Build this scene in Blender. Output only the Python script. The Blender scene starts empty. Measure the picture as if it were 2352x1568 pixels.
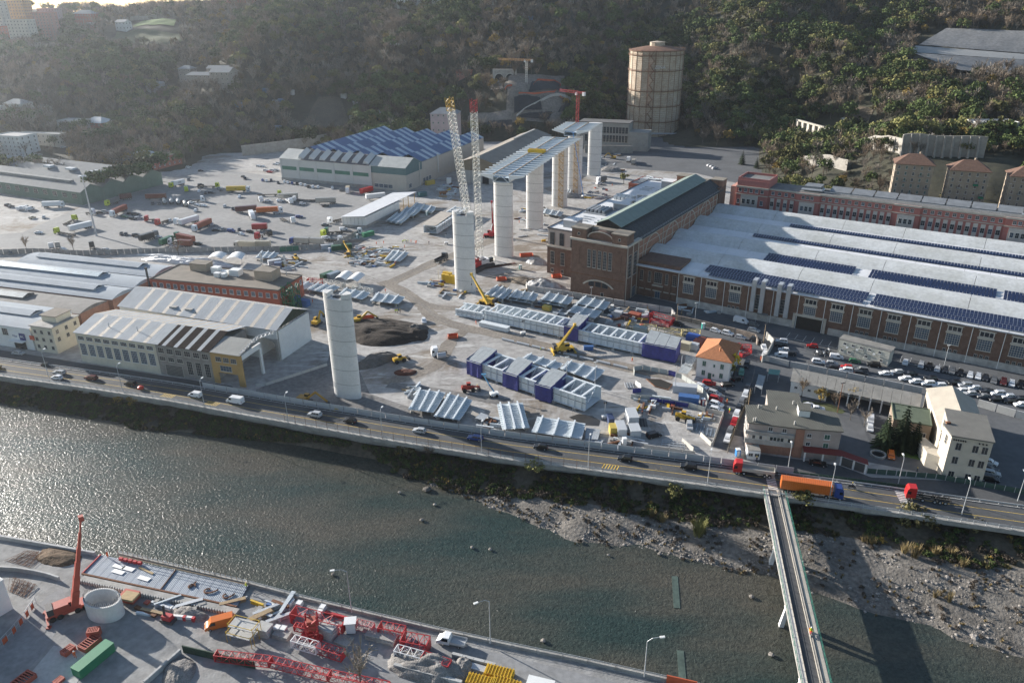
import bpy,math,mathutils,random
import numpy as np
Vc=mathutils.Vector;Matrix=mathutils.Matrix
R=math.radians
random.seed(7);rng=np.random.default_rng(11)
SC=bpy.context.scene
COL=SC.collection
CF,CP,CR,CH=1753.96,0.426425,-0.00947942,116.21 # focal (px of a 2352 px wide view), pitch, roll, height
_cp,_sp=math.cos(CP),math.sin(CP)
_fw=np.array([0,_cp,-_sp]);_r0=np.array([1.,0,0]);_u0=np.array([0,_sp,_cp])
_ra=math.cos(CR)*_r0+math.sin(CR)*_u0
_rb=-math.sin(CR)*_r0+math.cos(CR)*_u0
cam=bpy.data.cameras.new('camera');camo=bpy.data.objects.new('camera',cam);COL.objects.link(camo)
cam.sensor_fit='HORIZONTAL';cam.sensor_width=36;cam.lens=36*CF/2352
cam.clip_start=1;cam.clip_end=12000
_m=Matrix(((_ra[0],_rb[0],-_fw[0],0),(_ra[1],_rb[1],-_fw[1],0),(_ra[2],_rb[2],-_fw[2],CH),(0,0,0,1)))
camo.matrix_world=_m
SC.camera=camo
SUN_AZ,SUN_EL=R(-56),R(15.5) # azimuth from +Y (negative = left), elevation
TOSUN=Vc((math.sin(SUN_AZ)*math.cos(SUN_EL),math.cos(SUN_AZ)*math.cos(SUN_EL),math.sin(SUN_EL)))
W=bpy.data.worlds.new('World');SC.world=W;W.use_nodes=True
nt=W.node_tree;bg=nt.nodes['Background']
sky=nt.nodes.new('ShaderNodeTexSky');sky.sky_type='NISHITA';sky.sun_disc=False
sky.sun_elevation=SUN_EL;sky.sun_rotation=SUN_AZ
sky.altitude=100;sky.air_density=1.0;sky.dust_density=.7;sky.ozone_density=1.5
nt.links.new(sky.outputs[0],bg.inputs[0]);bg.inputs[1].default_value=0.074
sun=bpy.data.lights.new('sun','SUN');suno=bpy.data.objects.new('sun',sun);COL.objects.link(suno)
sun.energy=5.0;sun.angle=R(0.5);sun.color=(1,.94,.86)
suno.rotation_euler=TOSUN.to_track_quat('Z','Y').to_euler();suno.location=TOSUN*900
SC.view_settings.view_transform='Standard';SC.view_settings.look='None'
SC.view_settings.exposure=1.2;SC.view_settings.gamma=1
HAZE=0.00007
SC.cycles.volume_step_rate=1;SC.cycles.max_bounces=6;SC.cycles.diffuse_bounces=3;SC.cycles.glossy_bounces=3
SC.cycles.volume_bounces=0;SC.cycles.caustics_reflective=False;SC.cycles.caustics_refractive=False
SC.cycles.sample_clamp_indirect=4;SC.cycles.use_denoising=True
def G(u,v,z=0.):
 ray=(u-1176)*_ra-(v-784)*_rb+CF*_fw
 q=ray*((z-CH)/ray[2])
 return Vc((q[0],q[1],z))
_Y0=(0,680,1360,2031)
def UV(r,c,x,y):return((c*1024+x/2.2402)*.57422,(_Y0[r]+y/2.2402)*.57422)
def T(r,c,x,y,z=0.):return G(*UV(r,c,x,y),z)
def PX(P):
 q=np.array((P[0],P[1],P[2]-CH));d=q@_fw
 return 1176+CF*(q@_ra)/d,784-CF*(q@_rb)/d
def HT(B,v):
 lo,hi=0.,300.
 for _ in range(40):
  m=(lo+hi)/2
  if PX((B[0],B[1],B[2]+m))[1]>v:lo=m
  else:hi=m
 return lo
_M={}
def M(name,col=(.5,.5,.5),rough=.8,metal=0.,var=.15,scale=.35,bump=0.,bscale=6.,wave=None,col2=None,spec=.5,fine=.0,emit=0.,waxis='X',wcol=0.):
 if name in _M:return _M[name]
 m=bpy.data.materials.new(name);m.use_nodes=True;t=m.node_tree;N=t.nodes;L=t.links
 b=N['Principled BSDF'];b.inputs['Roughness'].default_value=rough;b.inputs['Metallic'].default_value=metal
 b.inputs['Specular IOR Level'].default_value=spec
 tc=N.new('ShaderNodeTexCoord');src=tc.outputs['Object']
 if var>0 or col2:
  n=N.new('ShaderNodeTexNoise');n.inputs['Scale'].default_value=scale;n.inputs['Detail'].default_value=6;n.inputs['Roughness'].default_value=.65
  L.new(src,n.inputs['Vector'])
  r=N.new('ShaderNodeValToRGB');r.color_ramp.elements[0].position=.32;r.color_ramp.elements[1].position=.68
  c2=col2 or tuple(min(1,x*(1+var))for x in col);c1=col if col2 else tuple(x*(1-var)for x in col)
  r.color_ramp.elements[0].color=(*c1,1);r.color_ramp.elements[1].color=(*c2,1)
  L.new(n.outputs['Fac'],r.inputs['Fac']);out=r.outputs['Color']
  if fine>0:
   n2=N.new('ShaderNodeTexNoise');n2.inputs['Scale'].default_value=scale*9;n2.inputs['Detail'].default_value=4
   L.new(src,n2.inputs['Vector'])
   mr=N.new('ShaderNodeMapRange');mr.inputs[1].default_value=.3;mr.inputs[2].default_value=.7
   mr.inputs[3].default_value=1-fine;mr.inputs[4].default_value=1+fine;L.new(n2.outputs['Fac'],mr.inputs[0])
   mx=N.new('ShaderNodeVectorMath');mx.operation='SCALE';L.new(out,mx.inputs[0]);L.new(mr.outputs[0],mx.inputs['Scale']);out=mx.outputs[0]
  L.new(out,b.inputs['Base Color'])
 else:
  b.inputs['Base Color'].default_value=(*col,1);out=None
 nrm=None
 if wave:
  w=N.new('ShaderNodeTexWave');w.bands_direction=waxis;w.inputs['Scale'].default_value=wave;L.new(src,w.inputs['Vector'])
  bp=N.new('ShaderNodeBump');bp.inputs['Strength'].default_value=.6;bp.inputs['Distance'].default_value=.06
  L.new(w.outputs['Fac'],bp.inputs['Height']);nrm=bp.outputs[0]
 if bump>0:
  nb=N.new('ShaderNodeTexNoise');nb.inputs['Scale'].default_value=bscale;nb.inputs['Detail'].default_value=5;L.new(src,nb.inputs['Vector'])
  bp=N.new('ShaderNodeBump');bp.inputs['Strength'].default_value=bump;bp.inputs['Distance'].default_value=.3
  L.new(nb.outputs['Fac'],bp.inputs['Height'])
  if nrm:L.new(nrm,bp.inputs['Normal'])
  nrm=bp.outputs[0]
 if nrm:L.new(nrm,b.inputs['Normal'])
 if emit:
  b.inputs['Emission Color'].default_value=(*col,1);b.inputs['Emission Strength'].default_value=emit
 _M[name]=m
 return m
def V3(p):return Vc((p[0],p[1],p[2]if len(p)>2 else 0))
class MB:
 def __init__(s):s.v=[];s.f=[];s.mi=[];s.k=0
 def mat(s,k):s.k=k;return s
 def add(s,vs,fs):
  o=len(s.v);s.v+=[tuple(x)for x in vs]
  for f in fs:s.f.append([o+i for i in f]);s.mi.append(s.k)
  return s
 def poly(s,pts):return s.add(pts,[list(range(len(pts)))])
 def hexa(s,p): # 8 points: bottom ccw 0-3, top 4-7
  return s.add(p,[(3,2,1,0),(4,5,6,7),(0,1,5,4),(1,2,6,5),(2,3,7,6),(3,0,4,7)])
 def box(s,c,d,rz=0.,ry=0.):
  x,y,z=d[0]/2,d[1]/2,d[2]/2
  m=Matrix.Rotation(rz,3,'Z')@Matrix.Rotation(ry,3,'Y')if(rz or ry)else None
  P=[Vc(q)for q in((-x,-y,-z),(x,-y,-z),(x,y,-z),(-x,y,-z),(-x,-y,z),(x,-y,z),(x,y,z),(-x,y,z))]
  if m:P=[m@q for q in P]
  c=Vc(c)
  return s.hexa([q+c for q in P])
 def prism(s,poly,z0,z1):
  n=len(poly);a=[(p[0],p[1],z0)for p in poly];b=[(p[0],p[1],z1)for p in poly]
  return s.add(a+b,[list(range(n))[::-1],list(range(n,2*n))]+[(i,(i+1)%n,n+(i+1)%n,n+i)for i in range(n)])
 def tube(s,p,q,r,n=6,r2=None,cap=True):
  p,q=V3(p),V3(q);d=q-p
  if d.length<1e-6:return s
  d.normalize();a=d.orthogonal().normalized();b=d.cross(a);r2=r if r2 is None else r2
  A=[p+(a*math.cos(6.2832*i/n)+b*math.sin(6.2832*i/n))*r for i in range(n)]
  B=[q+(a*math.cos(6.2832*i/n)+b*math.sin(6.2832*i/n))*r2 for i in range(n)]
  fs=[(i,(i+1)%n,n+(i+1)%n,n+i)for i in range(n)]
  if cap:fs+=[list(range(n))[::-1],list(range(n,2*n))]
  return s.add(A+B,fs)
 def beam(s,p,q,w,h):
  p,q=V3(p),V3(q);d=(q-p)
  if d.length<1e-6:return s
  d.normalize();side=d.cross(Vc((0,0,1)))
  if side.length<1e-3:side=Vc((1,0,0))
  side.normalize();up=side.cross(d).normalized();a=side*w/2;b=up*h/2
  return s.hexa([p-a-b,p+a-b,q+a-b,q-a-b,p-a+b,p+a+b,q+a+b,q-a+b])
 def slab(s,pts,th):
  n=len(pts);a=[V3(p)for p in pts];b=[p-Vc((0,0,th))for p in a]
  return s.add(b+a,[list(range(n))[::-1],list(range(n,2*n))]+[(i,(i+1)%n,n+(i+1)%n,n+i)for i in range(n)])
 def lathe(s,c,prof,n=24):
  vs=[];c=V3(c)
  for r,z in prof:vs+=[(c.x+r*math.cos(6.28318*i/n),c.y+r*math.sin(6.28318*i/n),c.z+z)for i in range(n)]
  return s.add(vs,[(k*n+i,k*n+(i+1)%n,(k+1)*n+(i+1)%n,(k+1)*n+i)for k in range(len(prof)-1)for i in range(n)])
 def loft(s,rings,caps=True):
  n=len(rings[0]);vs=[p for r in rings for p in r]
  fs=[(k*n+i,k*n+(i+1)%n,(k+1)*n+(i+1)%n,(k+1)*n+i)for k in range(len(rings)-1)for i in range(n)]
  if caps:fs+=[list(range(n))[::-1],list(range((len(rings)-1)*n,len(rings)*n))]
  return s.add(vs,fs)
 def mesh(s,name,mats,off=None,smo=False):
  me=bpy.data.meshes.new(name)
  if off is not None:vs=[(x-off[0],y-off[1],z-off[2])for x,y,z in s.v]
  else:vs=s.v
  me.from_pydata(vs,[],s.f)
  for m in(mats if isinstance(mats,(list,tuple))else[mats]):me.materials.append(m)
  if any(s.mi):me.polygons.foreach_set('material_index',s.mi)
  if smo:me.polygons.foreach_set('use_smooth',[True]*len(s.f))
  return me
 def build(s,name,mats,parent=None,smo=False,**kw):
  off=worg(parent)if parent else None
  o=bpy.data.objects.new(name,s.mesh(name,mats,off,smo));COL.objects.link(o)
  if parent:o.parent=parent
  for k,v in kw.items():o[k]=v
  return o
def worg(o):
 p=Vc((0,0,0))
 while o:p=p+o.location;o=o.parent
 return p
def tq(o,label=None,cat=None,group=None,kind=None):
 if label:o['label']=label
 if cat:o['category']=cat
 if group:o['group']=group
 if kind:o['kind']=kind
 return o
def tg(name,label,cat,loc,rz=0.,group=None):
 o=bpy.data.objects.new(name,None);COL.objects.link(o);o.empty_display_size=.5
 o.location=loc;o.rotation_euler=(0,0,rz)
 return tq(o,label,cat,group)
def ist(name,me,parent,loc,rz=0.,scale=None):
 o=bpy.data.objects.new(name,me);COL.objects.link(o)
 if parent:o.parent=parent;loc=V3(loc)-worg(parent)
 o.location=loc;o.rotation_euler=(0,0,rz)
 if scale:o.scale=scale
 return o
def repaint(o,m,slot=0):
 o.material_slots[slot].link='OBJECT';o.material_slots[slot].material=m
def stc(o):o['kind']='structure';return o
def ang(A,B):return math.atan2(B[1]-A[1],B[0]-A[0])
def lq(A,B,t):return V3(A)+(V3(B)-V3(A))*t
def rect(A,B,depth):
 A,B=V3(A),V3(B);d=(B-A).normalized();n=Vc((-d.y,d.x,0))
 return[A,B,B+n*depth,A+n*depth]
def depth_to(A,B,C):
 A,B,C=V3(A),V3(B),V3(C);d=(B-A).normalized();n=Vc((-d.y,d.x,0));return(C-B).dot(n)
def up(p,z):return Vc((p[0],p[1],(p[2]if len(p)>2 else 0)+z))
def at(p,z):return Vc((p[0],p[1],z))
def _hash(i,j,k=0):
 h=(i*374761393+j*668265263+k*1274126177)&0xffffffff
 h=((h^(h>>13))*1274126177)&0xffffffff
 return((h^(h>>16))&0xffff)/65535.
def vnoise(x,y,k=0):
 x=np.asarray(x,float);y=np.asarray(y,float)
 i=np.floor(x).astype(np.int64);j=np.floor(y).astype(np.int64);fx=x-i;fy=y-j
 fx=fx*fx*(3-2*fx);fy=fy*fy*(3-2*fy)
 return(_hash(i,j,k)*(1-fx)+_hash(i+1,j,k)*fx)*(1-fy)+(_hash(i,j+1,k)*(1-fx)+_hash(i+1,j+1,k)*fx)*fy
def fbm(x,y,o=4,k=0):
 s=0;a=.5
 for q in range(o):s=s+a*vnoise(x*2**q,y*2**q,k+q);a*=.5
 return s
_WM={}
def wmh(w,h,nx=2,ny=1,fm='frame_white',gm='glass',sill=True,fw=.09,dp=.12,gd=.03):
 key=(round(w,2),round(h,2),nx,ny,fm,gm,sill,fw)
 if key in _WM:return _WM[key]
 b=MB()
 b.mat(1).box((0,-gd,h/2),(w-.02,.04,h-.02))
 b.mat(0)
 for x in(-w/2+fw/2,w/2-fw/2):b.box((x,-dp/2,h/2),(fw,dp,h))
 for z in(fw/2,h-fw/2):b.box((0,-dp/2,z),(w-2*fw,dp,fw))
 for i in range(1,nx):b.box((-w/2+w*i/nx,-dp*.4,h/2),(fw*.6,dp*.6,h-2*fw))
 for j in range(1,ny):b.box((0,-dp*.38,h*j/ny),(w-2*fw,dp*.55,fw*.6))
 if sill:b.box((0,-dp*.8,-.07),(w+.25,dp*1.9,.13))
 _WM[key]=b.mesh('window',[_M[fm],_M[gm]])
 return _WM[key]
def fcd(th,A,B,cols,rows,w,h,name='window',z0=0.,skip=(),**kw):
 A,B=V3(A),V3(B);Ln=(B-A).length;d=(B-A).normalized();rz=ang(A,B)
 if isinstance(cols,int):cols=[Ln*(i+.5)/cols for i in range(cols)]
 me=wmh(w,h,**kw);out=[]
 for j,z in enumerate(rows):
  for i,x in enumerate(cols):
   if(i,j)in skip:continue
   out.append(ist(name,me,th,at(A+d*x,A.z+z0+z),rz))
 return out
def wls(th,P,z0,z1,m,name='wall',th_=.3):
 b=MB();b.prism(P,z0,z1);return b.build(name,m,th)
def frf(th,P,z,m,par=.5,mp=None,thick=.25):
 c=sum((V3(p)for p in P),Vc())/len(P)
 b=MB();Q=[at(V3(p)+(c-V3(p)).normalized()*.28,z)for p in P]
 b.prism(Q,z+.004,z+.06);r=b.build('roof',m,th)
 if par>0:
  b=MB();n=len(P)
  O=[at(V3(p)+(V3(p)-c).normalized()*.12,0)for p in P];I=[at(V3(p)+(c-V3(p)).normalized()*.3,0)for p in P]
  for i in range(n):
   j=(i+1)%n
   b.hexa([at(O[i],z-.15),at(O[j],z-.15),at(I[j],z-.15),at(I[i],z-.15),at(O[i],z+par),at(O[j],z+par),at(I[j],z+par),at(I[i],z+par)])
  b.build('parapet',mp or m,th)
 return r
def gbl(th,P,zw,zr,wm,rm,axis=0,over=.4,thick=.18,z0=0.,ends=True,sheets=0,hip=0.):
 A,B,C,D=[V3(p)for p in P]
 if axis==1:A,B,C,D=B,C,D,A
 m1,m2=(D+A)/2,(B+C)/2
 ax=(m2-m1).normalized()
 b=MB();b.prism([A,B,C,D],z0,zw)
 if ends and not hip:
  b.add([at(A,zw),at(D,zw),at(m1,zr)],[(0,1,2)]);b.add([at(B,zw),at(C,zw),at(m2,zr)],[(0,2,1)])
 b.build('wall',wm,th)
 out=[]
 sl=(zr-zw)/((D-A).length/2)
 for(E,F)in((A,B),(C,D)):
  a,f=(m1,m2)if E is A else(m2,m1)
  dirn=(E-a).normalized();e0=at(E,zw)+dirn*over-Vc((0,0,sl*over));f0=at(F,zw)+dirn*over-Vc((0,0,sl*over))
  a0,g0=at(a,zr),at(f,zr);xx=(F-E).normalized()
  if hip:a0+=xx*hip;g0-=xx*hip;e0-=xx*over;f0+=xx*over
  else:
   e0-=xx*over;a0-=xx*over;f0+=xx*over;g0+=xx*over
  dz=Vc((0,0,thick))
  n=max(1,sheets)
  for k in range(n):
   t0,t1=k/n,(k+1)/n-(.0 if n==1 else.04/n)
   bb=MB();bb.slab([lq(e0,f0,t0)+dz,lq(e0,f0,t1)+dz,lq(a0,g0,t1)+dz,lq(a0,g0,t0)+dz],thick)
   out.append(bb.build('roof_panel' if n>1 else 'roof',rm,th))
 if hip:
  for(E,F,mm,s)in((D,A,m1,1),(B,C,m2,-1)):
   top=at(mm,zr)+ax*hip*s;o=((D-A).normalized()if s==1 else(C-B).normalized())
   oo=-ax*s*over
   e0=at(E,zw)+oo;f0=at(F,zw)+oo
   sd=(F-E).normalized()*over;e0-=sd;f0+=sd
   for q in(e0,f0):q.z-=sl*over
   dz=Vc((0,0,thick+.004))
   bb=MB();bb.slab([e0+dz,f0+dz,top+dz],thick);out.append(bb.build('roof',rm,th))
 return out
# ================================================================ base materials
M('frame_white',(.62,.62,.6),.5,var=0);M('frame_dark',(.08,.08,.08),.5,var=0);M('frame_stone',(.5,.47,.42),.8,var=.1)
M('glass',(.025,.032,.04),.12,var=.3,scale=.8,spec=.6)
M('glass_blue',(.06,.09,.13),.15,var=.3,scale=.8)
M('shutter_green',(.03,.1,.075),.6,var=.1)
cnc=M('concrete',(.46,.45,.43),.85,var=.12,scale=.25,fine=.08,bump=.1,bscale=3)
cn2=M('concrete_old',(.33,.32,.30),.9,var=.25,scale=.3,fine=.12,bump=.15,bscale=3)
asq=M('asphalt',(.075,.077,.08),.9,var=.2,scale=.12,fine=.12,bump=.05,bscale=14)
sgy=M('galvanised',(.5,.52,.54),.45,metal=.35,var=.12)
wht=M('white_paint',(.78,.78,.76),.55,var=.05)
yellow_line=M('yellow_marking',(.62,.42,.08),.8,var=.25,scale=2)
white_line=M('white_marking',(.62,.62,.6),.8,var=.25,scale=2)
rust=M('rust',(.16,.07,.035),.9,var=.4,scale=1.5)
brb=M('rubber',(.02,.02,.02),.9,var=0)
dks=M('dark_steel',(.06,.06,.065),.6,metal=.3,var=.2)
# ================================================================ terrain
_COLS=[ # view column: (row, distance) knots up the slope
 (-500,((400,560),(330,650),(270,740),(200,840),(110,960),(60,1060),(30,1250))),
 (0,((400,540),(330,620),(270,690),(200,770),(108,880),(55,980),(20,1180))),
 (250,((385,565),(330,640),(270,700),(200,780),(130,870),(60,1000),(26,1180))),
 (480,((350,640),(300,680),(230,740),(200,775),(140,860),(70,960),(22,1120))),
 (800,((335,660),(290,690),(200,760),(120,850),(60,950),(0,1060))),
 (1000,((310,700),(250,750),(180,800),(100,880),(30,960),(-40,1060))),
 (1200,((300,690),(240,715),(195,750),(120,820),(60,900),(0,990))),
 (1500,((318,735),(250,770),(180,805),(100,860),(30,930),(-40,1020))),
 (1750,((335,650),(280,690),(200,740),(120,800),(40,880),(-30,960))),
 (1950,((440,420),(400,450),(365,500),(345,540),(310,580),(230,650),(170,710),(100,790),(30,870),(-40,960))),
 (2150,((470,352),(450,386),(400,425),(345,468),(305,486),(285,530),(230,600),(170,650),(100,730),(30,810),(-40,900))),
 (2352,((470,340),(452,376),(400,415),(345,455),(305,480),(285,520),(230,580),(185,620),(90,710),(30,780),(-40,880))),
 (2900,((470,340),(452,376),(400,415),(345,455),(305,480),(285,520),(230,580),(185,620),(90,710),(30,780),(-40,880))),
]
_S=[];_ZY=[]
for u,ks in _COLS:
 ys=[0.];zs=[0.]
 for v,Y in ks:
  ray=(u-1176)*_ra-(v-784)*_rb+CF*_fw
  ys.append(Y);zs.append(max(0,CH+ray[2]/ray[1]*Y))
 zs[1]=0
 sl=(zs[-1]-zs[-2])/(ys[-1]-ys[-2])
 if ks[-1][0]>15:ys+=[ys[-1]+250,3000];zs+=[zs[-1]-25,zs[-1]-60]
 else:ys+=[ys[-1]+260,3000];zs+=[zs[-1]+260*sl*.8,zs[-1]+330*sl]
 ray=(u-1176)*_ra-(200-784)*_rb+CF*_fw
 _S.append(ray[0]/ray[1]);_ZY.append((ys,zs))
_S=np.array(_S)
_yy=np.arange(0,3000,5.)
_tab=np.array([np.interp(_yy,a,b)for a,b in _ZY])
_k=np.ones(9)/9.
for i in range(len(_tab)):
 q=np.convolve(np.pad(_tab[i],4,'edge'),_k,'valid');_tab[i]=np.where(_yy>300,q,0)
def ter(X,Y,rough=True):
 X=np.asarray(X,float);Y=np.asarray(Y,float)
 s=np.clip(X/np.maximum(Y,1),_S[0],_S[-1]-1e-6)
 k=np.clip(np.searchsorted(_S,s)-1,0,len(_S)-2);t=(s-_S[k])/(_S[k+1]-_S[k]);t=t*t*(3-2*t)
 j=np.clip(Y/5,0,len(_yy)-2);j0=np.floor(j).astype(int);fj=j-j0
 za=_tab[k,j0]*(1-fj)+_tab[k,j0+1]*fj;zb=_tab[k+1,j0]*(1-fj)+_tab[k+1,j0+1]*fj
 z=za*(1-t)+zb*t
 if rough:
  a=np.clip(z/25,0,1)
  rg=(fbm(X/85+.2*Y/85,Y/260,3,15)-.44)*58
  sp=17*np.exp(-((s-.27-.0002*(Y-700))/.06)**2)-13*np.exp(-((s-.155)/.04)**2)+12*np.exp(-((s+.40-.00055*(Y-700))/.05)**2)-9*np.exp(-((s+.28-.0005*(Y-700))/.05)**2)
  z=z+a*((fbm(X/120,Y/120,3,5)-.44)*22+rg*(.45+.55*np.clip(z/60,0,1))*np.clip((1150-Y)/300,0,1)+sp*np.clip((1050-Y)/200,0,1)+(fbm(X/34,Y/34,3,9)-.44)*8)
  z=np.maximum(z,0)
 return z
def TZ(X,Y):return float(ter(X,Y))
def GH(u,v):
 ray=(u-1176)*_ra-(v-784)*_rb+CF*_fw
 ys=np.arange(300,1600,2.);xs=ray[0]/ray[1]*ys;zr=CH+ray[2]/ray[1]*ys;zt=ter(xs,ys)
 w=np.nonzero(zr<=zt)[0];i=w[0]if len(w)else len(ys)-1
 return Vc((xs[i],ys[i],zt[i]))
def THl(r,c,x,y):return GH(*UV(r,c,x,y))
def road_y(x,far): # edge of the riverside road
 n=np.interp(x,[-400,-170.8,-138,-109,-77.6,-37.5,-.3,20,49.8,90.8,120,420],[300,230.1,221,212.3,201.4,188,176.7,171.6,163.9,152.6,144.3,60])
 return n+(11.4 if far else 0)
ground_m=M('ground',(.27,.255,.24),.95,col2=(.42,.405,.385),scale=.045,fine=.22,bump=.35,bscale=1.2)
_t=ground_m.node_tree;N=_t.nodes;L=_t.links;bs=N['Principled BSDF'];src=bs.inputs['Base Color'].links[0].from_socket
def _layer(src,col,scale,lo,hi,rot=0.,asp=1.,seed=0.):
 tc=N.new('ShaderNodeTexCoord');mp=N.new('ShaderNodeMapping');mp.inputs['Rotation'].default_value=(0,0,rot);mp.inputs['Scale'].default_value=(1,asp,1);mp.inputs['Location'].default_value=(seed,seed,0)
 n=N.new('ShaderNodeTexNoise');n.inputs['Scale'].default_value=scale;n.inputs['Detail'].default_value=7;n.inputs['Roughness'].default_value=.7;n.inputs['Distortion'].default_value=.8
 mr=N.new('ShaderNodeMapRange');mr.inputs[1].default_value=lo;mr.inputs[2].default_value=hi;mx=N.new('ShaderNodeMix');mx.data_type='RGBA';mx.inputs[7].default_value=(*col,1)
 L.new(tc.outputs['Object'],mp.inputs[0]);L.new(mp.outputs[0],n.inputs['Vector']);L.new(n.outputs['Fac'],mr.inputs[0]);L.new(mr.outputs[0],mx.inputs[0]);L.new(src,mx.inputs[6]);return mx.outputs[2]
src=_layer(src,(.19,.155,.12),.022,.52,.62);src=_layer(src,(.50,.49,.47),.05,.56,.66,.4,6.,3.);src=_layer(src,(.15,.135,.12),.09,.60,.68,-.9,9.,7.);src=_layer(src,(.12,.115,.11),.25,.66,.72,0.,1.,5.)
L.new(src,bs.inputs['Base Color'])
def gob(name,X,Y,Z,m,smo=True):
 n,k=X.shape;me=bpy.data.meshes.new(name)
 vs=np.stack([X,Y,Z],-1).reshape(-1,3)
 idx=np.arange(n*k).reshape(n,k)
 fs=np.stack([idx[:-1,:-1],idx[:-1,1:],idx[1:,1:],idx[1:,:-1]],-1).reshape(-1,4)
 me.from_pydata(vs.tolist(),[],fs.tolist());me.materials.append(m)
 if smo:me.polygons.foreach_set('use_smooth',[True]*len(me.polygons))
 o=bpy.data.objects.new(name,me);COL.objects.link(o);return o
def sht(name,pts,z,m,kind='structure'):
 b=MB();b.poly([at(p,z)for p in pts]);o=b.build(name,m);o['kind']=kind;return o
b=MB();xs=np.linspace(-420,420,61)
fl=[(x,float(road_y(x,True))-6)for x in xs]
n=len(fl)
b.add([(x,y,0)for x,y in fl]+[(x*2.6,790,0)for x,y in fl],[(i,i+1,n+i+1,n+i)for i in range(n-1)])
stc(b.build('ground',ground_m))
soil=M('hill_soil',(.028,.03,.016),.95,col2=(.055,.05,.03),scale=.03,fine=.3,bump=.5,bscale=.5)
yv=np.concatenate([np.arange(330,1120,6.),np.arange(1120,1500,20.),np.arange(1500,3000,100.)])
sv=np.linspace(-1.15,1.15,330)
SS,YY=np.meshgrid(sv,yv);XX=SS*YY;ZZ=ter(XX,YY)
ZZ=np.where(ZZ<.3,-.8,ZZ)
stc(gob('hills',XX,YY,ZZ,soil))
WL=[(-420,300),(-260,250),(-171.3,224.9),(-149.4,218.8),(-128.2,212.6),(-116.5,206.2),(-78.3,200.2),(-60.6,197.3),(-41,191.5),(-33,181),(-16.8,171.6),(-.4,160.8),(15.9,149.7),(30.2,148.7),(45.4,141.7),(58.5,137.7),(65.5,132.9),(78.5,124.9),(88.8,121.6),(91.6,117.9),(102.3,113.1),(140,99),(420,20)]
NB=[(-420,232),(-160,156.5),(-121.8,146),(-95.9,139.7),(-57.6,129.5),(-27.2,119.2),(-.6,111.2),(13.9,107.2),(29.2,102.6),(60,93),(420,-20)]
def wl_y(x):return np.interp(x,[p[0]for p in WL],[p[1]for p in WL])
def nb_y(x):return np.interp(x,[p[0]for p in NB],[p[1]for p in NB])
def bed(X,Y):
 d=Y-wl_y(X);dr=road_y(X,False)-Y
 wob=(fbm(X/5,Y/5,4,21)-.45)
 zz=-6+np.where(d>0,.9*(1-np.exp(-d/5))+.045*np.clip(d,0,40)+wob*1.1*np.clip(d/3,0,1),np.maximum(d*.16,-2.5)+wob*.5)
 k=np.clip((3.5-dr)/9.,0,1);k=k*k*(3-2*k)
 return zz*(1-k)+(-2.2+wob*.8)*k
xv=np.concatenate([np.arange(-420,-200,8.),np.arange(-200,170,1.6),np.arange(170,421,8.)])
tv=np.concatenate([np.linspace(0,.35,12)[:-1],np.linspace(.35,1,60)])
XX,TT=np.meshgrid(xv,tv);y0=nb_y(XX);y1=road_y(XX,True)+1.5;YY=y0+(y1-y0)*TT
gravel_m=M('gravel',(.11,.098,.084),.95,col2=(.215,.195,.17),scale=.12,fine=.35,bump=.8,bscale=1.6)
bank_m=M('bank_soil',(.06,.05,.035),.95,col2=(.14,.115,.08),scale=.1,fine=.35,bump=.7,bscale=1.2)
ZB=bed(XX,YY)
bo=stc(gob('riverbed',XX,YY,ZB,gravel_m));bo.data.materials.append(bank_m)
xc=XX[:-1,:-1].ravel();yc=YY[:-1,:-1].ravel();dd=road_y(xc,False)-yc
gw=10+10*(fbm(xc/14,yc/14,3,3)-.45)
mi=((dd<gw)|(xc<-45)).astype(np.int32)
bo.data.polygons.foreach_set('material_index',mi)
wm=bpy.data.materials.new('river_water');wm.use_nodes=True;_t=wm.node_tree;N=_t.nodes;L=_t.links;bs=N['Principled BSDF']
tc=N.new('ShaderNodeTexCoord');mp=N.new('ShaderNodeMapping');mp.inputs['Rotation'].default_value=(0,0,R(17));mp.inputs['Scale'].default_value=(.018,.055,1);L.new(tc.outputs['Object'],mp.inputs[0])
n1=N.new('ShaderNodeTexNoise');n1.inputs['Scale'].default_value=1.3;n1.inputs['Detail'].default_value=5;L.new(mp.outputs[0],n1.inputs['Vector'])
cr=N.new('ShaderNodeValToRGB');e=cr.color_ramp.elements;e[0].position=.35;e[0].color=(.028,.046,.041,1);e[1].position=.66;e[1].color=(.075,.07,.055,1)
L.new(n1.outputs['Fac'],cr.inputs[0])
n2=N.new('ShaderNodeTexNoise');n2.inputs['Scale'].default_value=1.1;n2.inputs['Detail'].default_value=5;n2.inputs['Roughness'].default_value=.7;L.new(tc.outputs['Object'],n2.inputs['Vector'])
mr=N.new('ShaderNodeMapRange');mr.inputs[1].default_value=.35;mr.inputs[2].default_value=.65;mr.inputs[3].default_value=.75;mr.inputs[4].default_value=1.3;L.new(n2.outputs['Fac'],mr.inputs[0])
vm=N.new('ShaderNodeVectorMath');vm.operation='SCALE';L.new(cr.outputs[0],vm.inputs[0]);L.new(mr.outputs[0],vm.inputs['Scale']);L.new(vm.outputs[0],bs.inputs['Base Color'])
bs.inputs['Roughness'].default_value=.27;bs.inputs['IOR'].default_value=1.33
n3=N.new('ShaderNodeTexNoise');n3.inputs['Scale'].default_value=1.5;n3.inputs['Detail'].default_value=4;n3.inputs['Roughness'].default_value=.6;n3.inputs['Distortion'].default_value=.6;L.new(tc.outputs['Object'],n3.inputs['Vector'])
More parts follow.
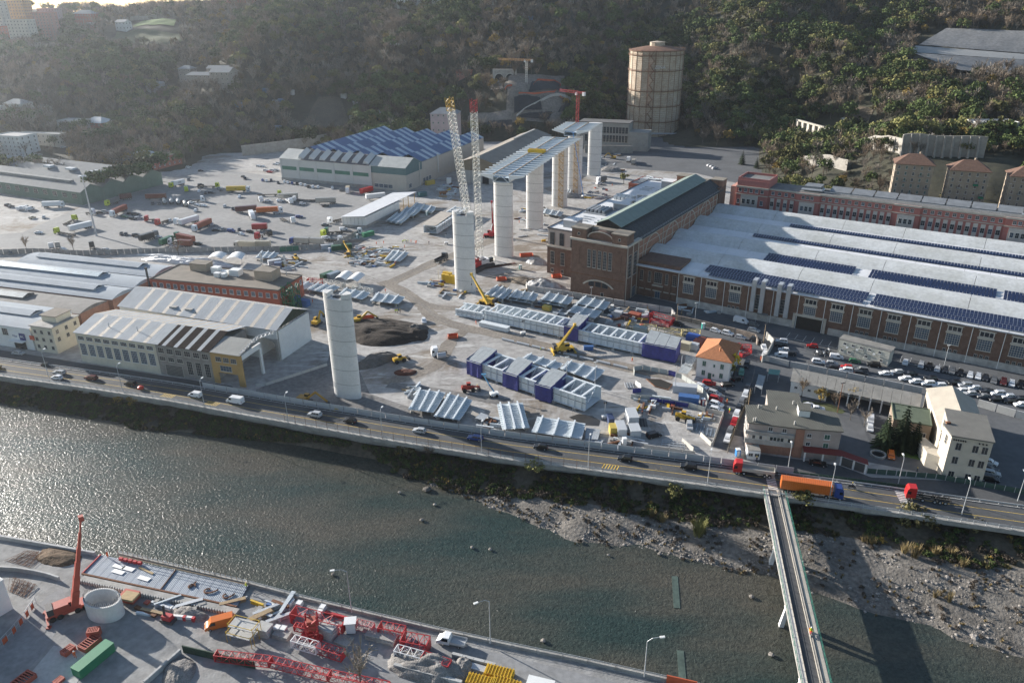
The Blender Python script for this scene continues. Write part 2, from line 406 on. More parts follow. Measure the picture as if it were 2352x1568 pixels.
bp=N.new('ShaderNodeBump');bp.inputs['Strength'].default_value=.95;bp.inputs['Distance'].default_value=.22;L.new(n3.outputs['Fac'],bp.inputs['Height']);L.new(bp.outputs[0],bs.inputs['Normal'])
b=MB();q=[(x,float(wl_y(x))+9)for x in np.linspace(-420,420,40)];p2=[(x,float(nb_y(x))-.2)for x,_ in q];n=len(q)
b.add([(x,y,-6)for x,y in p2]+[(x,y,-6)for x,y in q],[(i,i+1,n+i+1,n+i)for i in range(n-1)])
stc(b.build('river',wm))
nrm_=M('near_ground',(.20,.198,.195),.95,col2=(.33,.325,.315),scale=.06,fine=.2,bump=.25,bscale=2)
b=MB();q=[(x,float(nb_y(x)))for x in np.linspace(-420,420,61)];n=len(q)
b.add([(x,y-.3,0)for x,y in q]+[(x*1.2,y-190,0)for x,y in q],[(n+i,n+i+1,i+1,i)for i in range(n-1)])
stc(b.build('near_ground',nrm_))
b=MB()
for i in range(n-1):
 (x0,ya),(x1,yb)=q[i],q[i+1]
 b.hexa([(x0,ya-.45,-9),(x1,yb-.45,-9),(x1,yb+.05,-9),(x0,ya+.05,-9),(x0,ya-.45,.02),(x1,yb-.45,.02),(x1,yb+.05,.02),(x0,ya+.05,.02)])
tq(b.build('quay_wall',cn2),'long concrete quay wall holding the near bank above the river','wall')
RX=np.linspace(-330,330,67)
rp=[(x,float(road_y(x,False)))for x in RX];n=len(rp)
b=MB();b.add([(x,y+.5,.45)for x,y in rp]+[(x,y+11.2,.45)for x,y in rp],[(i,i+1,n+i+1,n+i)for i in range(n-1)])
stc(b.build('road',asq))
def strip(name,off,w,m,x0=-330,x1=330,z=.456,kind='structure',step=8):
 xs=np.arange(x0,x1+.01,(x1-x0)/max(1,round((x1-x0)/step)));b=MB()
 b.add([(x,float(road_y(x,False))+off,z)for x in xs]+[(x,float(road_y(x,False))+off+w,z)for x in xs],[(i,i+1,len(xs)+i+1,len(xs)+i)for i in range(len(xs)-1)])
 o=b.build(name,m);o['kind']=kind;return o
strip('lane_marking',1.5,.16,white_line);strip('lane_marking',3.9,.17,yellow_line);strip('lane_marking',7.4,.16,yellow_line);strip('lane_marking',10.3,.16,white_line)
b=MB();b2=MB();b3=MB()
for i in range(n-1):
 (x0,ya),(x1,yb)=rp[i],rp[i+1]
 b.hexa([(x0,ya-.5,-.55),(x1,yb-.5,-.55),(x1,yb+.5,-.2),(x0,ya+.5,-.2),(x0,ya-.5,.62),(x1,yb-.5,.62),(x1,yb+.5,.62),(x0,ya+.5,.62)])
 b2.hexa([(x0,ya+.5,-1.0),(x1,yb+.5,-1.0),(x1,yb+11.2,-1.0),(x0,ya+11.2,-1.0),(x0,ya+.5,.4),(x1,yb+.5,.4),(x1,yb+11.2,.4),(x0,ya+11.2,.4)])
 b3.hexa([(x0,ya+11.2,-3),(x1,yb+11.2,-3),(x1,yb+11.7,-3),(x0,ya+11.7,-3),(x0,ya+11.2,.62),(x1,yb+11.2,.62),(x1,yb+11.7,.62),(x0,ya+11.7,.62)])
stc(b.build('road_edge',cn2));stc(b2.build('road_deck',cn2));stc(b3.build('kerb',cn2))
b=MB()
for i in range(n-1):
 (x0,ya),(x1,yb)=rp[i],rp[i+1]
 b.hexa([(x0,ya+2.2,-7),(x1,yb+2.2,-7),(x1,yb+3,-7),(x0,ya+3,-7),(x0,ya+2.2,-1),(x1,yb+2.2,-1),(x1,yb+3,-1),(x0,ya+3,-1)])
tq(b.build('retaining_wall',cn2),'concrete wall carrying the riverside road above the bank','wall')
# ================================================================ right bank: the brick hall and what stands round it
def CRP(x0,y0,k):
 def fn(x,y,z=0.):return G((x0+x/k)*.57422,(y0+y/k)*.57422,z)
 return fn
brick=M('brick',(.125,.072,.052),.9,col2=(.2,.125,.092),scale=.6,fine=.25,bump=.15,bscale=9)
bkl=M('brick_pale',(.30,.16,.11),.9,var=.18,scale=.5,fine=.15)
stn=M('cream_stone',(.46,.42,.36),.85,var=.12)
slate=M('slate_roof',(.06,.062,.066),.8,var=.35,scale=1.2,fine=.3)
tanroof=M('tan_roof',(.24,.21,.17),.9,var=.2)
greenroof=M('green_sheet_roof',(.20,.25,.22),.6,var=.1,wave=1.2)
wrf=M('white_roof',(.68,.69,.70),.8,spec=.25,var=.08,scale=.15,fine=.05)
white_rib=M('white_ribbed_roof',(.46,.47,.45),.75,spec=.25,col2=(.62,.635,.64),scale=.1,fine=.12,wave=1.1,waxis='X')
solar_m=M('solar_cells',(.012,.02,.06),.18,var=.15,scale=.3)
darkwin=M('dark_window',(.02,.022,.025),.25,var=.4,scale=.6)
HA=R(-33);HE=Vc((math.cos(HA),math.sin(HA),0));HN=Vc((-HE.y,HE.x,0));HO=Vc((46.2,293.2,0))
def hl(a,d,z=0.):p=HO+HE*a+HN*d;p.z=z;return p
HR=math.atan2(HE.y,HE.x)
def hbox(b,a0,a1,d0,d1,z0,z1):
 return b.hexa([hl(a0,d0,z0),hl(a1,d0,z0),hl(a1,d1,z0),hl(a0,d1,z0),hl(a0,d0,z1),hl(a1,d0,z1),hl(a1,d1,z1),hl(a0,d1,z1)])
th=tg('brick_hall','tall old brick hall with long green ridge lantern and dark curved roof','hall',hl(-12,60))
b=MB();hbox(b,-25,0,0,12.9,0,24.2);b.build('front_block',brick,th)
b=MB();hbox(b,-24.6,-.8,12.9,112,0,23);b.build('wall',bkl,th)
b=MB();hbox(b,-25,-.2,112,122,0,25);b.build('end_block',brick,th)
prof=[(-25.3,23.2),(-23.2,25.2),(-20.5,26.9),(-18.2,28)]
for nm,m,pr in(('roof',tanroof,prof),('roof',slate,[(-25.4-x,z)for x,z in prof][::-1])):
 b=MB()
 for(a0,z0),(a1,z1)in zip(pr[:-1],pr[1:]):b.slab([hl(a0,4.5,z0),hl(a1,4.5,z1),hl(a1,118,z1),hl(a0,118,z0)],.3)
 b.build(nm,m,th)
b=MB();hbox(b,-18.2,-7.2,4.6,117.9,25,27.95);b.build('roof_core',tanroof,th)
l=MB();hbox(l,-18.1,-7.3,9,109,27.5,29);l.add([hl(-18.1,9,29),hl(-7.3,9,29),hl(-12.7,9,31.2)],[(0,1,2)]);ln=l.build('lantern',darkwin,th)
for k in range(10):
 d0,d1=8.4+k*10.1,8.4+(k+1)*10.1-.12
 for a0,sgn in((-18.8,1),(-6.6,-1)):
  MB().slab([hl(a0,d0,29),hl(-12.7,d0,31.6),hl(-12.7,d1,31.6),hl(a0,d1,29)][::sgn],.2).build('roof_panel',greenroof,ln)
for k in range(28):
 d0=6+k*4;b=MB()
 for(a0,z0),(a1,z1)in zip([(-7.3,28.06),(-4.9,26.98),(-2.2,25.28)],[(-4.9,26.98),(-2.2,25.28),(-.1,23.3)]):
  b.slab([hl(a0,d0,z0+.06),hl(a0,d0+3.86,z0+.06),hl(a1,d0+3.86,z1+.06),hl(a1,d0,z1+.06)],.05)
 b.build('slate_strip',slate,th)
b=MB();hbox(b,-25.7,.7,-.7,13.4,23.4,24.3);b.build('cornice',stn,th)
for a0 in(-25,-6.6):
 b=MB();hbox(b,a0,a0+6.6,.1,6.6,24.3,28.2);t=b.build('corner_turret',brick,th)
 b=MB();hbox(b,a0-.35,a0+6.95,-.25,6.95,28.2,28.6);b.build('cap',tanroof,t)
 t2=ist('opening',wmh(1.1,1.2,1,1,'frame_stone','glass',False),t,hl(a0+3.3,.1,25.6),HR)
b=MB();pts=[(-18.4,24.3)]+[(-12.5-5.9*math.cos(math.pi*i/12),24.9+2.9*math.sin(math.pi*i/12))for i in range(13)]+[(-6.6,24.3)]
fr=[hl(a,1.6,z)for a,z in pts];bk=[hl(a,5,z)for a,z in pts];n=len(pts)
b.add(fr+bk,[list(range(n)),list(range(n,2*n))[::-1]]+[(i,n+i,n+(i+1)%n,(i+1)%n)for i in range(n)]);b.build('gable_arch',brick,th)
b=MB()
for i in range(12):
 f0,f1=math.pi*i/12,math.pi*(i+1)/12
 q=[hl(-12.5-r*math.cos(f),1.5,24.9+r*.5*math.sin(f))for r,f in((5.4,f0),(5.4,f1),(6.1,f1),(6.1,f0))]
 b.hexa([*q,*[p+HN*-.2 for p in q]])
b.build('arch_band',stn,th)
for a in(-16.6,-14.2,-11.8,-9.4,-7.0):
 ist('tall_window',wmh(1.55,7.6,2,6,'frame_stone','glass',True),th,hl(a,0,12.7),HR)
for a in(-21.5,-2.6):
 b=MB();hbox(b,a-.5,a+.5,-.18,0,13,20.6);hbox(b,a-.9,a+.9,-.35,0,20.7,21.2);b.build('pilaster',brick,th)
b=MB();hbox(b,-20,-4.3,-.22,0,11.6,12.1);b.build('string_course',brick,th)
b=MB()
for i in range(16):
 f0,f1=math.pi*(.16+.68*i/16),math.pi*(.16+.68*(i+1)/16)
 q=[hl(-12-r*math.cos(f),-.02,2.6+r*.62*math.sin(f))for r,f in((7.4,f0),(7.4,f1),(8.2,f1),(8.2,f0))]
 b.hexa([*[p for p in q],*[p+HN*-.25 for p in q]])
b.build('segment_arch',stn,th)
for a in(-15.2,-12,-8.8):ist('window',wmh(2.6,2.1,3,2,'frame_dark','glass',False),th,hl(a,0,4.6),HR)
ist('door',wmh(1.4,2.4,1,1,'frame_stone','glass',False),th,hl(-10,0,.05),HR)
b=MB();hbox(b,-25.05,.12,-.12,0,8.9,9.2);b.build('pipe',rust,th)
for d in(1.2,6.6,11.8):
 b=MB();hbox(b,0,.15,d-.25,d+.25,0,23.2);b.build('stone_strip',stn,th)
for d in(3.8,9.1):ist('tall_window',wmh(3,9.5,3,6,'frame_stone','glass',True),th,hl(.02,d,10),HR+math.pi/2)
ist('door',wmh(3,4.5,2,1,'frame_stone','glass_blue',False),th,hl(.02,9.1,.05),HR+math.pi/2)
for k in range(4):
 dc=29+k*21.7;b=MB();r0=8.4
 for i in range(18):
  f0,f1=math.pi*i/18,math.pi*(i+1)/18
  q=[hl(-.82,dc-r*math.cos(f),13.9+r*math.sin(f)*1.02)for r,f in((r0-.45,f0),(r0-.45,f1),(r0,f1),(r0,f0))]
  b.hexa([*q,*[p+HE*.2 for p in q]])
 b.build('blind_arch',stn,th)
for d in(14.2,18.6,39.8,51,62,72.5,83.6,94.5,105,110.5):
 b=MB();hbox(b,-.8,-.62,d-.2,d+.2,12,23);b.build('stone_strip',stn,th)
for z in(16.5,19.6,22.2):
 b=MB();hbox(b,-.8,-.7,13,112,z,z+.22);b.build('stone_band',stn,th)
b=MB()
for d in np.arange(13,117,2.6):b.tube(hl(-.3,d,23.1),hl(-.3,d,24.2),.035,4)
b.tube(hl(-.3,13,24.2),hl(-.3,116,24.2),.04,4);b.tube(hl(-.3,13,23.7),hl(-.3,116,23.7),.03,4);b.build('roof_railing',sgy,th)
for a0 in(-25,-6.4):
 b=MB();hbox(b,a0,a0+6.2,115.6,122.1,25,28);t=b.build('corner_turret',bkl,th);b=MB();hbox(b,a0-.3,a0+6.5,115.3,122.4,28,28.4);b.build('cap',tanroof,t)
th=tg('office_wing','long brick wing with bright white flat roof and pale upper storey','building',hl(-36,60))
b=MB();hbox(b,-46,-25.2,16,128,0,13);b.build('brick_wall',brick,th)
panel_beige=M('beige_panel',(.47,.40,.36),.7,var=.08)
b=MB();hbox(b,-45.7,-25.2,16.3,127.7,13.2,21);b.build('upper_wall',panel_beige,th)
b=MB();hbox(b,-46.3,-25.2,15.7,128.3,12.6,13.3);b.build('cornice',stn,th)
P=[hl(-46,16),hl(-25.3,16),hl(-25.3,128),hl(-46,128)]
frf(th,P,21,wrf,.45,M('dark_parapet',(.09,.09,.1),.6,var=.1))
fcd(th,hl(-46,16),hl(-25,16),[2.6,7.4,13,18.4],[13.9],2.2,5.6,nx=3,ny=2,fm='frame_dark',sill=False)
fcd(th,hl(-46,16),hl(-25,16),[2.8,8,13.5,18.8],[4.8],2.2,6,nx=3,ny=4,fm='frame_stone')
fcd(th,hl(-46,16),hl(-25,16),[2.8,8,18.8],[1.0],1.4,1.8,fm='frame_stone')
ist('door',wmh(2,3.8,2,2,'frame_stone','glass',False),th,hl(-32.3,16,.05),HR)
for(a,d,la,ld,h)in((-37.5,24,6.5,6,3.2),(-31,62,8,4,3),(-31,68,4,7,3),(-30,118,6,7,3.4),(-27.7,76,3,12,2.4),(-29,84,7,4,3)):
 b=MB();hbox(b,a-la/2,a+la/2,d-ld/2,d+ld/2,21,21+h);q=b.build('plant_room',M('grey_cladding',(.36,.38,.4),.6,var=.1),th)
 b=MB();hbox(b,a-la/2-.3,a+la/2+.3,d-ld/2-.3,d+ld/2+.3,21+h,21.3+h);b.build('cap',wrf,q)
for k in range(3):
 for d0 in(34,104):
  for j in range(2):
   b=MB();hbox(b,-41+j*9,-35.5+j*9,d0+k*3.4,d0+k*3.4+.8,21.06,21.5);b.build('skylight',sgy,th)
b=MB();hbox(b,-44.5,-33,47,60,21.1,21.4)
for i in range(5):hbox(b,-44+i*2.1,-42.6+i*2.1,49,58,21.4,22.8)
b.build('rooftop_duct',M('duct',(.33,.35,.37),.5,metal=.4,var=.15),th)
for i in range(5):
 b=MB();hbox(b,-43.5+i*2,-42+i*2,78,84,21.1,23);b.lathe(hl(-42.75+i*2,81,23),[(.6,0),(.75,.5),(.72,.52),(0,.3)],10);b.build('air_handler',wht,th)
th=tg('brick_pavilion','two storey dark brick pavilion with stone cornice between hall and sheds','building',hl(9,18))
b=MB();hbox(b,0.2,18.5,12.2,26,0,15.2);b.build('wall',brick,th)
b=MB();hbox(b,.1,18.9,11.8,12.19,12.6,13.2);b.build('cornice',stn,th)
b=MB();hbox(b,.1,18.9,11.95,12.19,3,3.4);b.build('string_course',stn,th)
for a,w in((2,1.6),(5.6,1.2),(9.4,3.4),(13.2,1.2),(16.6,1.8)):ist('window',wmh(w,4.6,2 if w<3 else 4,5,'frame_stone','glass',True),th,hl(a,12.2,6.6),HR)
for a in(.9,3.8,7,11.8,14.9,18):b=MB();hbox(b,a-.35,a+.35,11.85,12.2,0,12.6);b.build('pilaster',brick,th)
ist('door',wmh(2.3,3,2,1,'frame_stone','glass_blue',False),th,hl(9.6,12.2,.05),HR)
b=MB();hbox(b,7.2,12,11.2,12.2,5.4,5.9);b.build('balcony',stn,th)
th=tg('long_sheds','long brick sheds with white vaulted roofs carrying rows of solar panels','factory',hl(95,60))
b=MB();hbox(b,18.6,178,10.5,118.5,0,13.3);b.build('wall',brick,th)
bp_=[(0,13.5),(13.2,14.3),(14.4,15.2),(17,16.5),(20,17.1),(23,16.8),(25.6,15.2),(26.9,13.6)]
for k in range(4):
 d0=10.3+27*k
 for j,((x0,z0),(x1,z1))in enumerate(zip(bp_[:-1],bp_[1:])):
  if j==0:segs=[(-.4+k_*8.92,-.4+(k_+1)*8.92-.1)for k_ in range(20)]
  else:segs=[(-.4,30),(30.15,62),(62.15,88),(88.15,120),(120.15,150),(150.15,178)]
  for s0,s1 in segs:
   b=MB();b.slab([hl(s0,d0+x0,z0),hl(s1,d0+x0,z0),hl(s1,d0+x1,z1),hl(s0,d0+x1,z1)],.25)
   o=b.build('roof_panel',white_rib if j else wrf,th)
 b=MB();hbox(b,-.4,178,d0+26.6,d0+27.0,13.2,14.4);b.build('gutter',dks,th)
b=MB();hbox(b,-.3,18.6,26,118,0,13.2);b.build('wall',brick,th)
eps=MB();hbox(eps,18.6,178,9.95,10.5,13.25,13.6);eps.build('eaves_gutter',sgy,th)
b=MB()
for a in np.arange(19,178,2.):b.tube(hl(a,10.1,13.5),hl(a,10.1,14.5),.03,4)
for z in(14,14.5):b.tube(hl(19,10.1,z),hl(177,10.1,z),.03,4)
b.build('roof_railing',sgy,th)
wc=[18.6+4.6+9.47*k for k in range(16)]
for k,a in enumerate(wc):
 if k in(3,4):continue
 zb=5.4
 ist('window',wmh(4.4,2.2,3,1,'frame_stone','glass',False,fw=.3),th,hl(a,10.5,10.2),HR)
 lo=5.4 if k!=5 else 6
 ist('window',wmh(4.4,9.5-lo,6,5,'frame_stone','glass_blue',True,fw=.16),th,hl(a,10.5,lo),HR)
 b=MB();hbox(b,a-2.5,a+2.5,10.25,10.5,9.5,10.18);hbox(b,a-2.6,a+2.6,10.3,10.5,12.4,12.7);b.build('lintel',stn,th)
 if k in(2,3,7,8,9,10,11,12,13):
  for j in range(3):ist('window',wmh(1.1,1.8,2,2,'frame_stone','glass',False),th,hl(a-1.7+1.7*j,10.5,2.0),HR)
for k in range(17):
 a=18.9+9.47*k;MB().tube(hl(a,10.3,0),hl(a,10.3,13.3),.11,6).build('downpipe',wht,th)
b=MB();hbox(b,18.6,65,10.25,10.5,0,2.9);hbox(b,78,178,10.25,10.5,0,2.6);b.build('plinth',M('plinth_render',(.42,.40,.37),.9,var=.3,scale=.4),th)
for a in(49.4,52.8,58.9,62.3):
 b=MB()
 for i in range(24):hbox(b,a-.8,a+.8,9.4,10.45,3.5+i*.5,3.93+i*.5)
 hbox(b,a-.8,a+.8,9.4,13,15.5,16.3);b.build('air_duct',sgy,th)
for a in(51.1,60.6):ist('window',wmh(1.7,5.8,3,5,'frame_stone','glass',True),th,hl(a,10.5,4.5),HR)
b=MB();hbox(b,65,66,10.1,10.5,0,5.6);hbox(b,76,77,10.1,10.5,0,5.6);hbox(b,65,77,10.1,10.5,5.05,5.9);dr=b.build('door_surround',stn,th)
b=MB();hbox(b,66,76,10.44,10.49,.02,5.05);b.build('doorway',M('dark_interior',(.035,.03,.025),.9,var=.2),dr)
sp_me=None;spots=[]
pb=MB();pb.mat(1).box((0,0,0),(1.14,3.2,.05)).mat(0).box((0,-.79,.014),(1.06,1.52,.05)).box((0,.79,.014),(1.06,1.52,.05))
sp_me=pb.mesh('solar_panel',[solar_m,sgy])
for k,rows,a0 in((0,((3.0,),(6.9,),(10.15,)),28),(1,((4.4,),(8.1,),(11.3,)),44),(2,((10.2,),),30),(3,((8.6,),),40)):
 for(x,)in rows:
  for i in range(int((176-a0)/1.17)):
   a=a0+i*1.17+(3 if x<4 else 0)
   if k==0 and(88<a<90.5 or 150<a<152.5):continue
   if k==1 and(78<a<84 or 128<a<130.5):continue
   spots.append((10.3+27*k+x,a,13.5+x*.0606+.55))
spots.sort(key=lambda s:(s[0]>30,s[1]))
rest=MB()
for i,(d,a,z)in enumerate(spots):
 p=hl(a,d,z)
 if i<300:
  o=ist('solar_panel',sp_me,th,p,HR);o.rotation_euler=(R(9),0,HR)
 else:
  rest.k=0;q=[hl(a+sx*.53,d+sy*1.58,z+.01+sy*.25)for sx,sy in((-1,-1),(1,-1),(1,1),(-1,1))];rest.slab(q,.05)
o=rest.build('solar_panel_rows',solar_m,th);o['kind']='stuff'
pink=M('pink_render',(.40,.155,.135),.85,var=.1,scale=.2,fine=.06);pale=M('pale_render',(.56,.52,.48),.85,var=.08)
th=tg('pink_factory_block','long pink four storey factory block with pale window bays and cornice','factory',hl(90,138))
def pinkwin(a,d,z,w,h):ist('window',wmh(w,h,2,2,'frame_white',random.choice(['glass','glass','glass_blue','glass']),True,fw=.1),th,hl(a,d,z),HR)
b=MB();hbox(b,3.5,178,132,146,0,23.2);b.build('wall',pink,th)
b=MB();hbox(b,3,19.5,130.6,146.5,0,26.5);b.build('corner_block',pink,th)
b=MB();hbox(b,-.5,3,131.5,145,0,22.5);b.build('side_wing',M('pink_pale',(.5,.3,.24),.85,var=.08),th)
for a0,a1 in((33.5,45),(79.5,91),(125.5,137)):
 b=MB();hbox(b,a0,a1,130.9,133,0,23.4);b.build('stair_tower',pink,th)
 b=MB();hbox(b,a0+2,a1-2,130.7,130.9,0,18.6);t=b.build('pale_panel',pale,th)
 for z in(4.5,9.2,14.2):
  for i in range(3):pinkwin(a0+3.6+2.15*i,130.7,z,1.5,2.5)
 for i in range(3):pinkwin(a0+3.6+2.15*i,130.9,20.2,1.5,1.7)
b=MB();hbox(b,5.5,14.5,130.4,130.6,0,19);b.build('pale_panel',pale,th)
for z in(4.5,9.2,14.2):
 for i in range(3):pinkwin(7.2+2.6*i,130.4,z,1.7,2.6)
 pinkwin(4.4,130.6,z,1.3,2.2);pinkwin(16.6,130.6,z,1.6,2.4)
for i in range(5):pinkwin(4.8+2.9*i,130.6,20.4,1.6,1.8)
for a0,a1 in((20,33.3),(45.3,79.2),(91.3,125.2),(137.3,178)):
 n=int((a1-a0)/2.95)
 for i in range(n):
  a=a0+(i+.5)*(a1-a0)/n
  b=MB();hbox(b,a-.95,a+.95,131.88,131.998,2,18.4);b.build('spandrel',pale,th)
  for z in(4.6,9.3,14.2):pinkwin(a,131.9,z,1.75,2.5)
  pinkwin(a,132,20.2,1.6,1.7)
b=MB()
for z0,z1,dp in((18.9,19.3,.35),(22.6,23.4,.7)):
 hbox(b,19.6,178,132-dp,132,z0,z1)
 hbox(b,2.7,19.6,130.6-dp,130.6,z0,z1)
 for a0,a1 in((33.5,45),(79.5,91),(125.5,137)):hbox(b,a0-.2,a1+.2,130.9-dp,130.9,z0+.01,z1+.01)
b.build('cornice',stn,th)
P=[hl(3.2,131),hl(19.3,131),hl(19.3,146.2),hl(3.2,146.2)];frf(th,P,26.5,M('grey_felt',(.17,.17,.165),.95,var=.25,scale=.3),1.2,pink)
b=MB();hbox(b,19.7,178.2,131.6,146.3,23.2,23.5);b.build('roof',_M['grey_felt'],th)
for k in range(12):
 a0=48+k*10.5;MB().slab([hl(a0,137,24.2),hl(a0+9.9,137,24.2),hl(a0+9.9,145,25.4),hl(a0,145,25.4)],.4).build('roof_panel',M('zinc',(.2,.21,.22),.5,var=.2),th)
for a0 in(36,132):
 b=MB();hbox(b,a0,a0+8,135,143,23.5,26.2);b.build('plant_room',M('zinc'),th)
 b=MB();b.tube(hl(a0-1,134.5,24.4),hl(a0+9,134.5,24.6),.6,8);b.tube(hl(a0+9,134.5,24.6),hl(a0+9,139,24.6),.6,8);b.build('rooftop_duct',sgy,th)
b=MB();b.tube(hl(46,134,24.3),hl(178,134,24.3),.14,6)
for a in np.arange(47,178,4):b.tube(hl(a,134,23.4),hl(a,134,24.3),.05,4)
b.build('rooftop_pipe',sgy,th)
ochre=M('ochre_render',(.36,.29,.22),.9,var=.15,scale=.4,fine=.08);tile_b=M('brown_tiles',(.15,.085,.06),.9,var=.2,scale=1,wave=2.4);tile_o=M('orange_tiles',(.42,.17,.075),.9,var=.2,scale=1.2,wave=2.4)
M('shutter_brown',(.1,.04,.03),.7,var=.1)
for i,(ox,oy,zt,sh,lab)in enumerate(((198.6,395,35.6,'shutter_green','ochre block of flats with green shutters below the buttressed wall'),(221.8,385,34.2,'shutter_brown','ochre block of flats with brown shutters and green awnings'),(246.7,375,33,'shutter_brown','ochre block of flats half out beyond the other two'))):
 A=Vc((ox,oy,0));B=A+Vc((math.cos(R(-22)),math.sin(R(-22)),0))*17.6
 P=rect(A,B,12.5);th=tg('block_of_flats',lab,'flats',(ox+9,oy+2,0),group=None)
 gbl(th,P,zt,zt+4,ochre,tile_b,0,.8,hip=6,z0=0)
 for A_,B_,cols in((P[0],P[1],5),(P[1],P[2],3),(P[3],P[0],3)):
  L_=(B_-A_).length
  for j in range(6):
   z=zt-2.9-j*3.05
   for c in range(cols):
    x=L_*(c+.5)/cols;p=at(lq(A_,B_,x/L_),z)
    o=ist('window',wmh(1.05,1.75,2,1,'frame_stone',random.choice([sh,sh,'glass']),True,fw=.14),th,p,ang(A_,B_))
    if cols==5 and(c+j*2)%5==0 and j:
     d=(B_-A_).normalized();nn=Vc((d.y,-d.x,0));bb=MB()
     bb.prism([p-d*1.1,p+d*1.1,p+d*1.1+nn*1.0,p-d*1.1+nn*1.0],z-.35,z-.2);q=bb.build('balcony',cn2,th)
     bb=MB()
     for e0,e1 in((p-d*1.1+nn,p+d*1.1+nn),(p-d*1.1,p-d*1.1+nn),(p+d*1.1,p+d*1.1+nn)):
      bb.tube(at(e0,z+.75),at(e1,z+.75),.03,4)
      for t in range(6):bb.tube(at(lq(e0,e1,t/5),z-.2),at(lq(e0,e1,t/5),z+.75),.02,4)
     bb.build('railing',dks,q)
    if i==1 and(c,j)in((3,2),(4,4)):
     d=(B_-A_).normalized();nn=Vc((d.y,-d.x,0));bb=MB();bb.slab([p-d*1.2+nn*1.3+Vc((0,0,1.6)),p+d*1.2+nn*1.3+Vc((0,0,1.6)),p+d*1.2+Vc((0,0,2.3)),p-d*1.2+Vc((0,0,2.3))],.05);bb.build('awning',M('green_canvas',(.02,.2,.1),.8,var=.1),th)
 bb=MB();c=(P[0]+P[2])/2;bb.box((c.x+3,c.y+1,zt+3.6),(.9,.7,2.2));bb.build('chimney',ochre,th)
 bb=MB();bb.lathe((P[0].x+.3,P[0].y-.4,zt-4.2),[(0,0),(.45,.1),(.5,.25)],8);bb.build('satellite_dish',wht,th)
whr=M('white_render',(.72,.72,.70),.85,var=.06,scale=.5)
A,B=Vc((61,226.4,0)),Vc((70.6,221.6,0));P=rect(A,B,15)
th=tg('villa','white two storey villa with orange hipped roof and dark shutters','house',(A+B)/2)
gbl(th,P,7.6,10.6,whr,tile_o,1,.6,hip=5.2)
fcd(th,A,B,[2.4,8.2],[4.3,1.0],1.25,1.9,gm='shutter_green',nx=2);fcd(th,A,B,[5.7],[4.5,1.1],.7,1.1,gm='shutter_green',nx=1)
fcd(th,P[1],P[2],3,[4.3,1.0],1.2,1.9,gm='shutter_green')
ist('door',wmh(1.1,2.2,1,1,'frame_dark','shutter_green',False),th,lq(A,B,.42),ang(A,B))
MB().box((68,225.5,10.3),(.5,.5,1.3)).build('chimney',tile_o,th)
cream=M('cream_render',(.52,.47,.39),.9,var=.1,scale=.4,fine=.06);felt=M('felt_roof',(.16,.155,.14),.95,var=.15,scale=.4,wave=.5)
th=tg('cream_tower_house','four storey cream tower house with grey flat roof beside the road','building',(117,170,0))
P=[Vc(p)for p in((112.0,166.9,0),(120.6,163.5,0),(125.8,176.2,0),(117.2,180.2,0),(114.3,172.3,0),(113,172.6,0))]
wls(th,P,0,12.8,cream)
c=Vc((117.5,171.5,0));Q=[p+(p-c).normalized()*.45 for p in P];MB().prism(Q,12.8,13.15).build('roof',felt,th)
for A_,B_,cs in((P[0],P[1],(2.0,5.8,7.9)),):
 fcd(th,A_,B_,list(cs),[9.0,4.9,.5],1.45,2.2,nx=2,fm='frame_stone',sill=True)
 for x in np.linspace(.6,3.2,6).tolist()+[6.3,7.1,7.9]:
  bb=MB();p=lq(A_,B_,x/9.2);bb.tube(at(p,11.9),at(p,11.9)+Vc((-.1,-.25,0)),.2,10);bb.build('round_vent',darkwin,th)
fcd(th,P[5],P[0],[3.2],[9.0],1.4,2.6,nx=3,ny=3,fm='frame_stone');fcd(th,P[3],P[4],[2.5,6],[9.0,5],1.3,2.2,nx=3,fm='frame_stone')
MB().box((113.8,172.5,13.4),(1.1,.7,.5)).build('roof_hatch',rust,th)
MB().prism([(110.3,172.5),(113,170),(114.3,173.6),(113.5,180),(111.5,180.4)],0,4.2).build('side_porch',cream,th)
th=tg('cream_gabled_wing','cream wing with pale gabled roof behind the cream tower house','building',(124,190,0))
gbl(th,[Vc(p)for p in((116.4,178.4,0),(126.5,174.4,0),(134.6,195.2,0),(124.4,202.2,0))],7.4,10,cream,M('pale_tiles',(.40,.36,.30),.9,var=.1,wave=1.2),1,.3)
th=tg('green_roofed_annex','low annex with flat green roof among the dark conifers','building',(114,190,0))
P=[Vc(p)for p in((107.9,187.4,0),(116.7,183.4,0),(120.6,192.6,0),(111.5,196.7,0))];wls(th,P,0,5.8,M('brown_render',(.25,.19,.14),.9,var=.15));frf(th,P,5.8,M('green_felt',(.10,.125,.085),.95,var=.15),.25)
fcd(th,P[0],P[1],3,[1.4],1.4,1.8);fcd(th,P[3],P[0],3,[1.4],1.3,1.8)
th=tg('open_shed','long open fronted shed with grey corrugated roof on white posts','shed',(104,207,0))
A,B,C,D=[Vc(p)for p in((87.8,214.2,0),(119.8,195.8,0),(123.6,202.6,0),(91,221.2,0))]
grb=M('grey_corrugated',(.25,.24,.22),.9,var=.2,scale=.3,wave=1.6)
for k in range(14):
 b=MB();t0,t1=k/14,(k+1)/14-.002;b.slab([at(lq(A,B,t0),4.3),at(lq(A,B,t1),4.3),at(lq(D,C,t1),5.4),at(lq(D,C,t0),5.4)],.14);b.build('roof_panel',grb,th)
MB().prism([lq(D,A,.15),lq(C,B,.15),C,D],0,4.9).build('back_wall',whr,th)
MB().prism([lq(A,B,.01),lq(A,B,.3),lq(D,C,.3),lq(D,C,.01)],0,4.2).build('closed_end',whr,th)
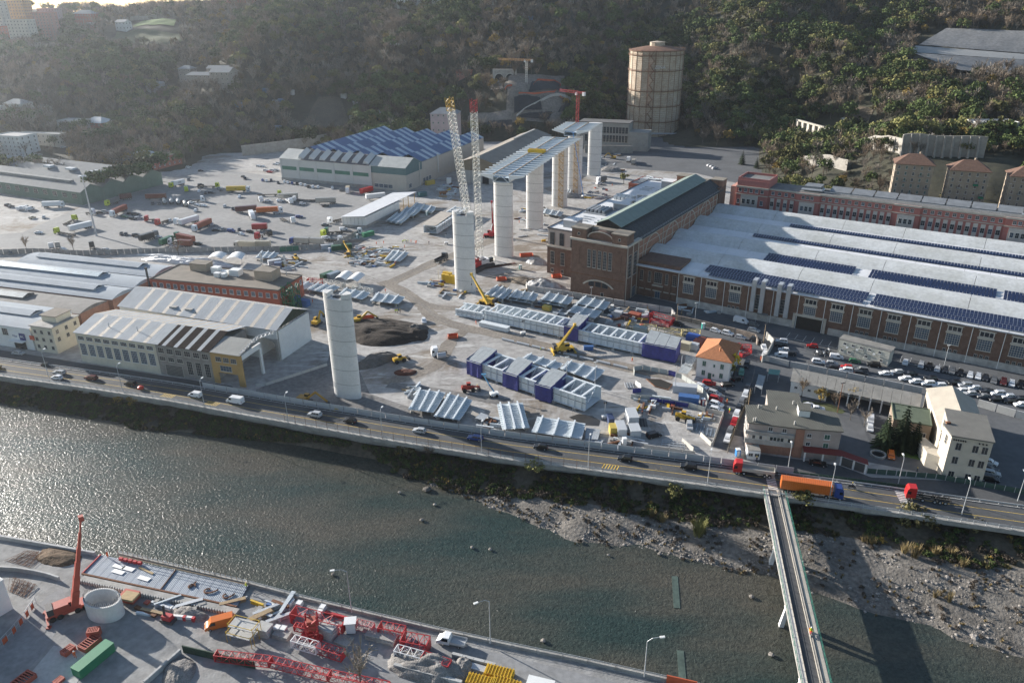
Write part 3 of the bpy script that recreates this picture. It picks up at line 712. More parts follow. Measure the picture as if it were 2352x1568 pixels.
for k in range(9):
 b=MB();p=lq(A,B,.3+.085*k);b.box((p.x,p.y,2.1),(.4,.4,4.2),ang(A,B));b.build('post',whr,th)
fcd(th,A,lq(A,B,.3),[2,6,9],[2],1,.9)
greige=M('grey_pink_render',(.36,.31,.28),.9,var=.12,scale=.4);ww=M('dark_tarred_roof',(.105,.105,.09),.95,var=.15,wave=.5)
th=tg('flat_roofed_office','flat roofed three storey office with brick stair strip and red canopy','building',(76,183,0))
P=[Vc(p)for p in((64.6,180.7,0),(76.7,177.6,0),(87.9,175.5,0),(90.1,185.3,0),(81.8,189,0),(83.6,196.4,0),(75.1,198.8,0),(72.9,189.6,0),(66.7,190.2,0))]
wls(th,P,0,9,greige)
c=Vc((76,184,0));Q=[p+(p-c).normalized()*.5 for p in P];MB().prism(Q,9,9.3).build('roof',ww,th)
b=MB();q=rect((79,183.5,0),(81.9,182.8,0),4);b.prism(q,9.3,11.3);s_=b.build('stair_head',whr,th);MB().prism(rect((78.8,183.2,0),(82.2,182.4,0),4.5),11.3,11.5).build('cap',ww,s_)
A,B,C=P[0],P[1],P[2];d=(B-A).normalized();n_=Vc((d.y,-d.x,0))
MB().prism([A-d*.6+n_*.7,B-d*.4+n_*.7,B-d*.4-n_*.01,A-d*.6-n_*.01],3.1,4.6).build('balcony_band',cn2,th)
MB().prism([A-d*.6+n_*.72,B-d*.4+n_*.72,B-d*.4-n_*.01,A-d*.6-n_*.01],6.0,7.0).build('parapet_band',cn2,th)
for i in range(12):ist('window',wmh(.86,1.25,1,1,'frame_white',random.choice(['glass','frame_stone','glass']),False,fw=.06),th,at(A+d*(.7+.93*i)+n_*.6,4.65),ang(A,B))
fcd(th,A,B,[5.8,9.4],[7.2],1.2,1.3)
MB().prism([B-d*.1+n_*.3,B+(C-B).normalized()*2.1+n_*.35,B+(C-B).normalized()*2.1,B-d*.1],0,9.1).build('brick_strip',bkl,th)
fcd(th,B,C,[3.4],[6.5,3.9],1.2,1.2);fcd(th,B,C,[8.0],[6.3,3.6],1.5,1.6,gm='shutter_green')
fcd(th,P[8],P[0],3,[6.4,3.8],1.2,1.4)
MB().prism([A+n_*.02,B+n_*.02,B,A],.1,3).build('shop_front',bkl,th)
redc=M('red_canopy',(.16,.025,.02),.6,var=.15)
b=MB();e1,e2,e3=Vc((78.4,174.9,3.3)),Vc((88,172.7,3.3)),Vc((93.2,168.6,3.2))
b.slab([e1,e2,Vc((88.3,174.8,3.8)),Vc((78.8,177,3.9))],.15);b.slab([e2,e3,Vc((93.6,170.4,3.6)),Vc((88.3,174.8,3.8))],.15);cn=b.build('canopy',redc,th)
for x,y in((79,175.3),(83.5,174.3),(88,173.2),(90.6,171.1),(93,169.2)):
 MB().box((x,y,1.6),(.35,.35,3.2)).build('canopy_post',whr,cn)
for(p,q)in(((88,173.4),(90.4,171.4)),((90.8,171.1),(92.8,169.5))):ist('shutter_door',wmh(math.dist(p,q),2.5,1,6,'frame_dark','frame_dark',False),cn,((p[0]+q[0])/2,(p[1]+q[1])/2,.1),ang(p,q))
for k in range(9):
 t=P[[0,0,1,8,8,7,5,3,3][k]];p=lq(t,c,.12+.06*k);MB().box((p.x,p.y,9.8),(.4,.4,1.1)).build('chimney',cn2,th)
prefab=M('prefab_cream',(.55,.53,.46),.7,var=.06)
th=tg('prefab_offices','cream two storey prefab offices with grey roof in the yard','building',(121,238,0))
A,B=Vc((114.4,242.6,0)),Vc((127.2,231.8,0));d=(B-A).normalized();P=rect(A,B,5)
for fl in(0,1):
 for k in range(6):
  MB().prism([A+d*(2.79*k),A+d*(2.79*k+2.75),P[3]+d*(2.79*k+2.75),P[3]+d*(2.79*k)],fl*2.75+.1,fl*2.75+2.8).build('module',prefab,th)
MB().prism([A-d*.3,B+d*.3,P[2]+d*.3,P[3]-d*.3],5.6,5.85).build('roof',grb,th)
fcd(th,A,B,[2,4.8,7.6,10.3,13.6],[4.1],1.1,.9);fcd(th,A,B,[1.5,4,9.5,14.5],[1.4],1.1,.9)
for x in(3,6.4,12):b=MB();p=A+d*x;b.box((p.x-.3,p.y-.35,3.6),(.8,.4,.6),ang(A,B));b.build('air_conditioner',wht,th)
# ================================================================ the new bridge: piers, deck, cranes, steelwork
def PY(u,v,Y):
 ray=(u-1176)*_ra-(v-784)*_rb+CF*_fw;q=ray*(Y/ray[1]);return Vc((q[0],q[1],q[2]+CH))
BAZ=.33312;BD=Vc((math.sin(BAZ),math.cos(BAZ),0));BN=Vc((BD.y,-BD.x,0));B0=Vc((-85.2,120.6,0))
def br(s,o=0.,z=0.):p=B0+BD*s+BN*o;p.z=z;return p
pier_m=M('pier_concrete',(.64,.63,.61),.8,var=.07,scale=.2,fine=.06,bump=.05,bscale=2)
joint_m=M('pier_joint',(.16,.155,.15),.9,var=.1)
def ell(s,z,k=1.,n=36):return[br(s,0,z)+BN*(4.75*k*math.cos(6.28318*i/n))+BD*(2.05*k*math.sin(6.28318*i/n))for i in range(n)]
def pier(s,h,label,notch=False,seg=5.):
 th=tg('bridge_pier',label,'pier',br(s),group='concrete piers of the new bridge')
 z=0.;k=0
 while z<h-.1:
  z1=min(h,z+seg)
  MB().loft([ell(s,z),ell(s,z1-.14)]).build('pier_segment',pier_m,th,smo=False)
  if z1<h:MB().loft([ell(s,z1-.14,.98),ell(s,z1,.98)],False).build('joint',joint_m,th)
  z=z1
 if notch:
  for sg in(1,-1):
   b=MB();pts=[br(s)+BN*(4.75*sg*math.cos(f))+BD*(2.05*math.sin(f))for f in np.linspace(-1.05,1.05,14)]
   if sg<0:pts=pts[::-1]
   b.prism(pts,h,h+1.5);b.build('bearing_seat',pier_m,th)
  MB().box(br(s,0,h+.15),(2.2,1.6,.3),-BAZ).build('access_hatch',dks,th)
 return th
pier(100,33.8,'tall bare concrete pier nearest the riverside road with notched top',True)
pier(200,33.3,'tall bare concrete pier beside the stacked yellow crane weights',True)
for s,l in((250,'concrete pier carrying the open end of the raised deck'),(300,'concrete pier with dappled sunlight under the yellow lifting beam'),(350,'concrete pier with yellow scaffold stair up its side'),(385,'concrete pier beside the blue boom lift under the far deck')):pier(s,36.2,l)
pier(440,36,'rusty form clad pier below the red tower crane')
scaf=M('scaffold_yellow',(.45,.27,.06),.7,var=.15)
def stair_tower(c,h,rz,name,label,m,w=2.6,dd=1.6,step=2.2):
 b=MB();th=tg(name,label,'scaffold',c);q=Matrix.Rotation(rz,3,'Z')
 P=[c+q@Vc(v)for v in((-w/2,-dd/2,0),(w/2,-dd/2,0),(w/2,dd/2,0),(-w/2,dd/2,0))]
 for p in P:b.tube(p,up(p,h),.07,4)
 b.build('standards',m,th)
 z=0;i=0
 while z+step<=h:
  b=MB()
  for k in range(4):b.tube(up(P[k],z+step),up(P[(k+1)%4],z+step),.05,4)
  b.beam(up(P[0 if i%2 else 1],z),up(P[1 if i%2 else 0],z+step),.7,.12)
  b.tube(up(P[3],z),up(P[2],z+step),.05,4);b.build('flight',m,th);z+=step;i+=1
 return th
stair_tower(br(347,1.5),33,-BAZ,'stair_scaffold','tall yellow scaffold stair against a concrete pier',scaf)
stair_tower(br(382,1.5),33,-BAZ,'stair_scaffold','yellow scaffold stair on the pier next to blue boom lift',scaf)
st_blue=M('blue_white_steel',(.50,.55,.58),.45,metal=.0,var=.07,scale=.3)
st_pale=M('pale_steel',(.66,.70,.72),.45,var=.06,scale=.3)
dk_pl=M('deck_plate',(.46,.54,.60),.5,var=.1);rail_m=M('rail_brown',(.34,.2,.09),.8,var=.2)
def deck(s0,s1,label,w=7.6,z0=36.4):
 th=tg('bridge_deck',label,'bridge deck',br((s0+s1)/2,0,0),group='raised steel deck of the new bridge')
 hw=3.9;zt=z0+3.7
 MB().hexa([br(s0,-hw,z0),br(s0,hw,z0),br(s1,hw,z0),br(s1,-hw,z0),br(s0,-hw,z0+.4),br(s0,hw,z0+.4),br(s1,hw,z0+.4),br(s1,-hw,z0+.4)]).build('bottom_plate',st_blue,th)
 for o in(-hw,hw):
  MB().beam(br(s0,o,z0+1.9),br(s1,o,z0+1.9),.25,3.6).build('web',st_blue,th)
  MB().beam(br(s0,o,zt+.12),br(s1,o,zt+.12),.3,.25).build('launch_rail',rail_m,th)
 n=int(round((s1-s0)/4.9))
 for k in range(n+1):
  s=s0+(s1-s0)*k/n
  MB().beam(br(s,-hw,zt-.2),br(s,hw,zt-.2),.4,.5).build('cross_beam',st_pale,th)
  for sg in(-1,1):
   b=MB();q=[(hw,z0+1.4),(hw+w,zt-.5),(hw+w,zt),(hw,zt)]
   fr=[br(s-.12,sg*o,z)for o,z in q];bk=[br(s+.12,sg*o,z)for o,z in q]
   b.add(fr+bk,[(0,1,2,3),(7,6,5,4)]+[(i,4+i,4+(i+1)%4,(i+1)%4)for i in range(4)])
   b.beam(br(s,sg*hw,zt+.03),br(s,sg*(hw+w),zt+.03),.8,.1);b.build('bracket',st_pale,th)
   if k<n:
    e=s+(s1-s0)/n-.14;MB().slab([br(s+.14,sg*hw,z0+2.2),br(s+.14,sg*(hw+w*.72),zt-.75),br(e,sg*(hw+w*.72),zt-.75),br(e,sg*hw,z0+2.2)][::-sg],.1).build('wing_plate',dk_pl,th)
  if k<n:
   b=MB();e=s+(s1-s0)/n;b.slab([br(s+.3,-hw+.2,zt-1.3),br(s+.3,hw-.2,zt-1.3),br(e-.3,hw-.2,zt-1.3),br(e-.3,-hw+.2,zt-1.3)],.1);b.build('floor_plate',dk_pl,th)
 return th
d1=deck(247,303,'raised steel deck span with wing brackets and open truss end')
b=MB()
for o in(-3.9,3.9):b.tube(br(246.8,o,36.5),br(246.8,0,40),.16,4)
b.tube(br(246.8,-3.9,40.1),br(246.8,3.9,40.1),.18,4);b.build('end_truss',st_pale,d1)
deck(304,352,'raised steel deck span beyond the yellow lifting beam')
deck(372,402,'farther raised deck piece standing higher on its piers',z0=37.6)
yel=M('yellow_paint',(.62,.40,.03),.5,var=.12)
th=tg('lifting_beam','yellow lifting beam lying across the raised deck','beam',br(303,0,40.4));b=MB();b.beam(br(302,-4.6,41.2),br(302,4.6,41.2),.5,1.6);b.beam(br(304.4,-4.6,41.2),br(304.4,4.6,41.2),.5,1.6);b.build('girder',yel,th)
b=MB();[b.beam(br(302,o,41.6),br(304.4,o,41.6),.5,.5)for o in(-4,0,4)];b.build('tie',yel,th)
def trs(b,p,q,w,h,n,r=.12,rd=.07,side=None):
 p,q=V3(p),V3(q);d=(q-p).normalized();s_=side or d.cross(Vc((0,0,1)))
 if s_.length<.05:s_=Vc((1,0,0))
 s_=s_.normalized();u_=s_.cross(d).normalized()
 cs=[s_*a*w/2+u_*c*h/2 for a,c in((-1,-1),(1,-1),(1,1),(-1,1))]
 for c in cs:b.tube(p+c,q+c,r,4)
 for k in range(n):
  a0,a1=lq(p,q,k/n),lq(p,q,(k+1)/n)
  for i in range(4):
   j=(i+1)%4
   b.tube(a0+cs[i],a1+cs[j],rd,3,cap=False)if k%2 else b.tube(a0+cs[j],a1+cs[i],rd,3,cap=False)
   b.tube(a0+cs[i],a0+cs[j],rd,3,cap=False)
 return b
crm=M('crane_cream',(.74,.72,.66),.6,var=.1);cr_red=M('crane_red',(.42,.03,.035),.5,var=.12);crw=M('crane_white',(.72,.72,.72),.5,var=.06)
def crawler(base,top,head_m,label,body_m,rz):
 th=tg('crawler_crane',label,'crane',base)
 foot=up(base,3.2)
 n=14
 for k in range(n):
  a,c=lq(foot,top,k/n),lq(foot,top,(k+1)/n);b=MB()
  w=1.4 if k==0 else 2.5
  trs(b,a,c,w if k else 2.0,w,3,.13,.075);b.build('boom_section',head_m if k==n-1 else crm,th)
 b=MB();b.box(up(base,2.6),(4.4,8.5,2.0),rz);b.box(up(base,4.2),(3.0,2.4,1.4),rz);b.build('body',body_m,th)
 q=Matrix.Rotation(rz,3,'Z')
 for sg in(-1,1):
  c=base+q@Vc((sg*3.6,0,.75));b=MB();b.box(c,(1.5,10.5,1.5),rz)
  for k in range(18):b.box(c+q@Vc((0,-5+k*.59,.76)),(1.6,.42,.1),rz)
  b.build('track',dks,th)
 MB().box(base+q@Vc((2.0,4.6,2.9)),(1.4,2,2),rz).build('cab',darkwin,th)
 b=MB();b.tube(top,up(base+q@Vc((0,-7,0)),9),.05,4);b.tube(top+Vc((.4,0,0)),up(base+q@Vc((1,-7,0)),9),.05,4);b.tube(up(base,3.5),up(base+q@Vc((0,-7,0)),9),.3,5);b.build('backstay',dks,th)
 MB().box(base+q@Vc((0,-5.6,2.6)),(5,1.6,2),rz).build('counterweight',body_m,th)
 return th
crawler(G(1104,612),PY(1087,228,G(1104,612).y-4),cr_red,'crawler crane with red boom tip standing upright beside the pier',crw,R(-50))
crawler(Vc((-16.8,338,0)),PY(1031,224,330),M('crane_yellow',(.6,.38,.05),.5,var=.1),'crawler crane with yellow boom tip rising behind the pier',cr_red,R(-30))
sh=tg('timber_mats','dark red crane mats laid under the crawler crane','mats',G(1115,610));c=G(1120,612)
for k in range(9):
 b=MB();p=c+Vc((-7+k*1.9,-4.6+k*.8,0));b.box(up(p,.12),(1.7,11,.24),R(-62));b.build('mat',M('mat_red',(.11,.045,.035),.9,var=.25,scale=1),sh)
def twc(base,h,jib,rz,m,label,mast_m=None,back=6.):
 th=tg('tower_crane',label,'crane',base);n=max(5,int(h/4))
 for k in range(n):b=MB();trs(b,up(base,h*k/n),up(base,h*(k+1)/n),1.9,1.9,2,.14,.09,Vc((1,0,0)));b.build('mast_section',mast_m or m,th)
 d=Vc((math.cos(rz),math.sin(rz),0));t=up(base,h)
 b=MB();trs(b,up(t,.8),up(t,.8+jib*.03)+d*jib,1.4,1.3,max(6,int(jib/2.2)),.12,.08);b.build('jib',m,th)
 b=MB();trs(b,up(t,.8),up(t,.8)-d*back,1.4,1.0,4,.12,.08);b.build('counter_jib',m,th)
 MB().box(up(t,-.1)-d*(back-1),(2,1.6,2.6),rz).build('counterweight',crw,th)
 MB().box(up(t,-.2)+d*1.4,(1.5,1.4,1.9),rz).build('cab',crw,th)
 MB().tube(up(t,.4)+d*jib*.8,up(t,-h*.45)+d*jib*.8,.04,4).build('hoist_rope',dks,th)
 return th
p=PY(1326,277,560);b_=Vc((p.x,p.y,0));zt=PY(1326,215,560).z
twc(b_,zt,16,R(140),cr_red,'red tower crane over the rusty pier beyond the deck')
p=GH(1209,194);zt=PY(1208,140,p.y).z-p.z
twc(p,zt,26,R(172),M('crane_orange',(.62,.36,.16),.6,var=.1),'yellow tower crane with long jib beside the tunnel portal',crm)
def wing(q,label,z=1.6,stack=1,nb=3,group='steel deck wing panels lying on the site'):
 A,B,C,D=q;th=tg('deck_wing_panel',label,'steel panel',at((A+C)/2,0),group=group)
 d=(B-A).normalized()
 for lv in range(stack):
  zz=z-.0+1.35*(lv-stack+1)if stack>1 else z;zz=max(.9,zz)
  a,bb,c,e=[at(p,zz)+(d*(-1.2*(stack-1-lv)))for p in q]
  b=MB();n=6;r0=[];r1=[]
  for k in range(n+1):
   t=k/n;cz=.5*(2*t-1)**2-.35
   r0.append(lq(a,e,t)+Vc((0,0,cz)));r1.append(lq(bb,c,t)+Vc((0,0,cz)))
  for k in range(n):b.slab([r0[k],r1[k],r1[k+1],r0[k+1]],.12)
  b.build('plate',st_blue,th)
  for k in range(1,12):
   t=k/12;cz=.5*(2*t-1)**2-.35;MB().beam(lq(a,e,t)+Vc((0,0,cz+.08)),lq(bb,c,t)+Vc((0,0,cz+.08)),.28,.22).build('stiffener',st_pale,th)
  for k in range(nb):
   t=(k+.35)/nb;b=MB();pts=[(lq(lq(a,e,u),lq(bb,c,u),t),.5*(2*u-1)**2-.35)for u in np.linspace(-.06,1.0,9)]
   for(p0,z0),(p1,z1)in zip(pts[:-1],pts[1:]):
    o=d*.09
    b.hexa([p0-o+Vc((0,0,z0)),p0+o+Vc((0,0,z0)),p1+o+Vc((0,0,z1)),p1-o+Vc((0,0,z1))]+[p0-o+Vc((0,0,.75)),p0+o+Vc((0,0,.75)),p1+o+Vc((0,0,.75)),p1-o+Vc((0,0,.75))])
    b.beam(p0+Vc((0,0,.8)),p1+Vc((0,0,.8)),.5,.08)
   b.build('bracket',st_pale,th)
 for u,v in((.1,.1),(.9,.1),(.9,.9),(.1,.9)):
  p=at(lq(lq(A,D,v),lq(B,C,v),u),0);MB().box(up(p,max(.2,z-.9)/2),(.9,.9,max(.3,z-.75)),.3).build('block',cn2,th)
K5=CRP(1750,1080,1.28);K6=CRP(1600,1480,1.4933);K7=CRP(1080,980,1.867)
def T11(x,y,z=0):return T(1,1,x,y,z)
def T12(x,y,z=0):return T(1,2,x,y,z)
NH=['next to the leaning yellow crane','second from the leaning yellow crane','before the sheeted rubble heap','against the old white wall','right behind the long box girder']
for i,q in enumerate((((240,125),(335,150),(385,103),(298,80)),((358,137),(495,160),(517,122),(395,103)),((525,150),(668,178),(697,140),(560,115)),((705,170),(855,205),(885,165),(745,135)),((660,212),(805,248),(842,210),(700,180)))):
 wing([K5(x,y,2.6)for x,y in q],'pale blue double stacked wing panel '+NH[i],2.6,2)
for q in(((418,455),(600,512),(645,480),(462,428)),((625,505),(800,570),(858,512),(665,465))):wing([K5(x,y,1.6)for x,y in q],'pale blue steel wing panel behind the girder with three blue sheds')
for i,q in enumerate((((48,235),(200,255),(272,135),(105,115)),((200,275),(355,300),(432,180),(285,140)),((610,355),(775,345),(733,195),(580,205)),((783,370),(1085,413),(1108,320),(820,278)))):
 wing([K6(x,y,1.6)for x,y in q],'silvery steel wing panel '+['closest to the road-side pier','touching the one by the road-side pier','turned crosswise by the sheet roofs','lying level beside corrugated sheets'][i])
for i,q in enumerate((((95,292),(245,333),(330,285),(150,257)),((272,332),(420,358),(525,310),(345,285)),((510,365),(680,408),(750,355),(555,322)),((745,415),(955,440),(1008,385),(790,357)))):
 wing([K7(x,y,1.7)for x,y in q],'pale blue wing panel in the lattice row, '+['nearest the red works','second from the red works','right behind the pier top','nearest the dirt track'][i])
for q in(((1385,335),(1585,378),(1612,332),(1430,292)),((1170,450),(1300,478),(1390,405),(1255,385)),((1290,390),(1410,410),(1480,355),(1345,332))):wing([T11(x,y,1.8)for x,y in q],'steel wing panel beside the white roofed lean-to shed',1.8,2)
wing([T11(x,y,1.2)for x,y in((1140,810),(1285,822),(1372,740),(1215,725))],'steel wing panel at the edge of the scrap heap',1.2)
wing([T11(x,y,1.5)for x,y in((-10,790),(150,792),(205,745),(40,732))],'steel wing panel beside the prefab hut and pallets',1.5)
wing([T12(x,y,1.5)for x,y in((272,388),(432,418),(465,378),(290,350))],'steel wing panel between the far piers',1.5)
wing([T12(x,y,1.5)for x,y in((475,195),(530,215),(548,170),(490,155))],'small steel wing panel leaning by the far pier',1.5)
def bgd(p0,p1,segs,w,h,label,z0=.9,side=1):
 p0,p1=V3(p0),V3(p1);d=(p1-p0).normalized();n_=Vc((-d.y,d.x,0))*w;th=tg('box_girder',label,'girder',at((p0+p1)/2,0))
 L_=(p1-p0).length
 for k in range(segs):
  a,c=p0+d*(L_*k/segs+.04),p0+d*(L_*(k+1)/segs-.04)
  for o,nm in((Vc(),'web'),(n_,'web')):
   b=MB();q0,q1=at(a+o,z0+h/2),at(c+o,z0+h/2);b.beam(q0,q1,.14,h);b.beam(up(q0,h/2),up(q1,h/2),.8,.1);b.beam(up(q0,-h/2),up(q1,-h/2),1.0,.14)
   w_=b.build(nm,st_pale,th)
   sg=-1 if o.length<.1 else 1
   for j in range(3):
    bb=MB();x=lq(a,c,(j+.5)/3)+o+n_.normalized()*sg*.2;bb.box(at(x,z0+h/2),(.16,.4,h-.2),ang(a,c));bb.build('stiffener',st_blue,w_)
   bb=MB();bb.beam(at(a+o+n_.normalized()*sg*.1,z0+h*.55),at(c+o+n_.normalized()*sg*.1,z0+h*.55),.1,.12);bb.build('seam',dks,w_)
  MB().slab([at(a,z0+.1),at(c,z0+.1),at(c+n_,z0+.1),at(a+n_,z0+.1)],.1).build('bottom_plate',st_blue,th)
  for t in(.25,.75):
   x=lq(a,c,t);b=MB();b.beam(at(x,z0+h-.35),at(x+n_,z0+h-.35),.7,.5);b.tube(at(x,z0+h-.6),at(x+n_*.5,z0+.3),.14,5);b.tube(at(x+n_,z0+h-.6),at(x+n_*.5,z0+.3),.14,5);b.build('cross_frame',st_pale,th)
  for o in(Vc((0,0,0)),n_):
   MB().box(at(lq(a,c,.5)+o,z0/2-.05),(1.2,1.2,z0-.1),ang(a,c)).build('block',cn2,th)
 return th
tarp=M('blue_tarpaulin',(.035,.04,.20),.55,var=.25,scale=.6,bump=.5,bscale=1.2);shr=M('shed_corrugated',(.30,.33,.35),.6,var=.15,scale=.5,wave=2.2)
def tarp_shed(q,zt,label,slope=.9):
 A,B,C,D=q;th=tg('tarpaulin_shed',label,'shed',at((A+C)/2,0));b=MB();P=[at(p,0)for p in q];c=sum(P,Vc())/4
 pts=[]
 for i in range(4):
  a,e=P[i],P[(i+1)%4];n=max(4,int((e-a).length/1.2));nn=Vc(((e-a).y,-(e-a).x,0)).normalized()
  pts+=[lq(a,e,k/n)+nn*(random.uniform(-.18,.16))for k in range(n)]
 lo=[at(p+(p-c)*.01+Vc((random.uniform(-.1,.1),random.uniform(-.1,.1),0)),.35)for p in pts];hi=[at(p,zt+.3)for p in pts]
 b.loft([lo,hi],False);b.build('tarpaulin',tarp,th)
 for k in range(3):
  t0,t1=k/3,(k+1)/3-.01;b=MB();e=.35
  a0,a1,c1,c0=lq(A,B,t0),lq(A,B,t1),lq(D,C,t1),lq(D,C,t0);f=(A-D).normalized()*e
  b.slab([at(a0+f,zt),at(a1+f,zt),at(c1-f,zt+slope),at(c0-f,zt+slope)],.12);b.build('roof_panel',shr,th)
bgd(K5(240,253,.9),K5(1048,427,.9),9,8,4.0,'long open box girder in line behind the yellow mobile crane')
p0=K5(150,530,.9)+Vc((1.2,1.9,0));p1=K5(740,735,.9)+Vc((1.2,1.9,0))
bgd(p0,p1,6,9,4.3,'open box girder wrapped in three blue tarpaulin sheds')
bgd(K5(92,228,.5),K5(232,252,.5),2,7,2.6,'low half finished girder at the end of the long box girder',.5)
for q,l in((((147,455),(222,478),(303,410),(228,393)),'blue tarpaulin shed on the girder end nearest the dirt track'),(((332,517),(408,540),(487,470),(412,447)),'middle one of three blue tarpaulin sheds on the girder'),(((500,577),(580,600),(660,527),(583,505)),'blue tarpaulin shed beside the open end of the girder')):
 tarp_shed([K5(x,y,5.9)for x,y in q],5.6,l,.5)
tarp_shed([K5(x,y,6)for x,y in((648,280),(718,295),(773,240),(705,227))],5.8,'single blue tarpaulin shed on the long box girder',.5)
tarp_shed([K5(x,y,6)for x,y in((1050,365),(1225,400),(1248,350),(1090,308))],5.6,'largest blue tarpaulin shed beside the white villa',.6)
th=tg('steel_beam','hollow grey steel beam lying before the long box girder','beam',K5(290,300));A,B=K5(213,290,0),K5(358,322,0);d=(B-A).normalized();n_=Vc((-d.y,d.x,0))
MB().prism([A,B,B+n_*2,A+n_*2],.2,1.9).build('web',st_pale,th);MB().prism([A-n_*.3,B-n_*.3,B+n_*2.3,A+n_*2.3],1.9,2.0).build('flange',st_pale,th)
A,B=T11(1475,560,0),T11(1770,330,0)
g=bgd(T11(1620,585),T11(1900,400),5,7.5,3.6,'long pale box girder lying towards the big warehouse')
b=MB();w_=[T11(1478,490,4.6),T11(1610,500,4.6),T11(1770,385,4.6),T11(1660,368,4.6)];b.slab(w_,.15);b.build('cover_sheet',M('bleached_boards',(.42,.38,.33),.9,var=.15),g)
# ================================================================ left bank: sheds, works, warehouses
class Frame:
 def __init__(s,o,e):s.o=Vc((o[0],o[1],0));s.e=Vc((e[0],e[1],0)).normalized();s.n=Vc((-s.e.y,s.e.x,0));s.rz=math.atan2(s.e.y,s.e.x)
 def __call__(s,a,d,z=0.):p=s.o+s.e*a+s.n*d;p.z=z;return p
 def box(s,b,a0,a1,d0,d1,z0,z1):return b.hexa([s(a0,d0,z0),s(a1,d0,z0),s(a1,d1,z0),s(a0,d1,z0),s(a0,d0,z1),s(a1,d0,z1),s(a1,d1,z1),s(a0,d1,z1)])
 def part(s,th,nm,m,a0,a1,d0,d1,z0,z1):return s.box(MB(),a0,a1,d0,d1,z0,z1).build(nm,m,th)
 def slope(s,th,nm,m,a0,a1,d0,z0,d1,z1,t=.15):b=MB();b.slab([s(a0,d0,z0),s(a1,d0,z0),s(a1,d1,z1),s(a0,d1,z1)],t);return b.build(nm,m,th)
def text(s,size,loc,rx,rz,m,parent,ext=.02):
 cu=bpy.data.curves.new('lettering','FONT');cu.body=s;cu.size=size;cu.extrude=ext;cu.align_x='CENTER'
 o=bpy.data.objects.new('tmp',cu);COL.objects.link(o);dg=bpy.context.evaluated_depsgraph_get();me=bpy.data.meshes.new_from_object(o.evaluated_get(dg));bpy.data.objects.remove(o)
 me.materials.clear();me.materials.append(m);q=bpy.data.objects.new('lettering',me);COL.objects.link(q)
 q.parent=parent;q.location=V3(loc)-worg(parent);q.rotation_euler=(rx,0,rz);return q
cream_w=M('factory_cream',(.62,.57,.46),.9,var=.1,scale=.3,fine=.05);grey_w=M('factory_grey',(.27,.25,.23),.9,var=.2,scale=.5,fine=.1);yel_w=M('factory_yellow',(.44,.28,.11),.9,var=.1,scale=.3)
sheet_w=M('white_sheet_roof',(.36,.385,.41),.85,spec=.2,var=.1,scale=.2,wave=1.4);sheet_t=M('tan_sheet',(.38,.34,.29),.7,var=.15,scale=.4,wave=1.4);sheet_d=M('dark_brown_sheet',(.026,.02,.02),.95,spec=.05,var=.25,scale=.5,wave=1.4);sheet_g=M('grey_sheet',(.30,.30,.285),.85,spec=.2,var=.1,wave=1.4)
sheet_b=M('bluish_sheet_roof',(.33,.37,.41),.8,spec=.25,var=.08,scale=.15,wave=.9)
F=Frame((-151,242),(63.8,-20.5));Lf=67.
th=tg('riverside_works','long two storey works with cream, grey and yellow fronts along the road','factory',F(33,8))
secs=((0,33.6,cream_w),(33.6,55.2,grey_w),(55.2,67,yel_w))
for a0,a1,m in secs[:2]:F.part(th,'wall',m,a0,a1-.01,0,19.5,0,11.4)
for q in((55.2,57.2,0,11.3),(64.8,67,0,11.3),(57.2,64.8,4.2,11.3)):F.part(th,'wall',yel_w,q[0],q[1],0,.5,q[2],q[3])
F.part(th,'wall',whr,66.4,67,.5,11,9.5,11.3);F.part(th,'side_post',whr,66.3,67,10,11,0,11)
for k in range(9):
 ist('window',wmh(2.7,1.5,4,2,'frame_white','glass',True),th,F(2.2+3.62*k,0,8.7),F.rz);ist('window',wmh(2.6,4.4,4,5,'frame_white','glass_blue',True),th,F(2.2+3.62*k,0,3.0),F.rz)
for k in range(6):ist('window',wmh(2.5,2,3,2,'frame_stone','glass',True),th,F(35.6+3.5*k,0,8.2),F.rz)
for k in range(3):ist('window',wmh(2.4,1.6,3,2,'frame_stone','glass',True),th,F(35.6+3.5*k,0,5.4),F.rz)
for k in range(3):ist('window',wmh(2.2,5,3,5,'frame_stone','glass',False),th,F(46.2+3.5*k,0,1.6),F.rz)
ist('gate',wmh(7,4.2,1,8,'frame_stone','frame_dark',False),th,F(39.6,0,.1),F.rz)
for k in range(3):ist('window',wmh(2.2,1.7,3,2,'frame_stone','glass',True),th,F(58.2+2.9*k,0,8.2),F.rz)
ist('window',wmh(4.4,2,4,2,'frame_stone','glass_blue',True),th,F(60.6,0,4.9),F.rz)
a=-.4;k=0
pat=[]
while a<55:w=1.55;pat.append((a,a+w));a+=w
for k,(a0,a1)in enumerate(pat):
 if a0<35:m=sheet_t if k%4==3 else sheet_w
 else:m=sheet_w if k%3==0 else sheet_d
 F.slope(th,'roof_panel',m,a0,a1-.03,-.5,11.45,10.2,14.3)
 F.slope(th,'roof_panel',sheet_w if k%2 else sheet_t,a0,a1-.03,10.2,14.3,19.8,12.2)
for k in range(5):F.slope(th,'roof_panel',sheet_g,55+k*2.4,55+(k+1)*2.4-.03,-.4,11.45,8.5,13.4)
for a_,d_ in((11,4.5),(23,4.5)):MB().tube(F(a_,d_,12.6),F(a_,d_,14.4),.14,6).build('flue',sgy,th)
b=MB();trs(b,F(66.8,.3,11.6),F(66.8,10,13.6),.5,1.0,8,.06,.05);trs(b,F(66.8,10,13.6),F(66.8,19,11.8),.5,1.0,8,.06,.05);b.build('roof_truss',sgy,th)
A,B=Vc((-146.5,265.2,0)),Vc((-81.2,240.9,0));S=Frame(A,B-A);Ls=(B-A).length
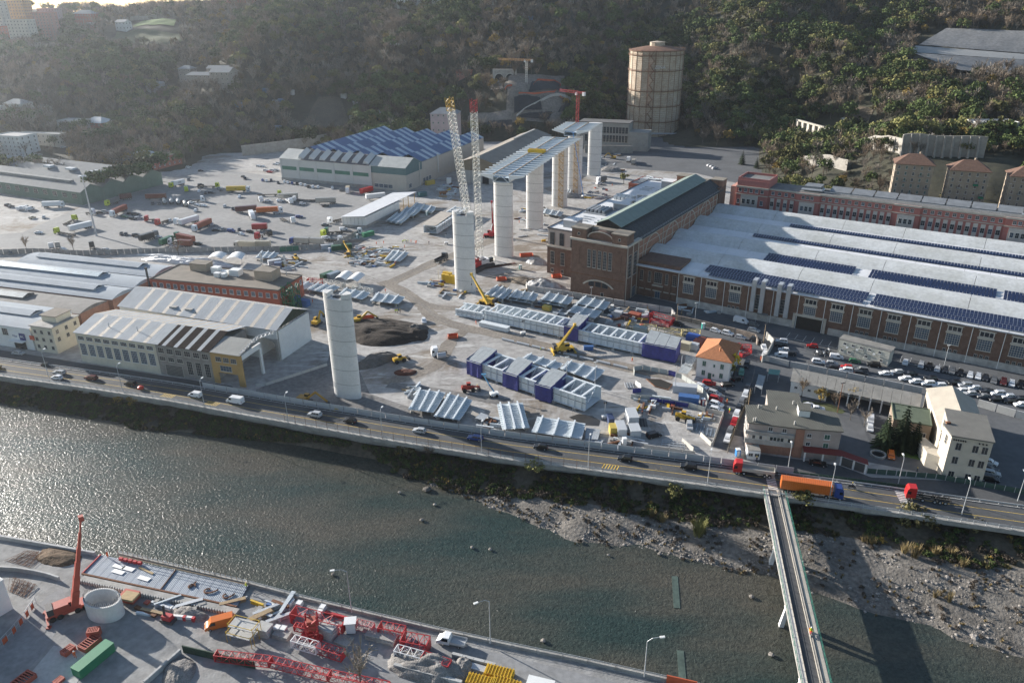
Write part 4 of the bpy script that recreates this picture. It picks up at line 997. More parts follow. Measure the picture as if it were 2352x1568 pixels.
th=tg('striped_warehouse','big gabled warehouse with white and tan striped roof and white end wall','warehouse',S(35,10))
S.part(th,'wall',whr,0,Ls-9,.2,19.4,0,11.9)
n=44
for k in range(n):
 a0,a1=-.3+k*(Ls+.9)/n,-.3+(k+1)*(Ls+.9)/n-.03;m=sheet_t if k%4==1 and k>4 else sheet_w
 S.slope(th,'roof_panel',m,a0,a1,-.5,11.9,10,16.1);S.slope(th,'roof_panel',sheet_t if k%2 else sheet_w,a0,a1,10,16.1,20.2,11.9)
S.part(th,'end_wall',whr,Ls-.5,Ls,1.2,19.5,0,11)
b=MB();b.add([S(Ls-.35,.4,11.6),S(Ls-.35,19.6,11.6),S(Ls-.35,10,15.8)],[(0,1,2)])
for d in np.linspace(.5,19.5,9):b.tube(S(Ls-.1,d,11.3),S(Ls-.1,10+(d-10)*.4,14.2),.08,4)
b.build('gable_truss',M('dark_green_steel',(.035,.05,.035),.7,var=.2),th)
S.part(th,'front_wall',whr,Ls-13.5,Ls,0,.4,8.2,11.4);S.part(th,'portal_post',cn2,Ls-1.2,Ls,-.1,.9,0,8.4)
S.part(th,'portal_post',cn2,Ls-13.6,Ls-12.4,-.1,.9,0,8.4)
b=MB()
for k in range(10):
 t0,t1=math.pi*k/10,math.pi*(k+1)/10;c=Ls-6.8;f=lambda t:(c-5.6*math.cos(t),5.6+2.6*math.sin(t))
 (x0,z0),(x1,z1)=f(t0),f(t1);b.hexa([S(x0,.05,z0),S(x1,.05,z1),S(x1,.45,z1),S(x0,.45,z0),S(x0,.05,8.3),S(x1,.05,8.3),S(x1,.45,8.3),S(x0,.45,8.3)])
b.build('arch',cn2,th)
for a_ in(22,29):S.part(th,'roof_vent',cn2,a_,a_+3,2.2,3.6,12.4,13.6)
A,B=Vc((-151.4,303,0)),Vc((-93.4,287.1,0));O=Frame(A,B-A);Lo=(B-A).length
red_w=M('brick_red_render',(.36,.10,.06),.85,var=.1,scale=.3);brownroof=M('brown_felt',(.20,.175,.145),.95,var=.18,scale=.25)
th=tg('red_works','long flat roofed red works with a row of white barred windows','factory',O(30,9))
O.part(th,'wall',red_w,0,Lo,0,19,0,9)
frf(th,[O(0,0),O(Lo,0),O(Lo,19),O(0,19)],9,brownroof,.35,M('roof_edge',(.1,.09,.08),.8,var=.1))
fcd(th,O(0,0),O(Lo,0),18,[5.6],1.8,2.0,nx=4,fm='frame_white',gm='glass_blue')
fcd(th,O(Lo,0),O(Lo,19),5,[5.6],1.5,2.0,nx=3,fm='frame_white',gm='glass_blue')
for(a0,a1,d0,d1,h,m)in((10,18,13,18,3.2,M('tan_render',(.42,.34,.26),.9,var=.1)),(44,52,9,16,4,M('tan_render'))):
 q=O.part(th,'roof_house',m,a0,a1,d0,d1,9,9+h);O.part(q,'cap',brownroof,a0-.3,a1+.3,d0-.3,d1+.3,9+h,9.25+h)
for i,(a0,d0,w,dd,h)in enumerate(((21,12,3.5,3,2.6),(26,11.5,3.2,2.2,1.6),(30.5,11,4.5,3.4,2.6),(25,8,2.6,2,1.8),(28.3,8.4,1.8,2,1.6),(31,14.6,3,1.4,1.2))):O.part(th,'air_unit',wht,a0,a0+w,d0,d0+dd,9.06,9.06+h)
b=MB();b.tube(O(-1,-.2,0),O(-1,-.2,13.5),.45,8);b.tube(O(-1,-.2,13.2),O(-1,-.2,14),.6,8);b.build('chimney',dks,th)
for a_ in(43,54):b=MB();b.tube(O(a_,17,9),O(a_,17,18.5),.18,6);[b.box(O(a_,17,z),(.8,.8,1.6))for z in(15,17.2)];b.build('antenna_mast',sgy,th)
green_st=M('green_steel',(.03,.14,.06),.6,var=.15)
th=tg('green_steel_tower','green steel bracing tower against the end of the red works','tower',O(Lo+3,4))
for k in range(3):b=MB();trs(b,O(Lo+3,4,3.5*k),O(Lo+3,4,3.5*k+3.5),5,5,1,.22,.16,O.e);trs(b,O(Lo+3,4,3.5*k),O(Lo+3,4,3.5*k+3.5),3,5,1,.14,.12,O.e);b.build('bay',green_st,th)
V=Frame((-155,310),(.955,-.297))
def vault(nm,label,a0,a1,d0,d1,ze,rise,m,wm,lant=None,strips=8):
 th=tg(nm,label,'shed',V((max(a0,-80)+a1)/2,(d0+d1)/2));V.part(th,'wall',wm,a0,a1,d0+.1,d1-.1,0,ze)
 N_=9;pr=[(d0+(d1-d0)*k/N_,ze+rise*.6*math.sin(math.pi*k/N_)**.8)for k in range(N_+1)]
 for s in range(strips):
  b=MB();x0,x1=a0+(a1-a0)*s/strips,a0+(a1-a0)*(s+1)/strips-.06
  for(y0,z0),(y1,z1)in zip(pr[:-1],pr[1:]):b.slab([V(x0,y0,z0),V(x1,y0,z0),V(x1,y1,z1),V(x0,y1,z1)],.12)
  b.build('roof_panel',m,th)
 b=MB();vs=[V(a1-.05,y,z)for y,z in pr];b.poly(vs[::-1]);b.build('gable',m,th)
 dm=(d0+d1)/2
 if lant:
  l0,l1,lm=lant;zt=ze+rise*.6*.6
  q=V.part(th,'lantern',m,l0,l1,dm-2.6,dm+2.6,zt-.5,zt+1.0)
  for s in range(6):
   x0,x1=l0+(l1-l0)*s/6,l0+(l1-l0)*(s+1)/6-.05
   V.slope(q,'roof_panel',lm if lm else m,x0,x1,dm-3,zt+1.0,dm,zt+1.9);V.slope(q,'roof_panel',m,x0,x1,dm,zt+1.9,dm+3,zt+1.0)
 return th
vault('vaulted_shed','rearmost vaulted shed with grey blue roof against the lorry park fence',-73,2,0,14.5,7.5,2.6,sheet_b,grey_w,(-66,-9,None))
vault('vaulted_shed','vaulted shed with long glazed skylight along its ridge',-110,3,-12.8,-.1,7.2,2.4,sheet_b,bkl,(-105,-18,M('glazed_roof',(.22,.33,.40),.3,var=.2,scale=.6,wave=.8)))
vault('vaulted_shed','vaulted shed with yellowed rooflights behind the striped warehouse',-110,4,-26,-12.9,7,2.4,sheet_b,bkl,(-108,-8,None))
vault('vaulted_shed','dull dark roofed shed with patched glass sheets',-110,2,-40.5,-26.1,6.4,2.2,M('dark_grey_sheet',(.16,.155,.15),.8,var=.25,scale=.3,wave=.9),bkl,(-100,-30,M('wired_glass',(.25,.3,.32),.4,var=.3,scale=.3)))
t5=vault('vaulted_shed','vaulted shed with white street front and company sign',-80,0,-61,-42,8.5,2.6,sheet_b,whr,(-75,-6,None))
for k in range(3):
 ist('window',wmh(2.6,2.6,3,3,'frame_stone','glass',True),t5,V(-9-6.5*k-3,-60.9,4.8),V.rz)
sg=V.part(t5,'sign_board',wht,-9.5,-5.6,-61.15,-60.95,3.6,6.2);s2=V.part(t5,'sign_board',M('sign_blue',(.02,.03,.16),.5,var=0),-5.6,-3,-61.15,-60.95,3.6,6.2)
text('Filse',1.2,V(-7.6,-61.17,4.6),R(90),V.rz,_M['sign_blue'],t5);text('BIC',1.2,V(-4.3,-61.17,4.6),R(90),V.rz,wht,t5)
V.part(t5,'entrance',darkwin,-9,-3.6,-61.05,-60.95,0,3.3);V.part(t5,'canopy',whr,-9.6,-2.8,-63,-61,3.35,3.6)
th=tg('corner_office','small three storey cream corner office with flat roof and roof hut','building',V(7,-56))
V.part(th,'wall',cream_w,1,10.5,-61,-49,0,10);V.part(th,'roof',cn2,.6,10.9,-61.4,-48.6,10,10.3);q=V.part(th,'roof_hut',cream_w,2.5,9,-57,-50.5,10.3,12.6);V.part(q,'cap',brownroof,2,9.5,-57.5,-50,12.6,12.85)
fcd(th,V(1,-61),V(10.5,-61),[1.6,4.6,8],[7.2,4.3,1.4],1.3,1.5,fm='frame_stone');fcd(th,V(10.5,-61),V(10.5,-49),3,[7.2,4.3],1.3,1.6,fm='frame_stone')
V.part(th,'sign_board',M('sign_red',(.5,.08,.03),.6,var=0),-.6,1.4,-61.3,-61.05,4.4,6)
th=tg('lean_to_shed','white roofed lean-to shed open at its far end','shed',(-76,435,0));A,B,C,D=[Vc(p)for p in((-93.3,409.9,0),(-80,407.2,0),(-57.6,463.6,0),(-72.5,465,0))]
whitesheet=M('clean_white_sheet',(.62,.63,.65),.55,var=.04,wave=.8)
for k in range(12):
 t0,t1=k/12,(k+1)/12-.003;MB().slab([at(lq(A,D,t0),6),at(lq(B,C,t0),6.8),at(lq(B,C,t1),6.8),at(lq(A,D,t1),6)],.15).build('roof_panel',whitesheet,th)
MB().prism([lq(A,D,.02),lq(B,C,.02),lq(B,C,.64),lq(A,D,.64)],0,5.9).build('wall',whr,th)
MB().prism([lq(A,D,.015)-Vc((.05,.05,0)),lq(B,C,.015)-Vc((-.05,.05,0)),lq(B,C,.65)+Vc((.07,0,0)),lq(A,D,.65)-Vc((.05,0,0))],0,1.4).build('plinth',cn2,th)
for t in(.72,.82,.95):
 for e,g,z in((A,D,5.9),(B,C,6.6)):p=lq(e,g,t);MB().tube(p,at(p,z),.2,6).build('post',scaf,th)
for k in range(6):p=lq(A,B,.1+.16*k);MB().box((p.x,p.y-.02,4),(.16,.16,3.8)).build('wall_post',cn2,th)
W4=Frame((-67.6,492.4),(.921,-.388));th=tg('blue_roofed_warehouse','big white warehouse with five blue striped roofs and slanting white skylights','warehouse',W4(-50,40))
wall_w=M('panel_white',(.56,.56,.54),.8,var=.06,scale=.15);wall_b=M('panel_beige',(.47,.44,.39),.8,var=.06);teal=M('teal_sheet',(.10,.18,.19),.6,var=.1,wave=.6)
bl=M('blue_sheet',(.06,.12,.255),.5,var=.12,scale=.3,wave=.5);skl=M('translucent_sheet',(.42,.50,.56),.4,var=.12)
W4.part(th,'wall',wall_w,-99,-26,0,121,0,15.2);W4.part(th,'wall',wall_b,-26,0,.3,121,0,15)
W4.part(th,'wall',wall_b,-25.9,-.1,.4,22,15,15.3)
b=MB();W4.box(b,-26,0.05,.2,.3,10.5,15.2);W4.box(b,0,.1,.2,22,10.5,15.2);b.add([W4(.1,.2,15.2),W4(.1,22,15.2),W4(.1,11,19.8)],[(0,1,2)]);b.build('teal_band',teal,th)
MB().add([W4(-99,0,15.2),W4(-99,22,15.2),W4(-99,11,19.8)],[(0,2,1)]).build('gable',wall_w,th)
for k in range(11):
 a0,a1=-99.3+9.06*k,-99.3+9.06*(k+1)-.05;W4.slope(th,'roof_panel',M('front_roof_grey',(.40,.41,.39),.6,var=.12,wave=.5)if(k<2 or k>7)else M('front_roof_dark',(.09,.09,.1),.8,var=.2),a0,a1,-.4,15.1,11,19.9);W4.slope(th,'roof_panel',_M['front_roof_grey'],a0,a1,11,19.9,22.3,15.2)
for k in range(7):
 a0=-84+k*8.6;b=MB();p=lambda x,d,z:W4(x,d,z)
 b.add([p(a0,1,15.7),p(a0+4.4,1,15.7),p(a0+4.4,10.5,19.8),p(a0,10.5,19.8),p(a0+1,1,17.9),p(a0+1,10.5,21.7)],[(0,1,4),(1,2,5,4),(0,4,5,3),(2,3,5)]);b.build('skylight',wall_w,th)
for k in range(5):
 a0=-99+19.8*k;am=a0+9.9;a1=a0+19.8
 for s in range(25):
  d0,d1=22+s*4,22+(s+1)*4-.05
  m=skl if(s in(2,4,6,11,13,15,17,20,22)or s==24)else bl
  MB().slab([W4(am,d0,19.6),W4(a1-.1,d0,15.4),W4(a1-.1,d1,15.4),W4(am,d1,19.6)],.12).build('roof_panel',m,th)
 MB().slab([W4(a0+.1,22,15.4),W4(am,22,19.6),W4(am,122,19.6),W4(a0+.1,122,15.4)],.12).build('roof',bl,th)
 MB().add([W4(a0,121.5,15.3),W4(a1,121.5,15.3),W4(am,121.5,19.5)],[(0,2,1)]).build('gable',wall_w,th)
for k in range(5):W4.part(th,'green_glazing',M('green_glass',(.06,.19,.14),.4,var=.15),-97.5+14.4*k,-85.6+14.4*k,-.12,.02,7.6,10)
for k in range(6):W4.part(th,'rib',wall_w,-98.6+14.4*k,-97.7+14.4*k,-.3,.01,0,15)
W4.part(th,'plinth',cn2,-99.1,-26,-.35,0,0,2)
fcd(th,W4(-26,.3),W4(0,.3),[3.5,7,10.5,14],[1.2],3.2,2.4,nx=4,ny=2,gm='glass_blue');fcd(th,W4(0,.3),W4(0,121),[5,24,28,32],[1.4],3.4,2.8,nx=4,ny=3,gm='glass_blue')
b=MB();b.tube(W4(.4,18,0),W4(.4,18,15.5),.3,6);b.tube(W4(.4,44,4),W4(.4,44,16.5),.6,8);b.build('flue',wall_w,th)
th=tg('tan_hall','long tan gabled hall with pale lower wall between warehouse and bridge','hall',(-5,580,0));A,B=Vc((-33.6,519,0)),Vc((-10.5,510,0));TH=Frame(A,B-A);Lt=(B-A).length
tan_s=M('tan_roof_sheet',(.27,.24,.20),.8,var=.12,scale=.1,wave=.6);tan_p=M('tan_panel',(.27,.21,.14),.8,var=.1)
TH.part(th,'wall',M('pale_panel_wall',(.44,.43,.40),.8,var=.08),0,Lt,0,118,0,8.5);TH.part(th,'upper_wall',tan_p,-.1,Lt+.1,-.1,118.1,8.5,14)
MB().add([TH(-.1,-.1,14),TH(Lt+.1,-.1,14),TH(Lt/2,-.1,17.6)],[(0,1,2)]).build('gable',tan_p,th)
for s in range(12):
 d0,d1=-.8+s*10,-.8+(s+1)*10-.06
 MB().slab([TH(-.7,d0,13.9),TH(Lt/2,d0,17.9),TH(Lt/2,d1,17.9),TH(-.7,d1,13.9)],.15).build('roof_panel',tan_s,th)
 MB().slab([TH(Lt/2,d0,17.9),TH(Lt+.7,d0,13.9),TH(Lt+.7,d1,13.9),TH(Lt/2,d1,17.9)],.15).build('roof_panel',tan_s,th)
TH.part(th,'gate',darkwin,Lt-9,Lt-4.4,-.15,.05,0,6);TH.part(th,'ridge_vent',M('pale_panel_wall'),Lt/2-.8,Lt/2+.8,70,114,17.9,18.9)
for k in range(8):ist('window',wmh(5,3.4,4,2,'frame_stone','glass',False),th,TH(Lt+.1,10+13*k,9.6),TH.rz+math.pi/2)
GW=Frame((-264,465),(.905,-.428));th=tg('green_warehouse','green walled warehouse with four grey pitched roofs behind umbrella pines','warehouse',GW(-40,30))
gw_m=M('green_wall',(.10,.16,.13),.8,var=.15,scale=.2);gr_m=M('grey_roof_sheet',(.21,.22,.225),.85,spec=.2,var=.1,scale=.2,wave=.6)
for k in range(4):
 d0=15.5*k;GW.part(th,'wall',gw_m,-120,0,d0+.05,d0+15.45,0,8);MB().add([GW(.02,d0,8),GW(.02,d0+15.5,8),GW(.02,d0+7.75,11.6)],[(0,1,2)]).build('gable',gw_m,th)
 for s in range(10):
  a0,a1=-120.5+12.1*s,-120.5+12.1*(s+1)-.06;GW.slope(th,'roof_panel',gr_m,a0,a1,d0-.3,7.9,d0+7.75,11.7);GW.slope(th,'roof_panel',gr_m,a0,a1,d0+7.75,11.7,d0+15.6,8.05)
GW.part(th,'ridge_monitor',gr_m,-95,-16,6.3,9.2,11.3,12.6)
for a_ in(-80,-58,-34):GW.part(th,'rooflight',M('pale_rooflight',(.5,.52,.53),.5,var=.1),a_,a_+7,34,38,10.6,11.9)
for k in range(9):ist('window',wmh(4,3,4,2,'frame_stone','glass',False),th,GW(-6-9*k,0,3.6),GW.rz)
BR=Frame((-262.5,563),(.89,-.456));th=tg('brown_and_red_block','flat roofed three storey block, brown front and red side, with roof skylight','building',BR(-25,12))
BR.part(th,'wall',M('brown_front',(.30,.25,.19),.9,var=.1),-60,0,0,27,0,9);BR.part(th,'side_wall',M('red_side',(.33,.12,.09),.9,var=.1),0,.3,-.05,27.05,0,9);frf(th,[BR(-60,0),BR(.3,0),BR(.3,27),BR(-60,27)],9,_M['brown_felt'],.7,M('tan_render'))
fcd(th,BR(-60,0),BR(0,0),14,[5.6,2],2.2,1.9,nx=3);fcd(th,BR(.3,0),BR(.3,27),6,[6,2.4],1.2,1.5)
b=MB();q=[BR(-30,9,9.1),BR(-10,9,9.1),BR(-10,18,9.1),BR(-30,18,9.1)];t0,t1=BR(-27,13.5,11.6),BR(-13,13.5,11.6);b.add(q+[t0,t1],[(0,1,5,4),(1,2,5),(2,3,4,5),(3,0,4)]);b.build('skylight',skl,th)
# ================================================================ vehicles
def paint(name,c,r=.28):return M('paint_'+name,c,r,var=.03,scale=.8,spec=.6)
PA={k:paint(k,v)for k,v in dict(white=(.72,.73,.74),silver=(.42,.43,.44),grey=(.16,.165,.17),black=(.012,.012,.014),dark=(.03,.033,.04),blue=(.03,.06,.22),red=(.42,.02,.02),darkred=(.10,.025,.025),green=(.03,.14,.07),lightgreen=(.12,.3,.22),orange=(.60,.16,.03),yellow=(.62,.42,.03),lime=(.45,.52,.03),cream=(.55,.48,.36),brown=(.22,.07,.045),rust=(.33,.09,.05),beige=(.42,.40,.36)).items()}
CNAME=dict(dark='dark grey',darkred='dark red',lightgreen='pale green',rust='rust red')
cgl=M('car_glass',(.015,.018,.022),.1,var=0,spec=.6);lamp_w=M('lamp_clear',(.6,.6,.58),.2,var=0);lamp_r=M('lamp_red',(.35,.01,.01),.3,var=0)
def hu(b,prof,w0,w1=None,y=0.):
 zs=[p[1]for p in prof];zm=max(zs);w1=w1 or w0
 def half(z):return(w0+(w1-w0)*max(0,(z-.7)/(zm-.7+1e-6)))/2
 L_=[(x,-half(z),z)for x,z in prof];R_=[(x,half(z),z)for x,z in prof];n=len(prof)
 b.add(L_+R_,[list(range(n)),list(range(n,2*n))[::-1]]+[(i,n+i,n+(i+1)%n,(i+1)%n)for i in range(n)]);return b
def wheel_mesh(r,w):
 b=MB();b.mat(0).tube((0,-w/2,0),(0,w/2,0),r,12);b.mat(1).tube((0,-w/2-.01,0),(0,w/2+.01,0),r*.55,8);return b.mesh('wheel',[brb,sgy])
WHL=wheel_mesh(.33,.22);WHT=wheel_mesh(.5,.32)
SHAPES={ # body outline, greenhouse (base x0,x1, roof x0,x1, base z, roof z), width, wheel x
 'hatchback':([(-1.95,.3),(1.95,.3),(2.0,.62),(1.85,.8),(1.0,.95),(-1.75,1.0),(-1.98,.75)],(-1.8,1.0,-1.5,.25,.96,1.48),1.72,(1.25,-1.25)),
 'estate car':([(-2.2,.3),(2.2,.3),(2.25,.6),(2.1,.8),(1.1,.93),(-2.05,.98),(-2.22,.75)],(-2.1,1.1,-1.85,.3,.95,1.47),1.78,(1.4,-1.4)),
 'saloon car':([(-2.2,.3),(2.2,.3),(2.25,.6),(2.1,.8),(1.1,.93),(-1.5,.98),(-2.15,.95),(-2.25,.7)],(-1.6,1.1,-1.0,.3,.95,1.42),1.76,(1.4,-1.4)),
 'suv':([(-2.15,.38),(2.15,.38),(2.2,.75),(2.05,.98),(1.1,1.1),(-2.0,1.14),(-2.18,.85)],(-2.0,1.15,-1.8,.4,1.1,1.72),1.84,(1.35,-1.35)),
 'small van':([(-2.2,.32),(2.2,.32),(2.25,.7),(2.0,.98),(1.4,1.08),(.7,1.78),(-2.1,1.8),(-2.22,1.2)],None,1.82,(1.4,-1.35)),
 'van':([(-2.8,.35),(2.8,.35),(2.85,.8),(2.55,1.15),(2.1,1.3),(1.45,2.2),(-2.7,2.3),(-2.82,1.5)],None,2.0,(1.85,-1.75)),
}
def qpl(b,p,t=.015):
 a=[Vc(q)for q in p];n=(a[1]-a[0]).cross(a[3]-a[0]).normalized()*t
 b.hexa([q-n*.5 for q in a]+[q+n for q in a])if False else b.add([q+n for q in a],[(0,1,2,3)]);return b
def cms(kind):
 prof,gh,w,wx=SHAPES[kind];D={}
 b=MB();hu(b,prof,w,w*.9 if gh is None else w)
 if gh:
  x0,x1,r0,r1,z0,z1=gh;y0,y1=w/2-.06,w/2-.22
  b.hexa([(x0,-y0,z0-.03),(x1,-y0,z0-.03),(x1,y0,z0-.03),(x0,y0,z0-.03),(r0,-y1,z1),(r1,-y1,z1),(r1,y1,z1),(r0,y1,z1)])
  def S(u,v,s): # side wall point
   xb=x0+(x1-x0)*u;xr=r0+(r1-r0)*u;return((xb+(xr-xb)*v),s*(y0+(y1-y0)*v),z0+(z1-z0)*v)
  g=MB();qpl(g,[(x1,y0*.9,z0+.02),(x1-(x1-r1)*.9,y1*.92,z1-.06),(x1-(x1-r1)*.9,-y1*.92,z1-.06),(x1,-y0*.9,z0+.02)][::-1],.03);D['windscreen']=g
  g=MB();qpl(g,[(x0,-y0*.85,z0+.1),(x0+(r0-x0)*.9,-y1*.85,z1-.07),(x0+(r0-x0)*.9,y1*.85,z1-.07),(x0,y0*.85,z0+.1)][::-1],.03);D['rear_window']=g
  for s,nm in((-1,'side_window'),(1,'side_window.b')):
   g=MB()
   for u0,u1 in((.06,.36),(.4,.68),(.72,.93)):
    q=[S(u0,.1,s),S(u1,.1,s),S(u1,.85,s),S(u0,.85,s)]
    qpl(g,q if s<0 else q[::-1],.02)
   D[nm]=g
 else:
  pf=dict((round(z,2),x)for x,z in prof);fx,fz=prof[4];gx,gz=prof[5];hw=w*.43
  g=MB();qpl(g,[(fx-(fx-gx)*.06,hw,fz+(gz-fz)*.06),(fx-(fx-gx)*.9,hw*.92,fz+(gz-fz)*.9),(fx-(fx-gx)*.9,-hw*.92,fz+(gz-fz)*.9),(fx-(fx-gx)*.06,-hw,fz+(gz-fz)*.06)][::-1],.03);D['windscreen']=g
  for s,nm in((-1,'side_window'),(1,'side_window.b')):
   g=MB();y=s*(w/2-.015);zz0,zz1=fz+.04,gz-.22;q=[(gx-.75,y,zz0),(fx-.25,y,zz0),(gx+.02,y*.955,zz1),(gx-.75,y*.955,zz1)];qpl(g,q if s<0 else q[::-1],.05);D[nm]=g
 xf,xr=prof[2][0],prof[0][0]
 for s,nm in((-1,''),(1,'.b')):
  g=MB();g.box((xf-.08,s*(w/2-.28),prof[2][1]+.02),(.2,.36,.16));D['headlight'+nm]=g
  g=MB();g.box((xr-.0,s*(w/2-.2),.78 if gh else 1.1),(.1,.22,.3));D['tail_light'+nm]=g
 return b,D,w,wx
MATS=dict(windscreen=cgl,rear_window=cgl,side_window=cgl,headlight=lamp_w,tail_light=lamp_r)
_CM={}
for kd in SHAPES:
 b,D,w,wx=cms(kd);full={'body':b.mesh('body',[PA['white']])}
 for k,g in D.items():full[k]=g.mesh(k.split('.')[0],[MATS[k.split('.')[0]]])
 one=MB();one.v=list(b.v);one.f=[list(f)for f in b.f];one.mi=[0]*len(b.f)
 for k,g in D.items():
  one.k={'windscreen':1,'rear_window':1,'side_window':1,'headlight':2,'tail_light':3}[k.split('.')[0]];one.add(g.v,g.f)
 one.k=4
 for x in wx:
  for s in(-1,1):one.tube((x,s*(w/2-.2),.33),(x,s*(w/2+.01),.33),.33,10)
 _CM[kd]=(full,one.mesh('car',[PA['white'],cgl,lamp_w,lamp_r,brb]),w,wx)
USED_LAB={}
def car(p,h,kind,col,where,group,near=False,z=0.,name=None):
 full,one,w,wx=_CM[kind];lab=f"{CNAME.get(col, col)} {kind} {where}";nm=name or('parked_car' if 'van' not in kind else 'parked_van')
 rz=h;p=at(p,z)
 cat='van' if 'van' in kind else 'car'
 if not near:
  o=bpy.data.objects.new(nm,one);COL.objects.link(o);o.location=p;o.rotation_euler=(0,0,rz);repaint(o,PA[col]);return tq(o,lab,cat,group)
 th=tg(nm,lab,cat,p,rz,group)
 for k,me in full.items():
  o=bpy.data.objects.new(k.split('.')[0],me);COL.objects.link(o);o.parent=th
  if k=='body':repaint(o,PA[col])
 for x in wx:
  for s in(-1,1):o=bpy.data.objects.new('wheel',WHL);COL.objects.link(o);o.parent=th;o.location=(x,s*(w/2-.1),.33)
 return th
def phead(fn,x,y,vx,vy):a,b=fn(x,y),fn(x+vx*60,y+vy*60);return ang(a,b)
def T22(x,y,z=0):return T(2,2,x,y,z)
def T23(x,y,z=0):return T(2,3,x,y,z)
def T20(x,y,z=0):return T(2,0,x,y,z)
def T21(x,y,z=0):return T(2,1,x,y,z)
def T10(x,y,z=0):return T(1,0,x,y,z)
def T13(x,y,z=0):return T(1,3,x,y,z)
ri=random.Random(5)
def kinds():return ri.choice(['hatchback','hatchback','estate car','suv','saloon car'])
def rh(x,s=1):a=math.atan2(float(road_y(x+5,0)-road_y(x-5,0)),10.);return a if s>0 else a+math.pi
for fn,x,y,kd,c,s,wh in((T20,535,302,'estate car','silver',-1,'driving past the cream works front'),(T20,515,348,'hatchback','white',-1,'driving on the river side lane by the cream works'),(T20,820,350,'estate car','darkred',-1,'driving past the cream works front'),(T20,1172,402,'hatchback','black',-1,'driving past the grey works gate'),(T20,1752,505,'small van','white',-1,'driving by the start of the sheet fence'),(T20,2112,560,'van','white',-1,'driving before the yellow excavator'),(T21,530,682,'suv','silver',-1,'driving in front of the road-side pier'),(T21,845,735,'hatchback','black',-1,'driving past the foot of the road-side pier'),(T21,1465,825,'hatchback','silver',-1,'driving past the steel wing panels'),(T21,1965,890,'estate car','blue',-1,'driving along the riverside road'),(T22,258,970,'hatchback','black',-1,'driving beside the corrugated sheets'),(T22,1012,1075,'hatchback','black',-1,'driving beside the yellow hatched marking'),(T22,1582,1150,'suv','black',-1,'driving ahead of the red flatbed lorry')):
 p=fn(x,y,.45);car(p,rh(p.x,s),kd,c,wh,'traffic on the riverside road',True,.455,'moving_car' if 'van' not in kd else 'moving_van')
gb='cars parked in the marked bays by the brick sheds'
hn=math.atan2(HN.y,HN.x)
for i,(x,y,c)in enumerate(((1230,210,'white'),(1370,235,'silver'),(1440,252,'black'),(1515,270,'silver'),(1585,280,'dark'),(1645,292,'grey'),(1720,308,'black'),(1808,328,'white'),(1880,340,'white'),(1945,352,'dark'),(2020,375,'grey'),(2105,392,'darkred'),(2180,402,'white'),(2262,415,'black'))):
 car(T23(x,y),hn+math.pi,kinds(),c,'in a white lined bay against the brick sheds',gb,True)
hx=phead(T23,1230,350,1,.02)
for x,y,c in((1050,312,'white'),(1155,298,'silver'),(1265,314,'dark'),(1228,358,'white'),(1318,384,'white'),(1455,358,'black'),(1430,404,'white'),(1528,418,'white'),(1665,394,'black'),(1763,418,'silver'),(1845,443,'white'),(1730,466,'white'),(1808,492,'silver'),(1955,470,'dark'),(1930,515,'grey'),(2055,493,'white'),(2147,518,'white'),(2035,543,'black'),(2165,560,'black'),(2250,540,'dark'),(2262,592,'white')):
 car(T23(x,y),hx+math.pi,kinds(),c,'in the double row of slanted bays',gb,True)
hw_=phead(T23,600,250,1,.12)
for x,y,c,kd in((450,208,'white','suv'),(572,222,'silver','hatchback'),(572,256,'dark','estate car'),(702,255,'red','hatchback'),(697,284,'white','suv'),(835,280,'grey','suv'),(830,310,'dark','estate car'),(775,202,'green','hatchback'),(945,236,'black','suv'),(612,165,'white','small van'),(120,25,'white','suv'),(118,58,'dark','estate car'),(140,100,'white','hatchback'),(115,148,'white','small van'),(190,132,'dark','estate car'),(50,172,'grey','hatchback'),(395,66,'red','hatchback')):
 car(T23(x,y),hw_+math.pi*(ri.random()<.5),kd,c,'in the yard before the prefab offices','cars left about the yard',True)
for x,y,c,kd in((2050,1368,'white','van'),(2165,1395,'grey','hatchback'),(1822,1450,'white','hatchback'),(1930,1476,'white','suv'),(2045,1510,'silver','hatchback'),(2165,1446,'silver','estate car'),(2185,1536,'dark','suv'),(1490,1390,'black','estate car')):
 car(T12(x,y),phead(T12,x,y,1,.25),kd,c,'along the lane below the brick sheds','cars along the lane',True)
for(x,y,c,kd,vx,vy)in((2257,80,'white','hatchback',.35,1),(2262,138,'white','hatchback',-.4,1),(2100,235,'black','suv',-.4,1),(2055,302,'lightgreen','hatchback',-.2,1),(2015,360,'black','hatchback',1,-.3),(1765,402,'red','suv',1,.15),(1700,430,'white','estate car',1,.35),(1930,412,'black','estate car',1,-.1),(1815,492,'silver','suv',1,.35),(1845,466,'dark','estate car',1,.3),(1825,542,'red','suv',1,.2),(1830,592,'white','suv',1,.3),(1830,642,'white','suv',1,.25)):
 car(T22(x,y),phead(T22,x,y,vx,vy),kd,c,'near the white villa','cars round the villa',True)
for(x,y,c,kd)in((2110,445,'dark','suv'),(2090,505,'white','suv'),(2055,570,'grey','estate car'),(2028,625,'dark','hatchback'),(2010,685,'white','suv'),(1990,755,'red','suv'),(1950,838,'grey','suv'),(1930,898,'white','hatchback')):
 car(T22(x,y),phead(T22,x,y,-.4,1),kd,c,'in the lane beside the flat roofed office','cars parked nose to tail in the lane',True)
